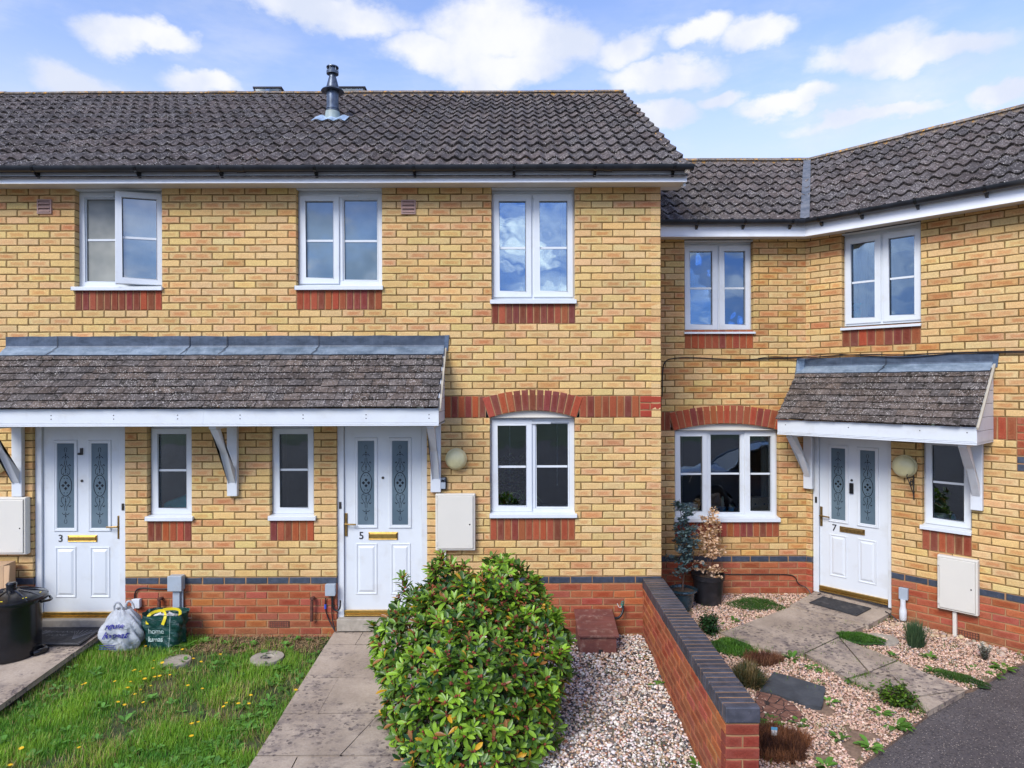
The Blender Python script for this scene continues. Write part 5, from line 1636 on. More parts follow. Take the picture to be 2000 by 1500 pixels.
G5 = spread([(-0.74, 0.0), (1.35, 0.0), (1.32, -3.1), (-0.74, -3.1)], 3400)
keep = ~((G5[:, 0] > 0.64) & (G5[:, 0] < 1.03) & (G5[:, 1] > -0.46))
G5 = G5[keep]
pal5 = [((0.72, 0.64, 0.57), 40), ((0.56, 0.40, 0.30), 26), ((0.30, 0.27, 0.25), 15), ((0.40, 0.26, 0.15), 12), ((0.07, 0.07, 0.08), 8), ((0.32, 0.12, 0.06), 3)]
gh5 = lambda x, y: gz5(x, y) + 0.02 * math.exp(-((y + 0.55) / 0.25) ** 2)
pebbles('gravel', G5, gh5, 0.0085, 0.0145, pal5, 'pale mixed pebbles beside the big green bush')
G7 = spread(GARD7, 5400)
for pg in PATH7 + [STEP7]: G7 = G7[~inpoly(G7, pg)]
G7 = G7[~inpoly(G7, A7([(1640, 1245), (1755, 1290), (1698, 1314), (1655, 1326), (1571, 1277)]))]
G7 = G7[vnoise(G7[:, 0], G7[:, 1], 3.1) * .65 + vnoise(G7[:, 0], G7[:, 1], 8) * .35 < .755]
pal7 = [((0.56, 0.365, 0.26), 46), ((0.68, 0.50, 0.38), 26), ((0.36, 0.21, 0.13), 18), ((0.35, 0.30, 0.28), 6), ((0.08, 0.07, 0.07), 3)]
pebbles('gravel', G7, gz7, 0.006, 0.0115, pal7, 'pinkish gravel round the slab path of the set-back house')
# larger stones along the foot of the wing
Pb = np.array([WING.P(u, R(0.03, 0.22), 0)[:2] for u in rng.uniform(1.0, 2.0, 46)])
pebbles('cobble_edging', Pb, gz7, 0.018, 0.034, [((0.50, 0.36, 0.22), 3), ((0.42, 0.32, 0.24), 2)], 'larger tan stones along the foot of the angled wall')

# ------------------------------------------------------------------ grass
BLV = [(-.5, 0, 0), (.5, 0, 0), (-.42, .16, .52), (.42, .16, .52), (0, .62, 1.0)]; BLF = [(0, 1, 3, 2), (2, 3, 4)]
def blades(name, P3, h, w, cols, lean=0.5, mat='grass', up=None, **kw):
    k = len(P3); a = rng.uniform(0, 6.28, k)
    m = rotz(a) @ rotx(rng.normal(0, 0.28, k) * lean * 2)
    m = m * np.stack([w, h * lean * rng.uniform(0.4, 1.5, k), h], -1)[:, None, :]
    if up is not None: m = up @ m
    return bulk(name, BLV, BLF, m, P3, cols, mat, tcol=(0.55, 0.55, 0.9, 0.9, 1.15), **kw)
LP = np.column_stack([rng.uniform(-4.21, -1.84, 92000), rng.uniform(-3.1, -0.02, 92000)])
bare = (vnoise(LP[:, 0], LP[:, 1], 2.6) * 0.6 + vnoise(LP[:, 0], LP[:, 1], 6.0) * 0.4)
mulch = (LP[:, 0] > -3.15) & (LP[:, 1] > -0.42 - 0.12 * (vnoise(LP[:, 0], LP[:, 1], 4) - .5) * 2)
wallstrip = (LP[:, 1] > -0.10)
dens = np.clip((0.78 - bare) / 0.30, 0.12, 1.0)
rt_side = np.clip((LP[:, 0] + 2.9) / 1.0, 0, 1) * np.clip((LP[:, 1] + 2.0) / 1.2, 0, 1)
dens = dens * (1 - 0.55 * rt_side) * np.where(mulch, 0.10, 1.0) * np.where(wallstrip, 0.35, 1)
for cx, cy, rr in ((-2.34, -0.55, 0.17), (-3.18, -0.60, 0.13)):
    dens = np.where(np.hypot(LP[:, 0] - cx, LP[:, 1] - cy) < rr, 0.03, dens)
LP = LP[rng.random(len(LP)) < dens]
k = len(LP)
tn = vnoise(LP[:, 0], LP[:, 1], 3.3); tn2 = vnoise(LP[:, 0], LP[:, 1], 9.0)
ga = np.array([0.065, 0.23, 0.022]); gb = np.array([0.30, 0.48, 0.04]); gd = np.array([0.46, 0.36, 0.14])
mixv = np.clip(tn * 0.7 + tn2 * 0.5 - 0.1 + rng.normal(0, 0.16, k), 0, 1)[:, None]
cols = ga * (1 - mixv) + gb * mixv
dry = rng.random(k) < 0.05 + 0.35 * np.clip(bare[:k] * 0 + rt_side[:k] * 0 + (1 - np.clip((0.75 - vnoise(LP[:, 0], LP[:, 1], 2.6)) / 0.3, 0, 1)), 0, 1)
cols[dry] = gd * rng.uniform(0.6, 1.2, (dry.sum(), 1))
hh = rng.uniform(0.035, 0.085, k) * (0.7 + 0.6 * tn)
pos = np.column_stack([LP, 0.13 + 0.05 * LP[:, 1] - 0.004])
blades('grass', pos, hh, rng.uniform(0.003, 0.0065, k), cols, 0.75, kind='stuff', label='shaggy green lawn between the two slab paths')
# broad lawn weeds
LFV, LFF = [], []
for i, (t_, w_) in enumerate(((0, .10), (.28, .60), (.58, 1.0), (.84, .82), (1.0, .12))):
    for s_ in (-.5, 0, .5):
        LFV.append((t_, s_ * w_, -.16 * t_ * t_ + (0.05 + 0.02 if s_ else 0) * w_))
for i in range(4):
    for j in range(2):
        q = i * 3 + j; LFF.append((q, q + 3, q + 4, q + 1))
def leafset(name, pos, dirs, ups, ln, wd, cols, mat='leaf', parent=None, **kw):
    dirs = dirs / np.linalg.norm(dirs, axis=1, keepdims=True)
    side = np.cross(ups, dirs); side /= np.linalg.norm(side, axis=1, keepdims=True) + 1e-9
    nr = np.cross(dirs, side)
    m = np.stack([dirs * ln[:, None], side * wd[:, None], nr * ln[:, None]], -1)
    return bulk(name, LFV, LFF, m, pos, cols, mat, parent=parent, smooth=True, tcol=[0.85] * 3 + [0.95] * 3 + [1.0] * 3 + [1.06] * 3 + [1.1] * 3, **kw)
def rosette_pts(c, n, rr, rise=0.5):
    a = rng.uniform(0, 6.28, n); e = rng.uniform(0.15, 0.9, n) * rise
    d_ = np.column_stack([np.cos(a), np.sin(a), np.sin(e) + 0.05])
    p_ = np.tile(np.array(c, float), (n, 1)) + d_ * rng.uniform(0, 0.12, (n, 1)) * rr
    return p_, d_
pp, ds, ll = [], [], []
for _ in range(210):
    x, y = R(-4.15, -1.88), R(-2.9, -0.1)
    if _ % 3 == 0: x = R(-2.35, -1.88)
    n = random.randint(5, 9); rr = R(0.035, 0.075)
    p_, d_ = rosette_pts((x, y, gz5(x, y) + R(0.01, 0.03)), n, rr, 0.9); pp.append(p_); ds.append(d_); ll.append(np.full(n, rr))
pp, ds, ll = np.concatenate(pp), np.concatenate(ds), np.concatenate(ll)
k = len(pp)
leafset('ground_cover', pp, ds, np.tile([0, 0, 1.0], (k, 1)), ll * rng.uniform(0.7, 1.1, k), ll * rng.uniform(0.35, 0.6, k),
        np.array([0.11, 0.26, 0.045]) * rng.uniform(0.6, 1.3, (k, 1)), kind='stuff', label='low broad-leaved weeds through the lawn')
# dry mulch against the wall
k = 2600
MP = np.column_stack([rng.uniform(-3.2, -1.9, k), rng.uniform(-0.42, -0.01, k)])
m = rotz(rng.uniform(0, 6.28, k)) @ rotx(rng.normal(1.45, 0.22, k))
m = m * np.stack([rng.uniform(.003, .010, k), rng.uniform(.01, .02, k), rng.uniform(.02, .06, k)], -1)[:, None, :]
bulk('mulch', BLV, BLF, m, np.column_stack([MP, 0.135 + 0.05 * MP[:, 1] + rng.uniform(0, .02, k)]), np.array([0.36, 0.24, 0.13]) * rng.uniform(0.35, 1.4, (k, 1)), 'dry', kind='stuff', label='dry brown bark and straw at the foot of the wall')

# yellow flowers of the lawn
def make_flower():
    e = empty('lawn_flower', (0, 0, 0), 'small yellow flower on a thin stem in the lawn', 'flower', 'yellow flowers in the lawn')
    f = MB(); f.tube([(0, 0, 0), (0.004, 0.002, 0.05), (0.002, 0.006, 0.085)], 0.0014, 5, col=(.10, .20, .03, 1)); f.build('stem', 'leaf', e, origin=(0, 0, 0))
    f = MB(); n = 14
    for i in range(n):
        a = 2 * math.pi * i / n; a0, a1 = a - .2, a + .2
        f.quad([(0.002, .006, .087), (0.002 + .013 * math.cos(a0), .006 + .013 * math.sin(a0), .092), (0.002 + .017 * math.cos(a), .006 + .017 * math.sin(a), .090), (0.002 + .013 * math.cos(a1), .006 + .013 * math.sin(a1), .092)])
    f.lathe((.002, .006, .084), [(0.004, 0), (0.007, .006), (0.0, .010)], 8)
    f.build('petals', 'flower', e, origin=(0, 0, 0))
    return e
M['flower'] = plain('yellow_petal', (0.80, 0.48, 0.01), 0.6, 0.15, 60)
fl0 = make_flower(); first = True
FLW = [(261, 1261), (286, 1259), (387, 1295), (428, 1283), (375, 1284), (357, 1268), (321, 1297), (298, 1288), (262, 1306), (264, 1307), (277, 1310), (294, 1303), (332, 1317), (310, 1320), (301, 1323), (281, 1324), (254, 1331), (227, 1330), (231, 1340), (273, 1340), (293, 1339), (265, 1348), (245, 1351), (285, 1365), (228, 1373), (242, 1372), (171, 1331), (161, 1337),
       (366, 1342), (392, 1345), (487, 1355), (443, 1379), (463, 1379), (482, 1377), (573, 1347), (372, 1413), (388, 1411), (372, 1437), (154, 1456), (43, 1459), (14, 1494), (443, 1371)]
for (px, py) in FLW:
    x, y = at(px, py, gz5, 0.07)
    o = fl0 if first else copy_tree(fl0); first = False
    o.location = (x, y, gz5(x, y) + R(-0.035, 0.0)); o.rotation_euler = (R(-.2, .2), R(-.2, .2), R(0, 6)); s_ = R(0.75, 1.15); o.scale = (s_, s_, s_)
for o_ in fl0.children: pass

# ------------------------------------------------------------------ the big bush
bush = empty('leafy_bush', (-0.36, -1.62, gz5(0, -1.62)), 'big round evergreen bush with glossy leaves and red-brown buds between path and gravel', 'bush')
E = [((-0.36, -1.70, 0.48), (0.69, 0.68, 0.56)), ((-0.42, -1.55, 0.74), (0.44, 0.46, 0.44)), ((-0.58, -1.45, 0.98), (0.17, 0.20, 0.30)), ((-0.10, -1.45, 0.96), (0.20, 0.22, 0.36)),
     ((0.12, -1.45, 0.93), (0.20, 0.22, 0.24)), ((0.22, -1.60, 0.62), (0.27, 0.4, 0.38)), ((-0.80, -1.62, 0.66), (0.36, 0.4, 0.34)), ((-0.33, -1.78, 0.22), (0.69, 0.72, 0.44)), ((-0.70, -1.75, .42), (.36, .4, .42)), ((0.05, -1.8, .40), (.34, .42, .42)), ((-0.85, -1.5, 0.88), (.20, .22, .18))]
E = [((-0.355 + (c[0] + .36) * .92, c[1], c[2] * .97), (r[0] * .875, r[1] * .95, r[2] * .965)) for c, r in E]
def surf(n, k0, k1, rej):
    out, nor = [], []
    wts = np.array([e[1][0] * e[1][1] + e[1][0] * e[1][2] + e[1][1] * e[1][2] for e in E]); wts /= wts.sum()
    idx = rng.choice(len(E), n, p=wts); v = rng.normal(size=(n, 3)); v /= np.linalg.norm(v, axis=1, keepdims=True)
    for i in range(n):
        c, r = np.array(E[idx[i]][0]), np.array(E[idx[i]][1])
        kk = rng.uniform(k0, k1)
        q0 = c + r * v[i]
        kk *= 0.90 + 0.20 * float(vnoise(q0[0] * 1.0 + q0[1], q0[2] + q0[1] * .7, 4.5))
        p = c + r * v[i] * kk
        if p[2] < 0.06: continue
        if any(np.sum(((p - np.array(c2)) / np.array(r2)) ** 2) < rej * rej for j, (c2, r2) in enumerate(E) if j != idx[i]): continue
        nn = v[i] / r; nn /= np.linalg.norm(nn)
        out.append(p); nor.append(nn)
    return np.array(out), np.array(nor)
def thin(P, N, dmin):
    keep = []; cell = {}
    for i, p in enumerate(P):
        c = tuple(np.floor(p / dmin).astype(int))
        ok = True
        for a in (-1, 0, 1):
            for b in (-1, 0, 1):
                for e in (-1, 0, 1):
                    for j in cell.get((c[0] + a, c[1] + b, c[2] + e), ()):
                        if np.sum((P[j] - p) ** 2) < dmin * dmin: ok = False; break
                    if not ok: break
                if not ok: break
            if not ok: break
        if ok: cell.setdefault(c, []).append(i); keep.append(i)
    return P[keep], N[keep]
Ps, Ns = surf(12000, 0.90, 1.08, 0.93); Ps, Ns = thin(Ps, Ns, 0.062)
Pi, Ni = surf(3200, 0.72, 0.88, 0.70); Pi, Ni = thin(Pi, Ni, 0.085)
def rosettes(P, N, lo, hi, dark):
    pp, dd, uu, ll, ww, cc = [], [], [], [], [], []
    for p, nrm in zip(P, N):
        ax = nrm * 0.75 + np.array([0, -0.05, 0.55]) + rng.normal(0, 0.18, 3); ax /= np.linalg.norm(ax)
        t1 = np.cross(ax, [0.3, 0.2, 1]); t1 /= np.linalg.norm(t1); t2 = np.cross(ax, t1)
        n = rng.integers(lo, hi); a0 = rng.uniform(0, 6.28)
        tone = rng.uniform(0, 1); size = rng.uniform(0.85, 1.15)
        for i in range(n):
            an = a0 + i * 2.4; inc = rng.uniform(0.45, 1.35)
            dr = ax * math.cos(inc) + (t1 * math.cos(an) + t2 * math.sin(an)) * math.sin(inc)
            pp.append(p + dr * 0.006); dd.append(dr); uu.append(ax)
            L = rng.uniform(0.055, 0.092) * size; ll.append(L); ww.append(L * rng.uniform(0.30, 0.38))
            q = rng.random()
            if q < 0.022: c = np.array([0.55, 0.30, 0.02])
            elif q < 0.06: c = np.array([0.26, 0.11, 0.03])
            else:
                k_ = np.clip(tone * 0.75 + rng.uniform(-.1, 0.45), 0, 1) ** 1.5
                c = np.array([0.010, 0.048, 0.012]) * (1 - k_) + np.array([0.26, 0.44, 0.032]) * k_
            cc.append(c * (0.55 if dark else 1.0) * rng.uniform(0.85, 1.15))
    return [np.array(x) for x in (pp, dd, uu, ll, ww, cc)]
# stray shoots standing out of the crown
shP, shN = [], []
for i in rng.choice(len(Ps), 85, replace=False):
    if Ps[i][2] < .35: continue
    up_ = Ns[i] * .7 + np.array([0, 0, .8]); up_ /= np.linalg.norm(up_); L_ = rng.uniform(.05, .13)
    for t_ in (0.35, .7, 1.0): shP.append(Ps[i] + up_ * L_ * t_); shN.append(up_)
Ps, Ns = np.concatenate([Ps, np.array(shP)]), np.concatenate([Ns, np.array(shN)])
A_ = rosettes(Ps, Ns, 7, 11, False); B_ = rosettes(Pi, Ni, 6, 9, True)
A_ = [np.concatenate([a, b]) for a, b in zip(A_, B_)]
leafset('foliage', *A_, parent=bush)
k = len(Ps); sel = rng.random(k) < 0.72
bp, bn = Ps[sel], Ns[sel]
q = np.repeat(bp + bn * 0.012 + np.array([0, 0, 0.008]), 5, axis=0) + rng.normal(0, 0.008, (len(bp) * 5, 3))
k = len(q); r = rng.uniform(0.006, 0.011, k)
bulk('flower_buds', ICO, ICOF, np.tile(np.eye(3), (k, 1, 1)) * r[:, None, None], q, np.array([0.23, 0.055, 0.03]) * rng.uniform(0.5, 1.7, (k, 1)), 'dry', parent=bush, smooth=True)
f = MB()
for i in range(26):
    tgt = Pi[rng.integers(len(Pi))]; b0 = Vector((-0.36 + R(-.12, .12), -1.62 + R(-.12, .12), gz5(0, -1.62) - 0.02))
    md = b0.lerp(Vector(tgt), 0.5) + Vector((R(-.06, .06), R(-.06, .06), R(0, .1)))
    f.tube([b0, md, Vector(tgt)], 0.016, 6, r1=0.004, smooth_sub=2)
f.build('branches', 'bark', bush)

# ------------------------------------------------------------------ boundary wall
gw = empty('garden_wall', (1.44, -1.4, 0.0), 'low red brick garden wall with a dark blue brick coping', 'wall')
K = -0.0088
FL = Fr((1.350, -0.002, 0), (K, -1, 0), (-1, -K * -1 * -1, 0)); FRt = Fr((1.560, -0.002, 0), (K, -1, 0), (1, 0, 0)); FE = Fr((1.350 + K * 2.84, -2.842, 0), (1, 0, 0), (0, -1, 0))
ZW = -0.045
wall(gw, 'brickwork', FL, (0, 2.833), (-1, 9), ZW - 0.075, 10, [], lambda i: 'r', 0.05)
wall(gw, 'brickwork', FRt, (0, 2.833), (-1, 9), ZW - 0.075, 10, [], lambda i: 'r', 0.12)
mb = MB()
for i in range(10):
    z = ZW - .075 + i * .075
    if i % 2: cut = [0.0, 0.210]
    else: cut = [0.0, 0.105, 0.210]
    for a, b in zip(cut[:-1], cut[1:]):
        mb.brick(FE, [(a + (0 if a == 0 else .005), z + .005), (b - (0 if b > .2 else .005), z + .005), (b - (0 if b > .2 else .005), z + .07), (a + (0 if a == 0 else .005), z + .07)], 0, .1, (R(.20, .27), R(.040, .058), R(.028, .038), .7))
mb.quad([FE.P(0.002, -.006, ZW - .07), FE.P(.208, -.006, ZW - .07), FE.P(.208, -.006, .63), FE.P(.002, -.006, .63)], 3)
mb.quad([FE.P(0.002, -.006, .628), FE.P(.208, -.006, .628), (1.558, 0, .628), (1.352, 0, .628)], 3)
mb.build('brickwork', BM, gw)
cp = MB(); cm = MB()
for i in range(38):
    y1 = -0.002 - i * 0.075; y0 = y1 - 0.065 - (0.004 if i == 37 else 0)
    x0 = 1.346 + K * (-y0); jz = R(-.0015, .0015); jx = R(-.0025, .0025); v = R(.8, 1.3); c = (0.034 * v, 0.036 * v, 0.044 * v, 1)
    cp.box(WORLD, x0 + jx, x0 + .218 + jx, y0, y1, .634, .734 + jz, 0, c)
    if i < 37: cm.box(WORLD, x0 + .006, x0 + .212, y0 - .0115, y0 + .001, .635, .729, 0)
cp.build('coping', 'blue', gw, bevel=0.009)
cm.build('coping_joints', 'mortar_red', gw)
# ------------------------------------------------------------------ things fixed to the walls
def meter_box(F, u0, u1, z0, z1, label, pipe=None, d=0.085, name='meter_box'):
    e = empty(name, F.P((u0 + u1) / 2, 0, z0), label, 'meter box')
    f = MB(); f.box(F, u0, u1, 0.001, d * 0.78, z0, z1); f.build('casing', 'cream', e, bevel=0.008)
    f = MB(); f.ring(F, u0 + .006, u1 - .006, z0 + .006, z1 - .006, .012, d * .78, d * .86); f.build('rim', 'cream', e, bevel=0.002)
    f = MB(); f.box(F, u0 + .022, u1 - .022, d * .78, d, z0 + .022, z1 - .022); dd = f.build('door', 'cream', e, bevel=0.006)
    f = MB(); f.lathe((u1 - .055, (z0 + z1) / 2 - .02), [(.008, d), (.006, d + .002), (0, d + .002)], 10, axis='w', F=F); f.build('lock', 'black_plastic', dd)
    f = MB(); f.lathe((u1 - .07, z0 + .06), [(.016, d), (.014, d + .001), (.012, d + .001), (.012, d), (0, d + .0004)], 16, axis='w', F=F); f.build('emblem', 'cream', dd)
    for zz in (z0 + .08, z1 - .08):
        f = MB(); f.box(F, u0 + .010, u0 + .026, d * .8, d + .004, zz - .022, zz + .022); f.build('hinge', 'cream', dd)
    if pipe:
        f = MB(); f.box(F, pipe[0], pipe[1], 0.001, 0.04, pipe[2], z0); f.build('duct', 'cream', e, bevel=0.004)
    return e
u0, u1 = U(MAIN, 850, 1020, .085), U(MAIN, 928, 1020, .085)
meter_box(MAIN, u0, u1, Z(MAIN, 1076, 890, .08), Z(MAIN, 965, 890, .08), 'cream meter box on the wall between the door marked 5 and the arched window', pipe=(u0 + .075, u0 + .105, .13))
u1 = U(MAIN, 49, 1020, .085)
meter_box(MAIN, u1 - .41, u1, Z(MAIN, 1084, 30, .08), Z(MAIN, 972, 30, .08), 'cream meter box above the cardboard box, left of the door marked 3')
u0, u1 = U(WING, 1829, 1135, .085), U(WING, 1909, 1150, .085)
meter_box(WING, u0, u1, Z(WING, 1188, 1829, .08), Z(WING, 1083, 1829, .08), 'cream meter box low on the angled wall above the air brick', pipe=(u0 + .13, u0 + .165, .12))

def bulkhead(F, u, z, r, label):
    e = empty('wall_lamp', F.P(u, 0, z - r), label, 'lamp', 'round lamps beside the front doors')
    f = MB(); f.lathe((u, z), [(r * .98, 0.001), (r, .01), (r, .035), (r * .97, .042), (r * .9, .044)], 40, axis='w', F=F); f.build('base_ring', 'lamp', e, smooth=.6)
    f = MB(); f.lathe((u, z), [(r * .93, .040), (r * .93, .055), (r * .86, .078), (r * .68, .096), (r * .4, .107), (0, .110)], 40, axis='w', F=F); f.build('diffuser', 'lamp', e, smooth=3.1)
u, z = MAIN.px(890.5, 897, .05); bulkhead(MAIN, u, z, .112, 'round cream lamp above the small key safe')
u, z = MAIN.px(-12, 905, .05); bulkhead(MAIN, u, z, .112, 'round cream lamp beyond the leftmost canopy bracket')
u, z = WING.px(1765, 911, .05); bulkhead(WING, u, z, .122, 'round brassy cream lamp above the iron basket bracket')

u, z = MAIN.px(865.5, 944, .03)
e = empty('key_safe', MAIN.P(u, 0, z - .07), 'small black and grey key safe above the meter box', 'key safe')
f = MB(); f.box(MAIN, u - .038, u + .038, .001, .038, z - .068, z + .068); f.build('case', 'black_plastic', e, bevel=.012)
f = MB(); f.box(MAIN, u - .026, u + .026, .038, .048, z - .055, z + .012); f.build('keypad', 'grey_box', e, bevel=.006)
f = MB(); f.ring(MAIN, u - .022, u + .022, z + .012, z + .05, .010, .038, .048); f.build('shackle', 'steel', e, bevel=.004)

# ornamental hanging bracket under the lamp of the set-back house
ux, zt = WING.px(1783, 932, .03)
e = empty('basket_bracket', WING.P(ux, 0, zt - .2), 'dark iron hanging-basket bracket with scrolls below the round lamp', 'bracket')
f = MB()
zb_ = WING.px(1783, 972, .01)[1]; 
f.tube([WING.P(ux, .008, zt + .02), WING.P(ux, .008, zb_)], .007)
f.tube([WING.P(ux, .008, zt), WING.P(ux - .0, .20, zt + .01)], .006)
f.tube([WING.P(ux, .01, zb_ + .03), WING.P(ux, .10, zt - .09), WING.P(ux, .19, zt)], .005, smooth_sub=2)
sp = [WING.P(ux, .075 + .045 * math.cos(a) * (1 - a / 14), zt - .055 + .045 * math.sin(a) * (1 - a / 14)) for a in np.linspace(0, 9.4, 30)]
f.tube(sp, .0045, 6)
f.tube([WING.P(ux, .20, zt + .01), WING.P(ux, .215, zt + .03), WING.P(ux, .20, zt + .045)], .006, smooth_sub=1)
f.lathe(WING.P(ux, .008, zb_ - .012), [(0, -.01), (.011, 0), (0, .012)], 8)
f.build('ironwork', 'darkmetal', e, smooth=.8)

def jbox(F, x0, x1, y0, y1, d, label, mat='grey_box', name='junction_box', cat='junction box'):
    u0, u1, z0, z1 = R2(F, x0, x1, y0, y1, d); f = MB()
    e = empty(name, F.P((u0 + u1) / 2, 0, z0), label, cat)
    f.box(F, u0, u1, .001, d - .012, z0, z1); f.build('case', mat, e, bevel=.006)
    f = MB(); f.box(F, u0 - .002, u1 + .002, d - .011, d, z0 - .002, z1 + .002); f.build('lid', mat, e, bevel=.005)
    return e, u0, u1, z0, z1
e, u0, u1, z0, z1 = jbox(MAIN, 327, 354, 1126, 1155, .09, 'large grey electric box on a grey conduit, right of the shopping bags')
f = MB(); um = (u0 + u1) / 2; f.box(MAIN, um - .036, um + .036, .001, .055, .10, z0 - .002); f.build('conduit', 'grey_box', e, bevel=.004)
f = MB(); f.tube([MAIN.P(um + .05, .02, z0 - .01), MAIN.P(um + .052, .02, .35), MAIN.P(um + .048, .02, .14)], .010); f.build('side_pipe', 'grey_box', e, smooth=1)
e, a0, a1, b0, b1 = jbox(MAIN, 257, 272, 1171, 1188, .05, 'small white socket box with a cable loop, behind the shopping bags', 'upvc_old', 'socket_box', 'socket box')
f = MB(); f.tube([MAIN.P(a0 + .012, .012, b1 - .01), MAIN.P(a0 + .012, .012, b1 + .06), MAIN.P(a0 + .05, .012, b1 + .11), MAIN.P(a0 + .18, .012, b1 + .105), MAIN.P(a0 + .25, .012, b1 + .095), MAIN.P(um - .04, .012, b1 + .10)], .007, smooth_sub=2); f.build('cable', 'cable', e, smooth=1)
e, u0, u1, z0, z1 = jbox(MAIN, 635, 654, 1142, 1164, .06, 'small grey electric box with black cables, left of the door marked 5')
f = MB(); f.tube([MAIN.P(u1 - .035, .02, z0 + .005), MAIN.P(u1 - .035, .02, z0 - .11), MAIN.P(u1 - .01, .02, z0 - .17), MAIN.P(u1 + .045, .02, z0 - .15), MAIN.P(u1 + .045, .015, z0 - .06)], .009, smooth_sub=2)
f.tube([MAIN.P(u1 - .042, .016, z0), MAIN.P(u1 - .045, .016, z0 - .22), MAIN.P(u1 + .0, .05, .20)], .006, smooth_sub=2); f.build('cable', 'cable', e, smooth=1)
f = MB(); f.tube([MAIN.P(u0 - .005, .015, z0 - .03), MAIN.P(u0 - .01, .015, z0 - .08), MAIN.P(u0 - .01, .015, z0 - .16), MAIN.P(u0 + .03, .02, z0 - .27), MAIN.P(u0 + .10, .06, z0 - .36)], .006, smooth_sub=2)
f.build('cable', 'cable', e, smooth=1)
f = MB(); f.tube([MAIN.P(u0 - .01, .015, z0 - .10), MAIN.P(u0 - .01, .015, z0 - .145)], .011); f.build('connector', 'bluewire', e)
for (px, y0_, y1_, lb) in ((610, 1169, 1212, 'rusty overflow pipe beside the air brick'), (312, 1170, 1195, 'rusty pipe stub behind the shopping bags')):
    u, zt = MAIN.px(px, y0_, .05); zb_ = MAIN.px(px, y1_, .03)[1]; f = MB()
    e = empty('overflow_pipe', MAIN.P(u, 0, zb_), lb, 'pipe')
    f.tube([MAIN.P(u, .0, zt - .005), MAIN.P(u, .045, zt), MAIN.P(u - .004, .055, zt - .03), MAIN.P(u - .008, .045, zb_)], .017, smooth_sub=1)
    f.lathe(MAIN.P(u, .05, zt), [(0, -.02), (.024, -.01), (.024, .012), (0, .02)], 12); f.build('pipe', 'rust', e, smooth=1)
e, u0, u1, z0, z1 = jbox(WING, 1755, 1772, 1149, 1171, .05, 'grey socket box with a white plug below, right of the door marked 7', name='socket_box', cat='socket box')
f = MB(); q = WING.P((u0 + u1) / 2, .045, .20)
f.lathe(WING.P((u0 + u1) / 2, .05, z0 - .22), [(.030, 0), (.036, .01), (.037, .10), (.026, .15), (.026, .22)], 16); f.build('plug', 'upvc_old', e, smooth=.7)
f = MB(); f.tube([WING.P((u0 + u1) / 2, .05, z0 - .22), WING.P((u0 + u1) / 2, .06, z0 - .27), WING.P(u0 - .08, .05, .235), WING.P(u0 - .14, .03, .25)], .007, smooth_sub=2); f.build('cable', 'cable', e, smooth=1)

# cables on the set-back house
def cable_thing(name, pts, r, label, origin=None):
    f = MB(); f.tube(pts, r, 6, smooth_sub=2); o = f.build(name, 'cable', smooth=1, label=label, cat='cable'); return o
c1 = [REC.P(*((lambda a: (a[0], .012, a[1]))(REC.px(x, y)))) for x, y in ((1293, 775), (1293, 730), (1296, 708), (1308, 700), (1345, 698), (1400, 701), (1450, 703), (1500, 700), (1545, 700))]
c1 += [WING.P(*((lambda a: (a[0], .022, a[1]))(WING.px(x, y)))) for x, y in ((1592, 698), (1640, 694), (1700, 692), (1760, 694), (1830, 690), (1900, 688), (1990, 686), (2040, 685))]
cable_thing('wall_cable', c1, .0065, 'black cable running along the yellow wall above the small canopy')
c2 = [REC.P(*((lambda a: (a[0], .014, a[1]))(REC.px(x, y)))) for x, y in ((1480, 700), (1510, 696), (1545, 699))]
c2 += [WING.P(*((lambda a: (a[0], .026, a[1]))(WING.px(x, y)))) for x, y in ((1590, 695), (1620, 691), (1680, 694), (1750, 699), (1800, 697), (1860, 690), (1950, 689), (2030, 688))]
cable_thing('wall_cable', c2, .005, 'thinner black cable sagging across the lead of the small canopy')
c3 = [REC.P(*((lambda a: (a[0], .012, a[1]))(REC.px(x, y)))) for x, y in ((1415, 1121), (1470, 1121), (1540, 1121), (1553, 1126), (1557, 1140))] + [WING.P(.05, .06, .33), WING.P(.12, .10, .235), WING.P(.20, .05, .30)]
cable_thing('wall_cable', c3, .006, 'black cable along the red bricks behind the potted plants')
f = MB()
e = empty('cable_stub', (1.10, -.05, .30), 'cut black cable with teal wires beside the low brown box', 'cable')
f.tube([(1.03, -.10, .35), (1.09, -.09, .345), (1.135, -.07, .40), (1.14, -.05, .46)], .013, 8, smooth_sub=2); f.build('sheath', 'cable', e, smooth=1)
f = MB(); f.tube([(1.14, -.05, .46), (1.145, -.07, .505), (1.125, -.08, .52), (1.115, -.07, .47)], .005, 6, smooth_sub=2)
f.tube([(1.138, -.05, .46), (1.13, -.08, .50), (1.12, -.08, .45)], .004, 6, smooth_sub=2); f.build('wires', 'greenwire', e, smooth=1)
f = MB(); f.tube([(1.135, -.05, .47), (1.10, -.08, .44), (1.075, -.07, .49)], .003, 6, smooth_sub=2); f.build('wires', 'white_pot', e, smooth=1)

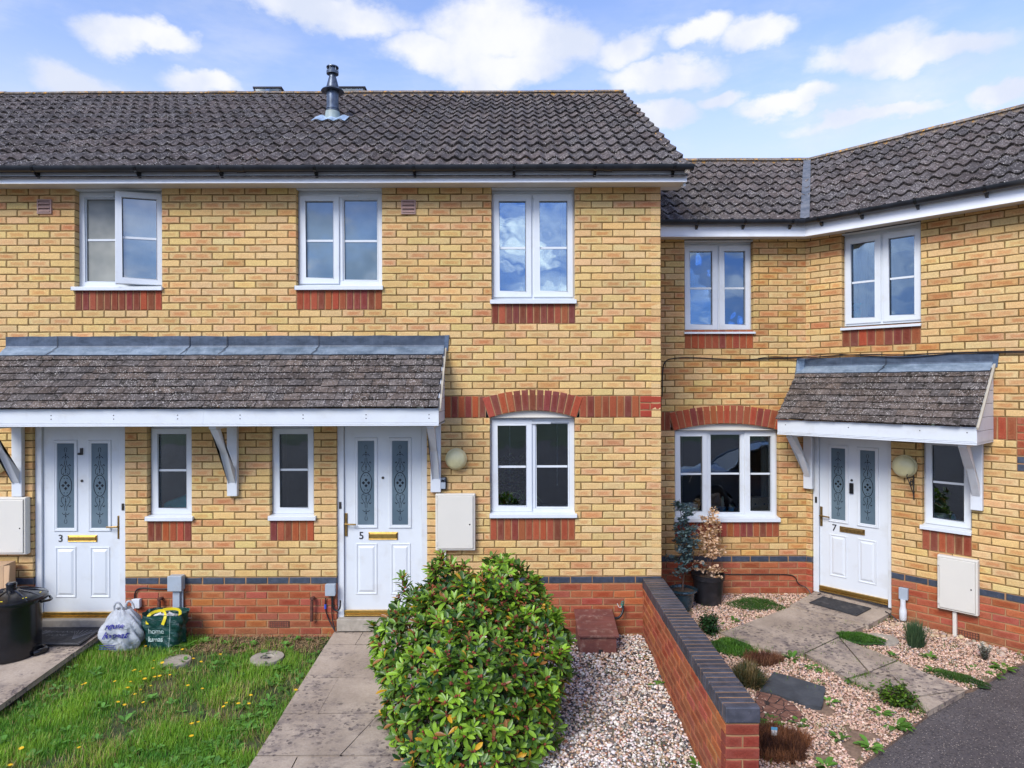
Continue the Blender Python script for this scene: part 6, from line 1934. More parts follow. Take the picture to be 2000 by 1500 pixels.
# low brown wooden cover by the wall
e = empty('meter_cover', (.83, -.24, .08), 'low brown planked wooden box on the pale gravel', 'box')
f = MB(); f.box(WORLD, .655, 1.01, -.455, -.003, .06, .285); f.build('body', 'brown_box', e, bevel=.004)
f = MB()
for i in range(4):
    y0, y1 = -.478 + i * .119, -.478 + (i + 1) * .119 - .003
    z0, z1 = .29 + (y0 + .478) * .22, .29 + (y1 + .478) * .22
    f.hexa([(.636, y0, z0), (1.032, y0, z0), (1.032, y1, z1), (.636, y1, z1), (.636, y0, z0 + .020), (1.032, y0, z0 + .020), (1.032, y1, z1 + .020), (.636, y1, z1 + .020)])
f.build('lid', 'brown_box', e, bevel=.003)
f = MB(); f.hexa([(.66, -.45, .28), (1.005, -.45, .28), (1.005, -.004, .28), (.66, -.004, .28), (.66, -.45, .285), (1.005, -.45, .285), (1.005, -.004, .385), (.66, -.004, .385)]); f.build('wedge', 'brown_box', e)
f = MB(); f.box(WORLD, .835, .875, -.459, -.4555, .135, .165); f.build('keyhole', 'black_ink', e)
f = MB(); f.hexa([(.015, -.002, .56), (.15, -.002, .54), (.16, -.06, .55), (.02, -.06, .57), (.02, -.002, .66), (.13, -.002, .66), (.14, -.05, .65), (.03, -.05, .655)])
f.build('stone_block', 'pinkstone', label='pink stone lump on the wall behind the bush', cat='stone', bevel=.012)

# ------------------------------------------------------------------ dustbin, boxes, bags, mats
bx, by = -4.72, -0.66; bz = gp3(bx, by) - .005
e = empty('dustbin', (bx, by, bz), 'black lidded dustbin with yellow tabs beside the door marked 3', 'bin')
f = MB(); f.lathe((bx, by, bz), [(.225, 0), (.232, .02), (.236, .05), (.240, .25), (.246, .48), (.256, .51), (.25, .52)], 48); b_ = f.build('body', 'black_plastic', e, smooth=.6)
f = MB(); f.lathe((bx, by, bz), [(.258, .505), (.288, .508), (.294, .525), (.290, .552), (.272, .562), (.20, .585), (.09, .612), (.06, .615)], 48)
for i in range(12):
    a = 2 * math.pi * i / 12
    f.tube([(bx + .29 * math.cos(a), by + .29 * math.sin(a), bz + .548), (bx + .18 * math.cos(a), by + .18 * math.sin(a), bz + .594), (bx + .07 * math.cos(a), by + .07 * math.sin(a), bz + .617)], .007, 6)
l_ = f.build('lid', 'black_plastic', e, smooth=.6)
f = MB(); f.lathe((bx, by, bz), [(.045, .605), (.040, .63), (.046, .672), (.035, .685), (0, .687)], 20); f.build('knob', 'black_plastic', l_, smooth=.7)
for i in range(8):
    a = 2 * math.pi * (i + .35) / 8 ; f = MB()
    def lp(r, t): return (bx + r * math.cos(a + t), by + r * math.sin(a + t), bz + (.553 + (.285 - r) * .435))
    f.quad([lp(.275, -.07), lp(.275, .07), lp(.235, .08), lp(.235, -.08)]); f.build('tab', 'yellow', l_)
f = MB()
for sg in (0.15, math.pi):
    f.tube([(bx + .24 * math.cos(sg - .35), by + .24 * math.sin(sg - .35), bz + .03), (bx + .31 * math.cos(sg), by + .31 * math.sin(sg), bz + .035), (bx + .24 * math.cos(sg + .35), by + .24 * math.sin(sg + .35), bz + .03)], .028, 8, smooth_sub=1)
f.build('foot', 'black_plastic', e, smooth=.8)
for sg in (0.2, math.pi + .2):
    f = MB(); f.tube([(bx + .30 * math.cos(sg - .3), by + .30 * math.sin(sg - .3), bz + .51), (bx + .345 * math.cos(sg), by + .345 * math.sin(sg), bz + .50), (bx + .30 * math.cos(sg + .3), by + .30 * math.sin(sg + .3), bz + .51)], .012, 8, smooth_sub=1)
    f.build('clip', 'black_plastic', l_, smooth=.8)

e = empty('cardboard_box', (-5.25, -.20, gp3(0, -.2)), 'tall brown cardboard box leaning on the wall behind the dustbin', 'box')
F5 = Fr((-5.62, -.30, gp3(0, -.2)), (.995, .10, 0), (.10, -.995, 0))
f = MB(); f.box(F5, 0, .52, -.20, 0, .0, .70); f.build('carton', 'cardboard', e, bevel=.003)
f = MB(); f.hexa([F5.P(.522, -.0, .10), F5.P(.527, -.0, .10), F5.P(.575, .05, .10), F5.P(.570, .052, .10), F5.P(.522, 0, .695), F5.P(.527, 0, .695), F5.P(.60, .03, .71), F5.P(.595, .032, .71)]); f.build('flap', 'cardboard', e)
f = MB(); text_into(f, F5, 'K0', .36, .66, .0015, .10, angle=-math.pi / 2, bold=.002); f.build('print', 'black_ink', e)
f = MB(); f.box(WORLD, -5.42, -5.03, -.62, -.36, gp3(0, -.5), .635)
f.box(WORLD, -5.43, -5.02, -.63, -.35, .636, .672)
o = f.build('foam_box', 'paperwhite', label='white foam box between the dustbin and the cardboard box', cat='box', bevel=.008)

# white carrier bag
def bag_surface(cx, cy, z0, W, D, H, top, seed, nt_=72, nh=26, crumple=.010, square=2.6):
    rnd = np.random.default_rng(seed); ph = rnd.uniform(0, 6.28, 24); fr = rnd.integers(2, 11, 24); fz = rnd.uniform(2, 16, 24)
    def P(th, h):
        c, s = math.cos(th), math.sin(th)
        k = (abs(c) ** square + abs(s) ** square) ** (-1 / square)
        pr = top(h, th)
        n = sum(math.sin(fr[i] * th + fz[i] * h + ph[i]) * (1 / (1 + .25 * fr[i])) for i in range(24)) / 3.0
        n = abs(n) * 1.4 - .5
        r = pr * k * (1 + n * crumple * 9)
        return (cx + W * r * c, cy + D * r * s, z0 + H * h + .006 * math.sin(5 * th + 9 * h))
    return P
def grid_mesh(f, P, nt_, nh, h0=0, h1=1, mi=0):
    b = len(f.V)
    for j in range(nh + 1):
        for i in range(nt_): f.V.append(P(2 * math.pi * i / nt_, h0 + (h1 - h0) * j / nh))
    for j in range(nh):
        for i in range(nt_):
            k = (i + 1) % nt_; f.f((b + j * nt_ + i, b + j * nt_ + k, b + (j + 1) * nt_ + k, b + (j + 1) * nt_ + i), mi)
    f.f([b + i for i in range(nt_)], mi)
def plastic(name, col, rough, trans):
    m, g, b, o = new_mat(name); p = g.obj()
    g.put(b.inputs['Base Color'], g.mix(g.step(g.noise(9, p, 4), .3, .7), col, tuple(c * .86 for c in col)))
    b.inputs['Roughness'].default_value = rough
    g.put(b.inputs['Normal'], g.bump(g.noise(13, g.scale(p, (1, 1, 1.4)), 6, .6, dist=1.2), .8, .03))
    if trans:
        t_ = g.n('ShaderNodeBsdfTranslucent'); g.put(t_.inputs[0], tuple(col) + (1,)); mx = g.n('ShaderNodeMixShader'); mx.inputs[0].default_value = trans
        g.put(mx.inputs[1], b.outputs[0]); g.put(mx.inputs[2], t_.outputs[0]); g.put(o.inputs[0], mx.outputs[0])
    return m
M['bag_white'] = plastic('thin_white_plastic', (0.60, 0.63, 0.66), .35, .25)
M['bag_green'] = plastic('green_plastic', (0.008, 0.055, 0.045), .28, 0)
def shift(px, x): return (px - 1000) / 200.0
cx, cy, z0 = -3.87, -.30, gz5(0, -.30) + .015
e = empty('carrier_bag', (cx, cy, z0), 'crumpled white plastic carrier bag with blue lettering by the doormat', 'bag')
def topw(h, th):
    base = .80 + .25 * math.sin(min(1, h * 2.2) * math.pi * .5) - .05 * h
    if h > .62: base *= 1 - .62 * ((h - .62) / .38) ** 1.3
    return base * (.9 if h < .02 else 1)
PW = bag_surface(cx, cy, z0, .168, .125, .40, topw, 4, crumple=.024)
f = MB(); grid_mesh(f, PW, 80, 34)
f.build('sack', 'bag_white', e, smooth=3.1)
for (dx, dy) in ((-.045, -.02), (.05, .02)):
    f = MB(); base = Vector((cx + dx, cy + dy, z0 + .39))
    loop = [base + Vector((-.035, 0, 0)), base + Vector((-.03, -.01, .05)), base + Vector((-.01, -.01, .078)), base + Vector((.015, 0, .07)), base + Vector((.035, .01, .03)), base + Vector((.04, 0, -.005))]
    f.tube(loop, .011, 6, smooth_sub=2); f.build('handle', 'bag_white', e, smooth=1)
def onbag(Pf, X, h):
    t_ = min(np.linspace(-2.95, -.2, 220), key=lambda a: abs(Pf(a, h)[0] - X))
    return Pf(t_, h)[1]
def wrapW(X, Y):   # lettering follows the front of the sack
    h = (Y - z0) / .42; best = None
    th = -math.acos(max(-.98, min(.98, (X - cx) / (.168 * topw(h, 0)))))
    p = PW(th, h); q = Vector(p) + Vector((0, -.008, 0))
    return (X, onbag(PW, X, h) - .009, Y)
f = MB()
text_into(f, WORLD, 'reuse', cx - .10, z0 + .245, 0, .076, shear=.2, warp=wrapW, bold=.0015)
f.build('lettering', 'blue_ink', e); f = MB()
text_into(f, WORLD, 'Repeat', cx - .12, z0 + .155, 0, .080, shear=.3, warp=wrapW, bold=.0015)
f.build('lettering', 'blue_ink', e); f = MB()
for zz in (.085, .065, .05):
    f.ribbon(WORLD, [(cx - .15, z0 + zz), (cx - .05, z0 + zz + .004), (cx + .04 * R(.2, 1.2), z0 + zz)], .006, cy - .155)
f.build('small_print', 'blue_ink', e)
# green shopping bag
cx, cy, z0 = -3.50, -.21, gz5(0, -.21) + .01
e = empty('shopping_bag', (cx, cy, z0), 'dark green shopping bag with bright yellow handles full of rubbish', 'bag')
def topg(h, th): return (.80 + .22 * h) * (.93 if h < .03 else 1)
PG = bag_surface(cx, cy, z0, .205, .12, .335, topg, 9, crumple=.011, square=4.5)
f = MB(); grid_mesh(f, PG, 96, 30)
f.build('sack', 'bag_green', e, smooth=3.1)
f = MB()
PI_ = bag_surface(cx, cy, z0 + .24, .185, .105, .09, lambda h, th: 1 - .75 * h, 3, crumple=.03)
grid_mesh(f, PI_, 60, 8); f.build('contents', 'paperwhite', e, smooth=.5)
for (y_, s0, s1, zt) in ((-.12, -.12, .06, .075), (.03, -.06, .14, .05)):
    f = MB(); pts = [Vector((cx + s0, cy + y_, z0 + .25)), Vector((cx + s0 + .01, cy + y_ - .005, z0 + .34)), Vector((cx + s0 + .06, cy + y_ * .6, z0 + .335 + zt * .4)), Vector((cx + s1 - .03, cy + y_ * .6, z0 + .335 + zt * .5)), Vector((cx + s1 + .01, cy + y_ - .01, z0 + .33)), Vector((cx + s1 - .02, cy + y_ - .015, z0 + .25))]
    for _ in range(2):
        q = [pts[0]]
        for a, b in zip(pts[:-1], pts[1:]): q += [a * .75 + b * .25, a * .25 + b * .75]
        pts = q + [pts[-1]]
    for a, b in zip(pts[:-1], pts[1:]):
        dv = (b - a).normalized(); w_ = dv.cross(Vector((0, 1, .15))).normalized() * .014
        w2 = dv.cross(w_).normalized() * .0015
        f.hexa([a - w_ - w2, a + w_ - w2, b + w_ - w2, b - w_ - w2, a - w_ + w2, a + w_ + w2, b + w_ + w2, b - w_ + w2])
    f.build('handle', 'yellow', e)
def wrapG(X, Y):
    h = (Y - z0) / .335; c = max(-.97, min(.97, (X - cx) / (.205 * topg(h, 0))))
    best = min((abs(PG(t_, h)[0] - X), t_) for t_ in np.linspace(-2.9, -.25, 60))[1]
    return (X, onbag(PG, X, h) - .007, Y)
f = MB(); text_into(f, WORLD, 'home', cx - .115, z0 + .155, 0, .075, warp=wrapG, bold=0, spacing=.9); f.build('lettering', 'white_ink', e); f = MB(); text_into(f, WORLD, 'lumas', cx - .115, z0 + .075, 0, .070, warp=wrapG, bold=.001, spacing=.9)
f.build('lettering', 'white_ink', e)
f = MB(); f.ribbon(WORLD, [(cx + .095, z0 + .02), (cx + .105, z0 + .15), (cx + .11, z0 + .33)], .003, cy - .125); f.build('seam', 'white_ink', e)

# doormats
def mat(name, pts, z, label, th=.010, zfun=None):
    e = empty(name, (sum(p[0] for p in pts) / 4, sum(p[1] for p in pts) / 4, z), label, 'doormat')
    zf_ = zfun or (lambda x, y: z)
    f = MB(); f.hexa([(x, y, zf_(x, y)) for x, y in pts] + [(x, y, zf_(x, y) + th) for x, y in pts]); f.build('base', 'mat', e, bevel=.004)
    f = MB(); c = Vector((sum(p[0] for p in pts) / 4, sum(p[1] for p in pts) / 4, 0))
    q = [(c.x + (x - c.x) * .93, c.y + (y - c.y) * .90) for x, y in pts]
    for i in range(4):
        a, b = q[i], q[(i + 1) % 4]; f.tube([(a[0], a[1], zf_(*a) + th), (b[0], b[1], zf_(*b) + th)], .003, 5)
    return e, f, c
zz = gp3(0, -.25) + .006
e, f, c = mat('doormat', [(-4.94, -.52), (-4.17, -.52), (-4.20, -.03), (-4.94, -.03)], zz, 'black rubber doormat with raised grey sprigs outside the door marked 3')
for sx_ in (-.22, .24):
    for k_ in range(7):
        a = -.9 + k_ * .3; f.tube([(c.x + sx_, c.y - .12, zz + .011), (c.x + sx_ + .08 * math.sin(a), c.y + .02, zz + .011), (c.x + sx_ + .15 * math.sin(a), c.y + .07 + .06 * math.cos(a), zz + .011)], .0035, 5, smooth_sub=1)
text_into(f, Fr((0, 0, 0), (1, 0, 0), (0, 1, 0)), 'THANKS', c.x - .11, 0, 0, .07, warp=lambda X, Y: (X + .25 * Y, c.y + .06 + Y, zz + .012))
text_into(f, Fr((0, 0, 0), (1, 0, 0), (0, 1, 0)), 'HOME', c.x - .09, 0, 0, .07, warp=lambda X, Y: (X + .25 * Y, c.y - .03 + Y, zz + .012))
f.build('relief', 'mat_relief', e)
pts = [at(x, y, gs7, .01) for x, y in ((1580, 1177), (1673, 1203), (1702, 1188), (1607, 1165))]
e, f, c = mat('doormat', pts, gs7(*pts[0]), 'plain black rubber doormat on the slab outside the door marked 7', zfun=lambda x, y: gs7(x, y) + .006)
f.build('relief', 'mat', e)

# discs, slate, stepping stone
def disc(px, py, r, zf, lift, label, hole=True):
    x, y = at(px, py, zf, lift); z = zf(x, y) + lift
    e = empty('concrete_cover', (x, y, z), label, 'drain cover')
    f = MB(); f.lathe((x, y, z - .03), [(r * .97, 0), (r, .02), (r * .985, .032), (r * .45, .036), (r * .40, .034), (r * .36, .018)] if hole else [(r, 0), (r, .025), (r * .96, .035), (0.001, .038)], 40); o = f.build('disc', 'concrete', e, smooth=.6)
    if hole:
        f = MB(); f.lathe((x, y, z - .03), [(r * .37, .0), (r * .37, .012)], 24); f.build('recess', 'soil', e)
        f = MB(); f.tube([(x - r * .25, y, z - .012), (x, y - r * .12, z + .002), (x + r * .25, y + r * .02, z - .012)], .006, 6, smooth_sub=1)
        f.tube([(x - r * .2, y + r * .15, z - .012), (x + .02, y + r * .05, z - .004), (x + r * .25, y - r * .1, z - .012)], .005, 6, smooth_sub=1); f.build('lifting_bar', 'darkmetal', e)
    return e
disc(522, 1283, .155, gz5, .035, 'round concrete cover with a dark centre in the lawn near the slab path')
disc(341, 1290, .15, gz5, .022, 'round stone cover half buried in the grass below the electric box', hole=False)
disc(1722, 1247, .155, gz7, .02, 'round concrete cover beside the green cushion plant on pink gravel')
def flat_stone(name, px, zf, th, lift, mt, label, cat):
    pts = [at(x, y, zf) for x, y in px]; f = MB(); n = len(pts); b = 0
    cx_ = sum(p[0] for p in pts) / n; cy_ = sum(p[1] for p in pts) / n
    q = []
    for i in range(n):
        a, c = pts[i], pts[(i + 1) % n]
        for k_ in range(5):
            t_ = k_ / 5; q.append((a[0] + (c[0] - a[0]) * t_ + R(-.006, .006), a[1] + (c[1] - a[1]) * t_ + R(-.006, .006)))
    n = len(q); top = [(x, y, zf(x, y) + lift) for x, y in q]; f.V += top + [(x, y, z - th) for x, y, z in top]
    f.f(range(n))
    for i in range(n):
        j = (i + 1) % n; f.f((i, j, n + j, n + i))
    return f.build(name, mt, label=label, cat=cat, bevel=.003), pts
flat_stone('slate_slab', [(1513, 1319), (1560, 1333), (1611, 1348), (1604, 1387), (1575, 1384), (1530, 1366), (1484, 1355)], gz7, .03, .030, 'slate', 'broken dark slate slab lying on the pink gravel', 'slate slab')
def crazy_mat():
    m, g, b, o = new_mat('brown_paver'); p = g.pos()
    e_ = g.vor(11, p, feature='DISTANCE_TO_EDGE'); c = g.mix(g.step(g.noise(20, p, 5), .3, .7), (.13, .055, .035), (.21, .10, .065))
    c = g.mix(g.step(e_, .02, .05), (.03, .018, .014), c); g.put(b.inputs['Base Color'], c); b.inputs['Roughness'].default_value = .8
    g.put(b.inputs['Normal'], g.bump(g.step(e_, .0, .06), .6, .01)); return m
M['crazy'] = crazy_mat()
flat_stone('stepping_stone', [(1478, 1354), (1500, 1357), (1528, 1367), (1552, 1382), (1567, 1402), (1562, 1413), (1520, 1412), (1470, 1404)], gz7, .03, .020, 'crazy', 'curved brown stepping stone by the end of the garden wall', 'stepping stone')

# ------------------------------------------------------------------ planting of the right-hand garden
def cushion(name, px, py, rx, ry, h, n, bl, bw, ca, cb, zf, label, cat='plant', lean=.6, mat_='grass', rz=0, zsink=0):
    x, y = at(px, py, zf, h * .3); z = zf(x, y) - zsink
    e = empty(name, (x, y, z), label, cat)
    P_ = rng.normal(size=(n * 3, 2)); rr = np.sqrt(rng.random(n * 3)); an = rng.uniform(0, 6.28, n * 3)
    lob = 1 + .12 * np.sin(an * 3 + px) + .08 * np.sin(an * 5 + py)
    rr = rr[:n]; an = an[:n]; lob = lob[:n]
    lx, ly = rr * np.cos(an) * rx * lob, rr * np.sin(an) * ry * lob
    c_, s_ = math.cos(rz), math.sin(rz); wx, wy = lx * c_ - ly * s_, lx * s_ + ly * c_
    dome = h * (1 - rr ** 2.2)
    pos_ = np.column_stack([x + wx, y + wy, z + dome * .85 + vnoise(wx + px, wy, 22) * h * .25])
    t_ = np.clip(vnoise(wx + px, wy + py, 14) * .9 + rng.normal(0, .2, n), 0, 1)[:, None]
    blades('foliage', pos_, rng.uniform(.6, 1.3, n) * bl, rng.uniform(.6, 1.2, n) * bw, np.array(ca) * (1 - t_) + np.array(cb) * t_, lean, mat=mat_, parent=e)
    f = MB(); NR = 8; NA = 28
    for j in range(NR + 1):
        for i in range(NA):
            a = 2 * math.pi * i / NA; r_ = j / NR; L_ = 1 + .12 * math.sin(a * 3 + px) + .08 * math.sin(a * 5 + py)
            X_, Y_ = r_ * math.cos(a) * rx * L_, r_ * math.sin(a) * ry * L_
            f.V.append((x + X_ * c_ - Y_ * s_, y + X_ * s_ + Y_ * c_, z - .01 + h * .85 * (1 - r_ ** 2.2)))
    for j in range(NR):
        for i in range(NA):
            k_ = (i + 1) % NA; f.f((j * NA + i, j * NA + k_, (j + 1) * NA + k_, (j + 1) * NA + i))
    m_ = plain('mound', tuple(np.array(ca) * .6), .95, .3, 30); f.build('mound', m_, e, smooth=1)
    return e
GRA, GRB = (.035, .11, .012), (.10, .24, .02)
cushion('cushion_plant', 1474, 1180, .30, .22, .03, 5200, .022, .004, (.03, .09, .012), (.075, .17, .022), gz7, 'round flat green cushion plant beside the black plant pot')
cushion('cushion_plant', 1432, 1264, .22, .24, .04, 5200, .024, .004, GRA, GRB, gz7, 'bright green cushion plant spilling beside the garden wall', rz=.3)
cushion('cushion_plant', 1678, 1246, .21, .09, .05, 3600, .022, .004, GRA, (.09, .22, .02), gl7, 'long bright green cushion plant creeping over the slab path', rz=-.45)
cushion('cushion_plant', 1862, 1322, .24, .10, .03, 3200, .02, .004, (.025, .07, .012), (.07, .15, .02), gz7, 'dark green cushion plant at the edge of the path near the asphalt', rz=-.7)
cushion('heather', 1490, 1291, .18, .11, .02, 3000, .05, .0045, (.07, .02, .012), (.30, .14, .07), gz7, 'rusty brown mound of dead heather beside the slab path', lean=1.7, mat_='dry')
cushion('heather', 1515, 1452, .24, .24, .035, 7500, .045, .0050, (.035, .010, .006), (.32, .13, .055), gz7, 'dark red-brown heather clump behind the end of the garden wall', lean=2.2, mat_='dry')
cushion('conifer_clump', 1462, 1330, .10, .16, .04, 1500, .11, .010, (.02, .05, .02), (.26, .17, .07), gz7, 'brown-tipped dwarf conifer against the garden wall', lean=1.1)
SH1 = (1385, 1238, .15, .12, 'small dark green shrub close to the garden wall below the pots')
SH2 = (1752, 1378, .11, .15, 'low dark shrub with bright tips beside the end of the slab path')
e = cushion('grass_tuft', 1787, 1262, .07, .06, .02, 900, .22, .006, (.035, .08, .04), (.10, .17, .07), gz7, 'upright blue-green tuft beside the round concrete cover', lean=.35)
def sprigplant(name, px, py, zf, h, n, c0, c1, label, lw=.012, topc=None):
    x, y = at(px, py, zf); z = zf(x, y); e = empty(name, (x, y, z), label, 'plant'); f = MB(); pp_, dd_ = [], []
    for i in range(9):
        a = R(0, 6.28); r_ = R(.02, .07); top_ = Vector((x + r_ * math.cos(a), y + r_ * math.sin(a), z + h * R(.7, 1)))
        f.tube([(x, y, z - .01), top_], .003, 5)
        for k_ in range(n // 9):
            t_ = R(.15, 1); p = Vector((x, y, z)).lerp(top_, t_); pp_.append(tuple(p)); b_ = R(0, 6.28); dd_.append((math.cos(b_), math.sin(b_), R(.2, 1)))
    f.build('stems', 'bark', e); pp_, dd_ = np.array(pp_), np.array(dd_); k_ = len(pp_); t_ = ((pp_[:, 2] - z) / h)[:, None]
    leafset('foliage', pp_, dd_, np.tile([0, 0, 1.], (k_, 1)), rng.uniform(.7, 1.3, k_) * lw * 1.8, rng.uniform(.7, 1.2, k_) * lw * .8, (np.array(c0) * (1 - t_) + np.array(c1) * t_) * rng.uniform(.7, 1.3, (k_, 1)), parent=e)
    return e
sprigplant('flowering_plant', 1922, 1292, gz7, .17, 700, (.03, .06, .03), (.50, .50, .46), 'silvery white flowering plant near the foot of the angled wall')

WEEDS = [(1547, 1284, .13, 14, .9, 'leafy green weed at the crossing of the slab path'), (1590, 1302, .11, 16, .5, 'trailing green weed along the lower edge of the slab path'), (1668, 1328, .13, 14, .7, 'bright weed between slate slab and slab path'),
         (1688, 1338, .10, 12, .7, 'weed just above the low dark shrub by the slab path'), (1601, 1332, .07, 10, .6, 'small weed just above the slate slab'), (1620, 1369, .09, 12, .6, 'dark weed at the right tip of the slate slab'),
         (1505, 1408, .13, 20, .4, 'straggling weed over the brown stepping stone'), (1560, 1410, .11, 14, .5, 'grey-green weed right of the brown stepping stone'), (1721, 1390, .12, 14, .6, 'green weed left of the big rosette near the asphalt'),
         (1750, 1415, .16, 15, .45, 'big broad-leaved weed at the edge of the asphalt'), (1640, 1440, .10, 14, .8, 'weed in the open pink gravel left of the asphalt edge'), (1700, 1456, .13, 15, .7, 'broad weed leaning over the asphalt edge'), (1612, 1494, .14, 16, .8, 'bright green weed at the front of the pink gravel'),
         (1651, 1198, .07, 9, .8, 'small green weed growing at the edge of the plain black doormat'), (1743, 1280, .08, 14, 1.3, 'upright yellow-green weed below the round concrete cover'), (1816, 1282, .11, 12, .8, 'broad weed in front of the blue-green tuft'),
         (1820, 1308, .11, 11, .6, 'broad weed beside the dark green cushion by the path'), (1899, 1303, .09, 12, .5, 'weed just in front of the silvery white flowering plant'), (1960, 1303, .14, 14, .5, 'large green weed in the corner between wall and asphalt'), (1944, 1317, .09, 10, .4, 'smaller weed just below the large corner weed'),
         (1881, 1328, .07, 8, .9, 'pale weed growing out of the dark green cushion'), (1853, 1357, .06, 10, 1.2, 'yellowing weed on the last slab of the path'), (1832, 1372, .06, 10, .6, 'little weed on the kerb by the asphalt'), (1434, 1212, .09, 14, .9, 'yellow-green weed between the two round cushions'),
         (1405, 1218, .08, 14, .6, 'weed right of the small dark shrub near the garden wall'), (1520, 1425, .05, 7, .7, 'tiny weed above the plant label')]
WEEDS5 = [(1255, 1284, .08, 11, .8, 'weed beside the garden wall near the low brown box'), (1266, 1301, .08, 10, .5, 'second weed from the house along the garden wall'), (1283, 1335, .10, 14, .5, 'spreading weed halfway along the garden wall'), (1362, 1492, .10, 13, .8, 'bright weed at the front foot of the garden wall'),
          (1215, 1368, .04, 8, .8, 'tiny weed in the middle of the pale gravel'), (1205, 1352, .05, 8, .6, 'tiny weed in the pale gravel nearer the house'), (1230, 1305, .06, 10, .3, 'flat weed in the pale gravel in front of the low brown box')]
WEEDSL = [(362, 1262, .12, 12, 1.0, 'tall leafy weed in the grass right of the conduit'), (560, 1243, .06, 9, .9, 'blue-green seedling in the mulch under the air brick'), (520, 1412, .14, 26, .35, 'spiky green weed reaching over the slab path'),
          (465, 1262, .12, 12, .6, 'leafy weed beside the mulch and the concrete cover')]
gen = 0
for lst, zf in ((WEEDS, gz7), (WEEDS5, gz5), (WEEDSL, gz5)):
    for (px, py, rr, n, rise, lb) in lst:
        x, y = at(px, py, zf, .02); z = zf(x, y) + .005
        p_, d_ = rosette_pts((x, y, z), n, rr, rise); k_ = len(p_)
        w_ = .15 if n > 20 else .34; rr *= .85
        bright = R(.7, 1.25)
        o = leafset('weed', p_, d_, np.tile([0, 0, 1.], (k_, 1)), rr * rng.uniform(.55, 1.05, k_), rr * rng.uniform(w_ * .8, w_ * 1.2, k_),
                    np.array([.095, .22, .03]) * bright * rng.uniform(.65, 1.25, (k_, 1)), label=lb or 'small green weed among the pebbles', cat='weed', group='weeds in the gravel and grass')

# little moss and grass between the stones
k = 5200
PA = np.array([pg[i] for pg in PATH7 + [STEP7] + [EDGE7] for i in range(len(pg))]); PB = np.array([pg[(i + 1) % len(pg)] for pg in PATH7 + [STEP7] + [EDGE7] for i in range(len(pg))])
ii = rng.integers(0, len(PA), k); tt = rng.random((k, 1)); Q = PA[ii] + (PB[ii] - PA[ii]) * tt + rng.normal(0, .035, (k, 2))
Q2 = spread(GARD7, 900); Q = np.concatenate([Q, Q2[vnoise(Q2[:, 0], Q2[:, 1], 5) > .66]])
Q = Q[inpoly(Q, GARD7)]; Q = Q[vnoise(Q[:, 0], Q[:, 1], 7) > .45]
k = len(Q); blades('moss_tufts', np.column_stack([Q, gz7(Q[:, 0], Q[:, 1]) + .012]), rng.uniform(.012, .05, k), rng.uniform(.003, .007, k), np.array([.12, .20, .03]) * rng.uniform(.4, 1.5, (k, 1)), .9, kind='stuff', label='thin moss and grass between slabs and stones')
Q = spread([(-0.7, -.05), (1.33, -.05), (1.31, -3), (-.7, -3)], 900); Q = Q[vnoise(Q[:, 0], Q[:, 1], 3.4) > .68]; k = len(Q)
blades('moss_tufts', np.column_stack([Q, gz5(Q[:, 0], Q[:, 1]) + .014]), rng.uniform(.012, .04, k), rng.uniform(.003, .006, k), np.array([.15, .20, .05]) * rng.uniform(.4, 1.4, (k, 1)), .9, kind='stuff', label='thin green moss on the pale gravel')

# plant label
x, y = at(1512, 1432, gz7, .08); f = MB()
LB = Fr((x, y, gz7(x, y) + .06), (.95, -.2, 0), (.1, -.9, .35))
f.box(LB, -.022, .022, 0, .002, 0, .065, 0); e = empty('plant_label', (x, y, gz7(x, y)), 'small white and blue plastic plant label in the red-brown heather', 'label')
f.build('tag', 'paperwhite', e, bevel=.004); f = MB(); f.box(LB, -.0225, .0225, -.0004, .0026, .045, .066); f.build('band', 'blue_pot', e)
f = MB(); f.box(LB, -.006, .006, 0, .002, -.07, 0); f.build('spike', 'paperwhite', e)

# ------------------------------------------------------------------ potted plants
def pot(name, px, py, r, h, mt, label, rim=.03, waist=.78, round_rim=False):
    x, y = at(px, py, gz7); z = gz7(x, y)
    e = empty(name, (x, y, z), label, 'plant pot'); f = MB()
    if round_rim: prof = [(r * .55, 0), (r * .62, .03), (r * .85, h * .55), (r * .90, h * .80), (r * 1.0, h * .86), (r * 1.08, h * .92), (r * 1.06, h * .98), (r * .97, h), (r * .88, h * .97), (r * .84, h * .85)]
    else: prof = [(r * waist, 0), (r * waist * 1.02, .01), (r * .93, h * .80), (r * .95, h * .82), (r * 1.0, h * .83), (r * 1.03, h * .97), (r * 1.05, h), (r * .97, h), (r * .93, h * .9)]
    f.lathe((x, y, z), prof, 48); f.build('pot', mt, e, smooth=.6)
    f = MB(); f.lathe((x, y, z), [(r * .93, h * .88), (r * .5, h * .90), (.001, h * .91)], 32); f.build('soil', 'soil', e)
    return e, x, y, z + h * .9
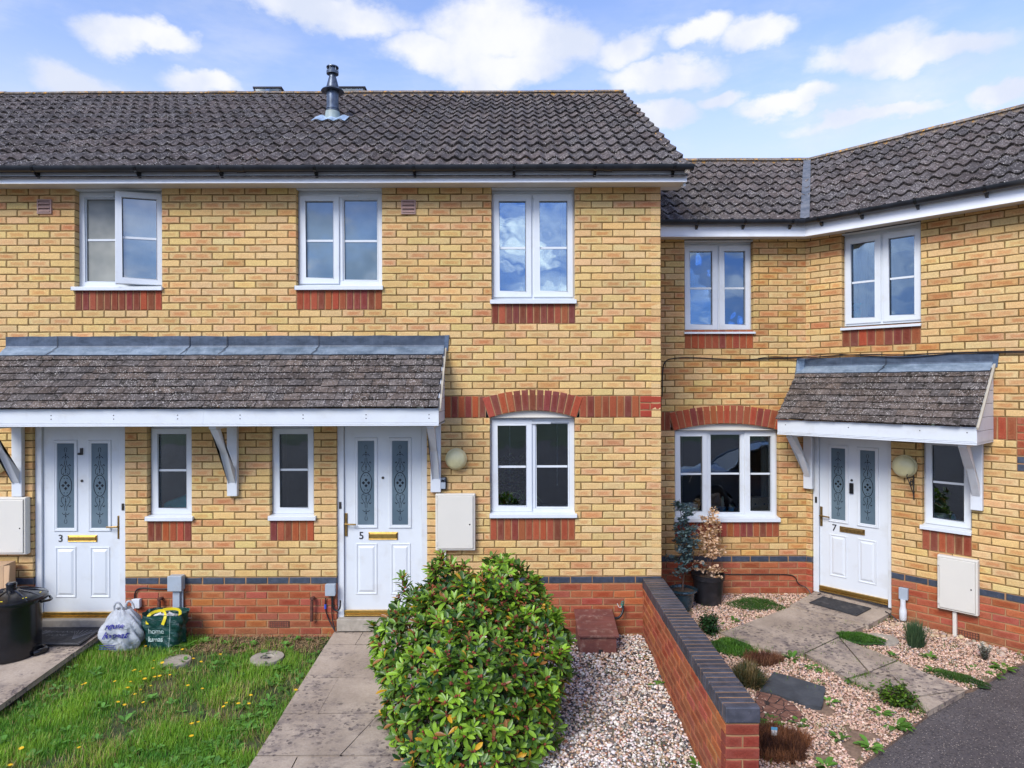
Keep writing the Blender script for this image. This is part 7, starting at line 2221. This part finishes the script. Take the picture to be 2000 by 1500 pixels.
def branchy(e, x, y, z, H, spread, nst, nl, lw, c0, c1, mat_, stemr=.008, tiers=None, lean=(0, 0)):
    f = MB(); pp_, dd_ = [], []
    for s_ in range(nst):
        a = R(0, 6.28); top_ = Vector((x + lean[0] + spread * .3 * math.cos(a), y + lean[1] + spread * .3 * math.sin(a), z + H * R(.75, 1)))
        if s_ == 0: top_ = Vector((x + lean[0], y + lean[1], z + H))
        b0 = Vector((x + R(-.015, .015), y + R(-.015, .015), z - .02)); mid = b0.lerp(top_, .5) + Vector((R(-.05, .05), R(-.05, .05), 0))
        f.tube([b0, mid, top_], stemr, 6, r1=.002, smooth_sub=1)
        nb = 22
        for i in range(nb):
            t_ = R(.10, 1.0)
            if tiers and random.random() < .75: t_ = random.choice(tiers) + R(-.05, .05)
            t_ = min(1, max(.05, t_)); st = b0.lerp(mid, t_ * 2) if t_ < .5 else mid.lerp(top_, t_ * 2 - 1)
            a = R(0, 6.28); L_ = spread * R(.35, 1.0) * (1.1 - .55 * t_)
            en = st + Vector((math.cos(a) * L_, math.sin(a) * L_, R(-.02, .10)))
            f.tube([st, st.lerp(en, .5) + Vector((0, 0, .015)), en], .0022, 4, r1=.001)
            for k_ in range(nl):
                p = st.lerp(en, R(.25, 1.05)) + Vector((R(-.018, .018), R(-.018, .018), R(-.018, .018)))
                b_ = R(0, 6.28); pp_.append(tuple(p)); dd_.append((math.cos(b_), math.sin(b_), R(-.6, .9)))
    f.build('stems', 'bark', e); pp_, dd_ = np.array(pp_), np.array(dd_); k_ = len(pp_); t_ = rng.random((k_, 1))
    leafset('foliage', pp_, dd_, np.tile([0, .2, 1.], (k_, 1)) + rng.normal(0, .4, (k_, 3)), rng.uniform(.7, 1.3, k_) * lw, rng.uniform(.6, 1.0, k_) * lw, (np.array(c0) * (1 - t_) + np.array(c1) * t_), mat=mat_, parent=e)
for (px, py, H_, sp_, lb) in (SH1, SH2):
    x, y = at(px, py, gz7); z = gz7(x, y); e = empty('dwarf_shrub', (x, y, z), lb, 'shrub')
    branchy(e, x, y, z, H_, sp_, 7, 9, .026, (.010, .035, .012), (.04, .10, .03) if H_ > .12 else (.13, .24, .02), 'leaf', stemr=.004)
e, x, y, z = pot('plant_pot', 1383, 1177, .185, .34, 'pot_black', 'tall black plastic pot with a dead pinkish dry shrub')
branchy(e, x, y, z, .72, .22, 2, 26, .034, (.62, .42, .28), (.78, .58, .42), 'dry', tiers=(.05, .15, .35, .55, .7, .9))
e, x, y, z = pot('plant_pot', 1333, 1190, .155, .24, 'pot_blue', 'glazed dark blue-green pot with a grey-blue leafy shrub', round_rim=True)
branchy(e, x, y, z, 1.02, .26, 3, 24, .036, (.045, .085, .095), (.17, .25, .26), 'leaf', tiers=(.35, .5, .62, .75, .9), lean=(-.02, .05))

# ------------------------------------------------------------------ things on the window sills indoors
def sillz_in(r): return r[2] + .05
zc = sillz_in(RL)
CT = []
for i, (px, nm) in enumerate(((1397, 'left'), (1411, 'middle'), (1428, 'right'))):
    u = U(REC, px, 995, -.2); x, y, _ = REC.P(u, -.2, 0)
    lb = ('small blue pot with a round cactus at the left of three on the sill', 'small blue pot with a tall pale cactus in the middle of three', 'small blue pot with a spiny cactus at the right of three')[i]
    e = empty('cactus_pot', (x, y, zc), lb, 'cactus', 'blue cactus pots on the window sill')
    f = MB(); f.lathe((x, y, zc), [(.030, 0), (.036, .05), (.040, .052), (.040, .065), (.034, .065), (.033, .055)], 24); f.build('pot', 'blue_pot', e, smooth=.6)
    hh_ = (.03, .14, .045)[i]; rr = (.028, .016, .03)[i]
    f = MB(); f.lathe((x, y, zc + .055), [(rr * .7, 0), (rr, hh_ * .3), (rr * 1.1, hh_ * .7), (rr * .6, hh_ * .95), (0, hh_)], 18, col=(.16, .22, .12, 1) if i != 1 else (.35, .42, .33, 1)); f.build('cactus', 'leaf', e, smooth=1)
u = U(REC, 1347, 985, -.2); x, y, _ = REC.P(u, -.2, 0)
f = MB(); f.box(REC, u - .10, u + .09, -.26, -.16, zc, zc + .11); f.build('planter', 'white_pot', label='pale planter box behind the left pane of the three-light window', cat='planter', bevel=.008)
u = U(REC, 1482, 985, -.2)
f = MB(); f.box(REC, u - .10, u + .12, -.30, -.18, zc, zc + .18); o = f.build('storage_box', 'cardboard', label='brown box with dark finger holes behind the right pane of the three-light window', cat='box', bevel=.004)
f = MB()
for du in (-.05, .06): f.lathe((u + du, zc + .10), [(.010, -.18), (.008, -.179), (0, -.179)], 12, axis='w', F=REC)
f.build('finger_hole', 'black_ink', o)
zc = sillz_in(WS); u = U(WING, 1836, 1005, -.2); x, y, _ = WING.P(u, -.2, 0)
f = MB(); f.lathe((x, y, zc), [(.07, 0), (.085, .02), (.085, .06), (.078, .062), (.075, .03)], 28); f.build('bowl', 'white_pot', label='white bowl on the inner sill of the narrow window beside the door marked 7', cat='bowl', smooth=.6)
u = U(WING, 1862, 1008, -.2); x, y, _ = WING.P(u, -.2, 0)
f = MB(); f.lathe((x, y, zc), [(.022, 0), (.025, .05), (.014, .065), (.014, .08), (0, .082)], 16); f.build('jar', 'blue_pot', label='small blue jar next to the white bowl indoors', cat='jar', smooth=.6)
# teal ornament in the wing's upper window
zc = sillz_in(WU); u = U(WING, 1673, 615, -.18); x, y, _ = WING.P(u, -.18, 0)
f = MB(); f.lathe((x, y, zc), [(.045, 0), (.05, .02), (.03, .05), (.045, .08), (.05, .11), (.025, .135), (.02, .15), (.038, .165), (.042, .19), (.025, .215), (0, .22)], 20)
f.tube([(x, y, zc + .10), (x + .05, y - .01, zc + .12), (x + .06, y - .01, zc + .17)], .012, 8, smooth_sub=1); f.tube([(x, y, zc + .06), (x + .055, y, zc + .05), (x + .07, y, zc + .02)], .013, 8, smooth_sub=1)
f.tube([(x + .02, y, zc + .20), (x + .05, y, zc + .215), (x + .06, y, zc + .19)], .010, 8, smooth_sub=1)
f.build('ornament', 'teal', label='teal figurine standing inside the upper window of the angled wall', cat='ornament', smooth=1)
# spider plant in the arched window
zc = sillz_in(W5); u = U(MAIN, 1024, 985, -.22); x, y, _ = MAIN.P(u, -.22, 0)
e = empty('spider_plant', (x, y, zc), 'striped spider plant arching behind the arched window', 'plant')
f = MB(); f.lathe((x, y, zc), [(.05, 0), (.06, .07), (.055, .07)], 20); f.build('pot', 'pot_black', e)
f = MB()
for (dx, dz, ex) in ((-.10, .14, -.17), (-.05, .16, -.13), (.0, .17, .02), (.06, .17, .17), (.09, .13, .20), (-.02, .12, -.09), (.10, .06, .17)):
    f.tube([(x, y, zc + .05), (x + dx * .6, y + .02, zc + dz), (x + dx * 1.2, y + .03, zc + dz + .01), (x + ex, y + .04, zc + dz * .25)], .0045, 5, smooth_sub=2, col=(.35, .45, .20, 1))
f.build('foliage', 'leaf', e, smooth=1)
x, y, _ = MAIN.P(U(MAIN, 992, 930, -.5), -.5, 0); zc = sillz_in(W5) - .1
e = empty('house_plant', (x, y, zc), 'dark leafy house plant deep behind the left pane of the arched window', 'plant')
k = 260; dd_ = rng.normal(size=(k, 3)); dd_[:, 2] = abs(dd_[:, 2]) * .5
leafset('foliage', np.column_stack([x + rng.normal(0, .09, k), y + rng.normal(0, .07, k), zc + .15 + rng.random(k) * .45]), dd_, np.tile([0, .2, 1.], (k, 1)), rng.uniform(.05, .10, k), rng.uniform(.03, .05, k), np.array([.10, .16, .05]) * rng.uniform(.5, 1.4, (k, 1)), parent=e)
f = MB(); f.lathe((x, y, zc), [(.07, 0), (.09, .16), (.08, .16)], 20); f.build('pot', 'pot_black', e)
f = MB()
zc = sillz_in(SW1); u0, u1 = SW1[0] + .09, SW1[1] - .05
f.hexa([MAIN.P(u0, -.24, zc), MAIN.P(u1, -.24, zc), MAIN.P(u1, -.145, zc), MAIN.P(u0, -.145, zc), MAIN.P(u0, -.24, zc + .08), MAIN.P(u1, -.24, zc + .20), MAIN.P(u1, -.145, zc + .18), MAIN.P(u0, -.145, zc + .07)])
f.build('folded_towel', 'teal', label='folded teal towel behind the narrow window beside the door marked 3', cat='towel', bevel=.02)
for (px, y0_, y1_) in ((996, 841, 975), (1088, 836, 945)):
    u = U(MAIN, px, 900, -.16); f = MB(); f.tube([MAIN.P(u, -.16, W5[3] - .03), MAIN.P(u, -.16, MAIN.px(px, y1_, -.16)[1])], .0018, 5)
    f.lathe(MAIN.P(u, -.16, MAIN.px(px, y1_, -.16)[1] - .02), [(0, 0), (.005, .004), (.004, .02), (0, .024)], 8)
    f.build('blind_cord', 'white_pot', label='white blind cord hanging behind the ' + ('left' if px < 1040 else 'right') + ' pane of the arched window', cat='cord')

# ------------------------------------------------------------------ a car on the drive to the right, seen only mirrored in the panes
def car(cx, cy, z, rz):
    e = empty('parked_car', (cx, cy, z), 'blue-grey hatchback on the drive, mirrored in the three-light window', 'car')
    WO[e.name] = (0, 0, 0)
    def prof(y, shrink, pts):
        return [(x * (1 - shrink * .02), y, h) for x, h in pts]
    low = [(-2.05, .32), (-2.08, .62), (-1.98, .86), (-1.2, .98), (-.9, 1.0), (1.35, .98), (1.98, .92), (2.06, .7), (2.04, .32), (1.72, .30), (1.66, .52), (1.42, .66), (1.18, .66), (.95, .52), (.88, .26), (-.9, .26), (-.97, .52), (-1.2, .66), (-1.45, .66), (-1.68, .52), (-1.74, .30)]
    f = MB()
    rings = []
    for y, k, dz in ((-.86, .94, 0), (-.89, 1, .0), (-.82, 1, .03), (.82, 1, .03), (.89, 1, 0), (.86, .94, 0)):
        b = len(f.V)
        for (x, h) in low: f.V.append((x, y, .62 + (h + (dz if h > .8 else 0) - .62) * k))
        rings.append(b)
    n = len(low)
    for a, b in zip(rings[:-1], rings[1:]):
        for i in range(n):
            j = (i + 1) % n; f.f((a + i, a + j, b + j, b + i))
    f.f(range(rings[0], rings[0] + n)); f.f(range(rings[-1], rings[-1] + n))
    body = f.build('body', 'carpaint', e, origin=(0, 0, 0), smooth=.6)
    top_ = [(-1.1, .99), (-.55, 1.40), (-.1, 1.47), (.9, 1.46), (1.45, 1.34), (1.95, .98)]
    f = MB(); b = 0
    for y, k in ((-.80, 0), (-.62, 1)):
        for (x, h) in top_: f.V.append((x * (1 - .03 * k), y if h < 1 else y + (.12 if y < 0 else -.12), h))
    f = MB()
    A1 = [(x, -.80 if h < 1 else -.62, h) for x, h in top_]; A2 = [(x, -y, h) for x, y, h in A1]
    f.V += A1 + A2; m_ = len(top_)
    f.f(range(m_)); f.f(range(m_, 2 * m_))
    for i in range(m_ - 1): f.f((i, i + 1, m_ + i + 1, m_ + i), 1 if 1 <= i <= 3 else 0)
    f.build('greenhouse', ['carglass', 'carpaint'], e, origin=(0, 0, 0))
    for sg in (-1, 1):
        f = MB()
        for (x0, h0, x1, h1) in ((-1.1, .99, -.55, 1.40), (.35, .99, .30, 1.45), (1.45, 1.34, 1.95, .98), (-.55, 1.40, -.1, 1.465), (-.1, 1.465, .9, 1.455), (.9, 1.455, 1.45, 1.34)):
            f.tube([(x0, sg * (.81 if h0 < 1 else .63), h0), (x1, sg * (.81 if h1 < 1 else .63), h1)], .028, 6)
        f.build('window_surround', 'carpaint', e, origin=(0, 0, 0))
    for x in (-1.32, 1.30):
        for sg in (-1, 1):
            FW = Fr((x, sg * .70, 0), (1, 0, 0), (0, sg, 0))
            f = MB(); f.lathe((0, .32), [(.32, 0), (.32, .17), (.29, .19), (.22, .19), (.21, .17)], 28, axis='w', F=FW); w = f.build('wheel', 'black_plastic', e, origin=(0, 0, 0), smooth=.6)
            WO[w.name] = (0, 0, 0)
            f = MB()
            for i in range(5):
                a = i * 1.2566; f.tube([FW.P(.04 * math.cos(a), .17, .32 + .04 * math.sin(a)), FW.P(.20 * math.cos(a), .18, .32 + .20 * math.sin(a))], .022, 6)
            f.lathe((0, .32), [(.21, .16), (.215, .175), (.19, .178)], 24, axis='w', F=FW)
            f.build('rim', 'alloy', w, origin=(0, 0, 0))
    for sg in (-1, 1):
        f = MB(); f.hexa([(-2.06, sg * .55, .66), (-2.06, sg * .82, .66), (-1.80, sg * .87, .70), (-1.80, sg * .6, .70), (-1.99, sg * .55, .80), (-1.99, sg * .80, .80), (-1.78, sg * .86, .86), (-1.78, sg * .6, .86)]); f.build('headlight', 'alloy', e, origin=(0, 0, 0))
        f = MB(); f.lathe((-.62, sg * .95, .98), [(0, 0), (.08, .02), (.09, .08), (.06, .13), (0, .14)], 12); f.build('mirror', 'carpaint', e, origin=(0, 0, 0), smooth=1)
    e.rotation_euler = (0, 0, rz)
    return e
M['carpaint'] = plain('car_paint', (.10, .15, .22), .25, .05, 2, metal=.5, coat=1)
M['carglass'] = plain('car_glass', (.01, .012, .015), .05, .05, 2)
M['alloy'] = plain('alloy', (.5, .5, .52), .3, .05, 2, metal=1)
car(5.6, -5.4, -0.06, .12)
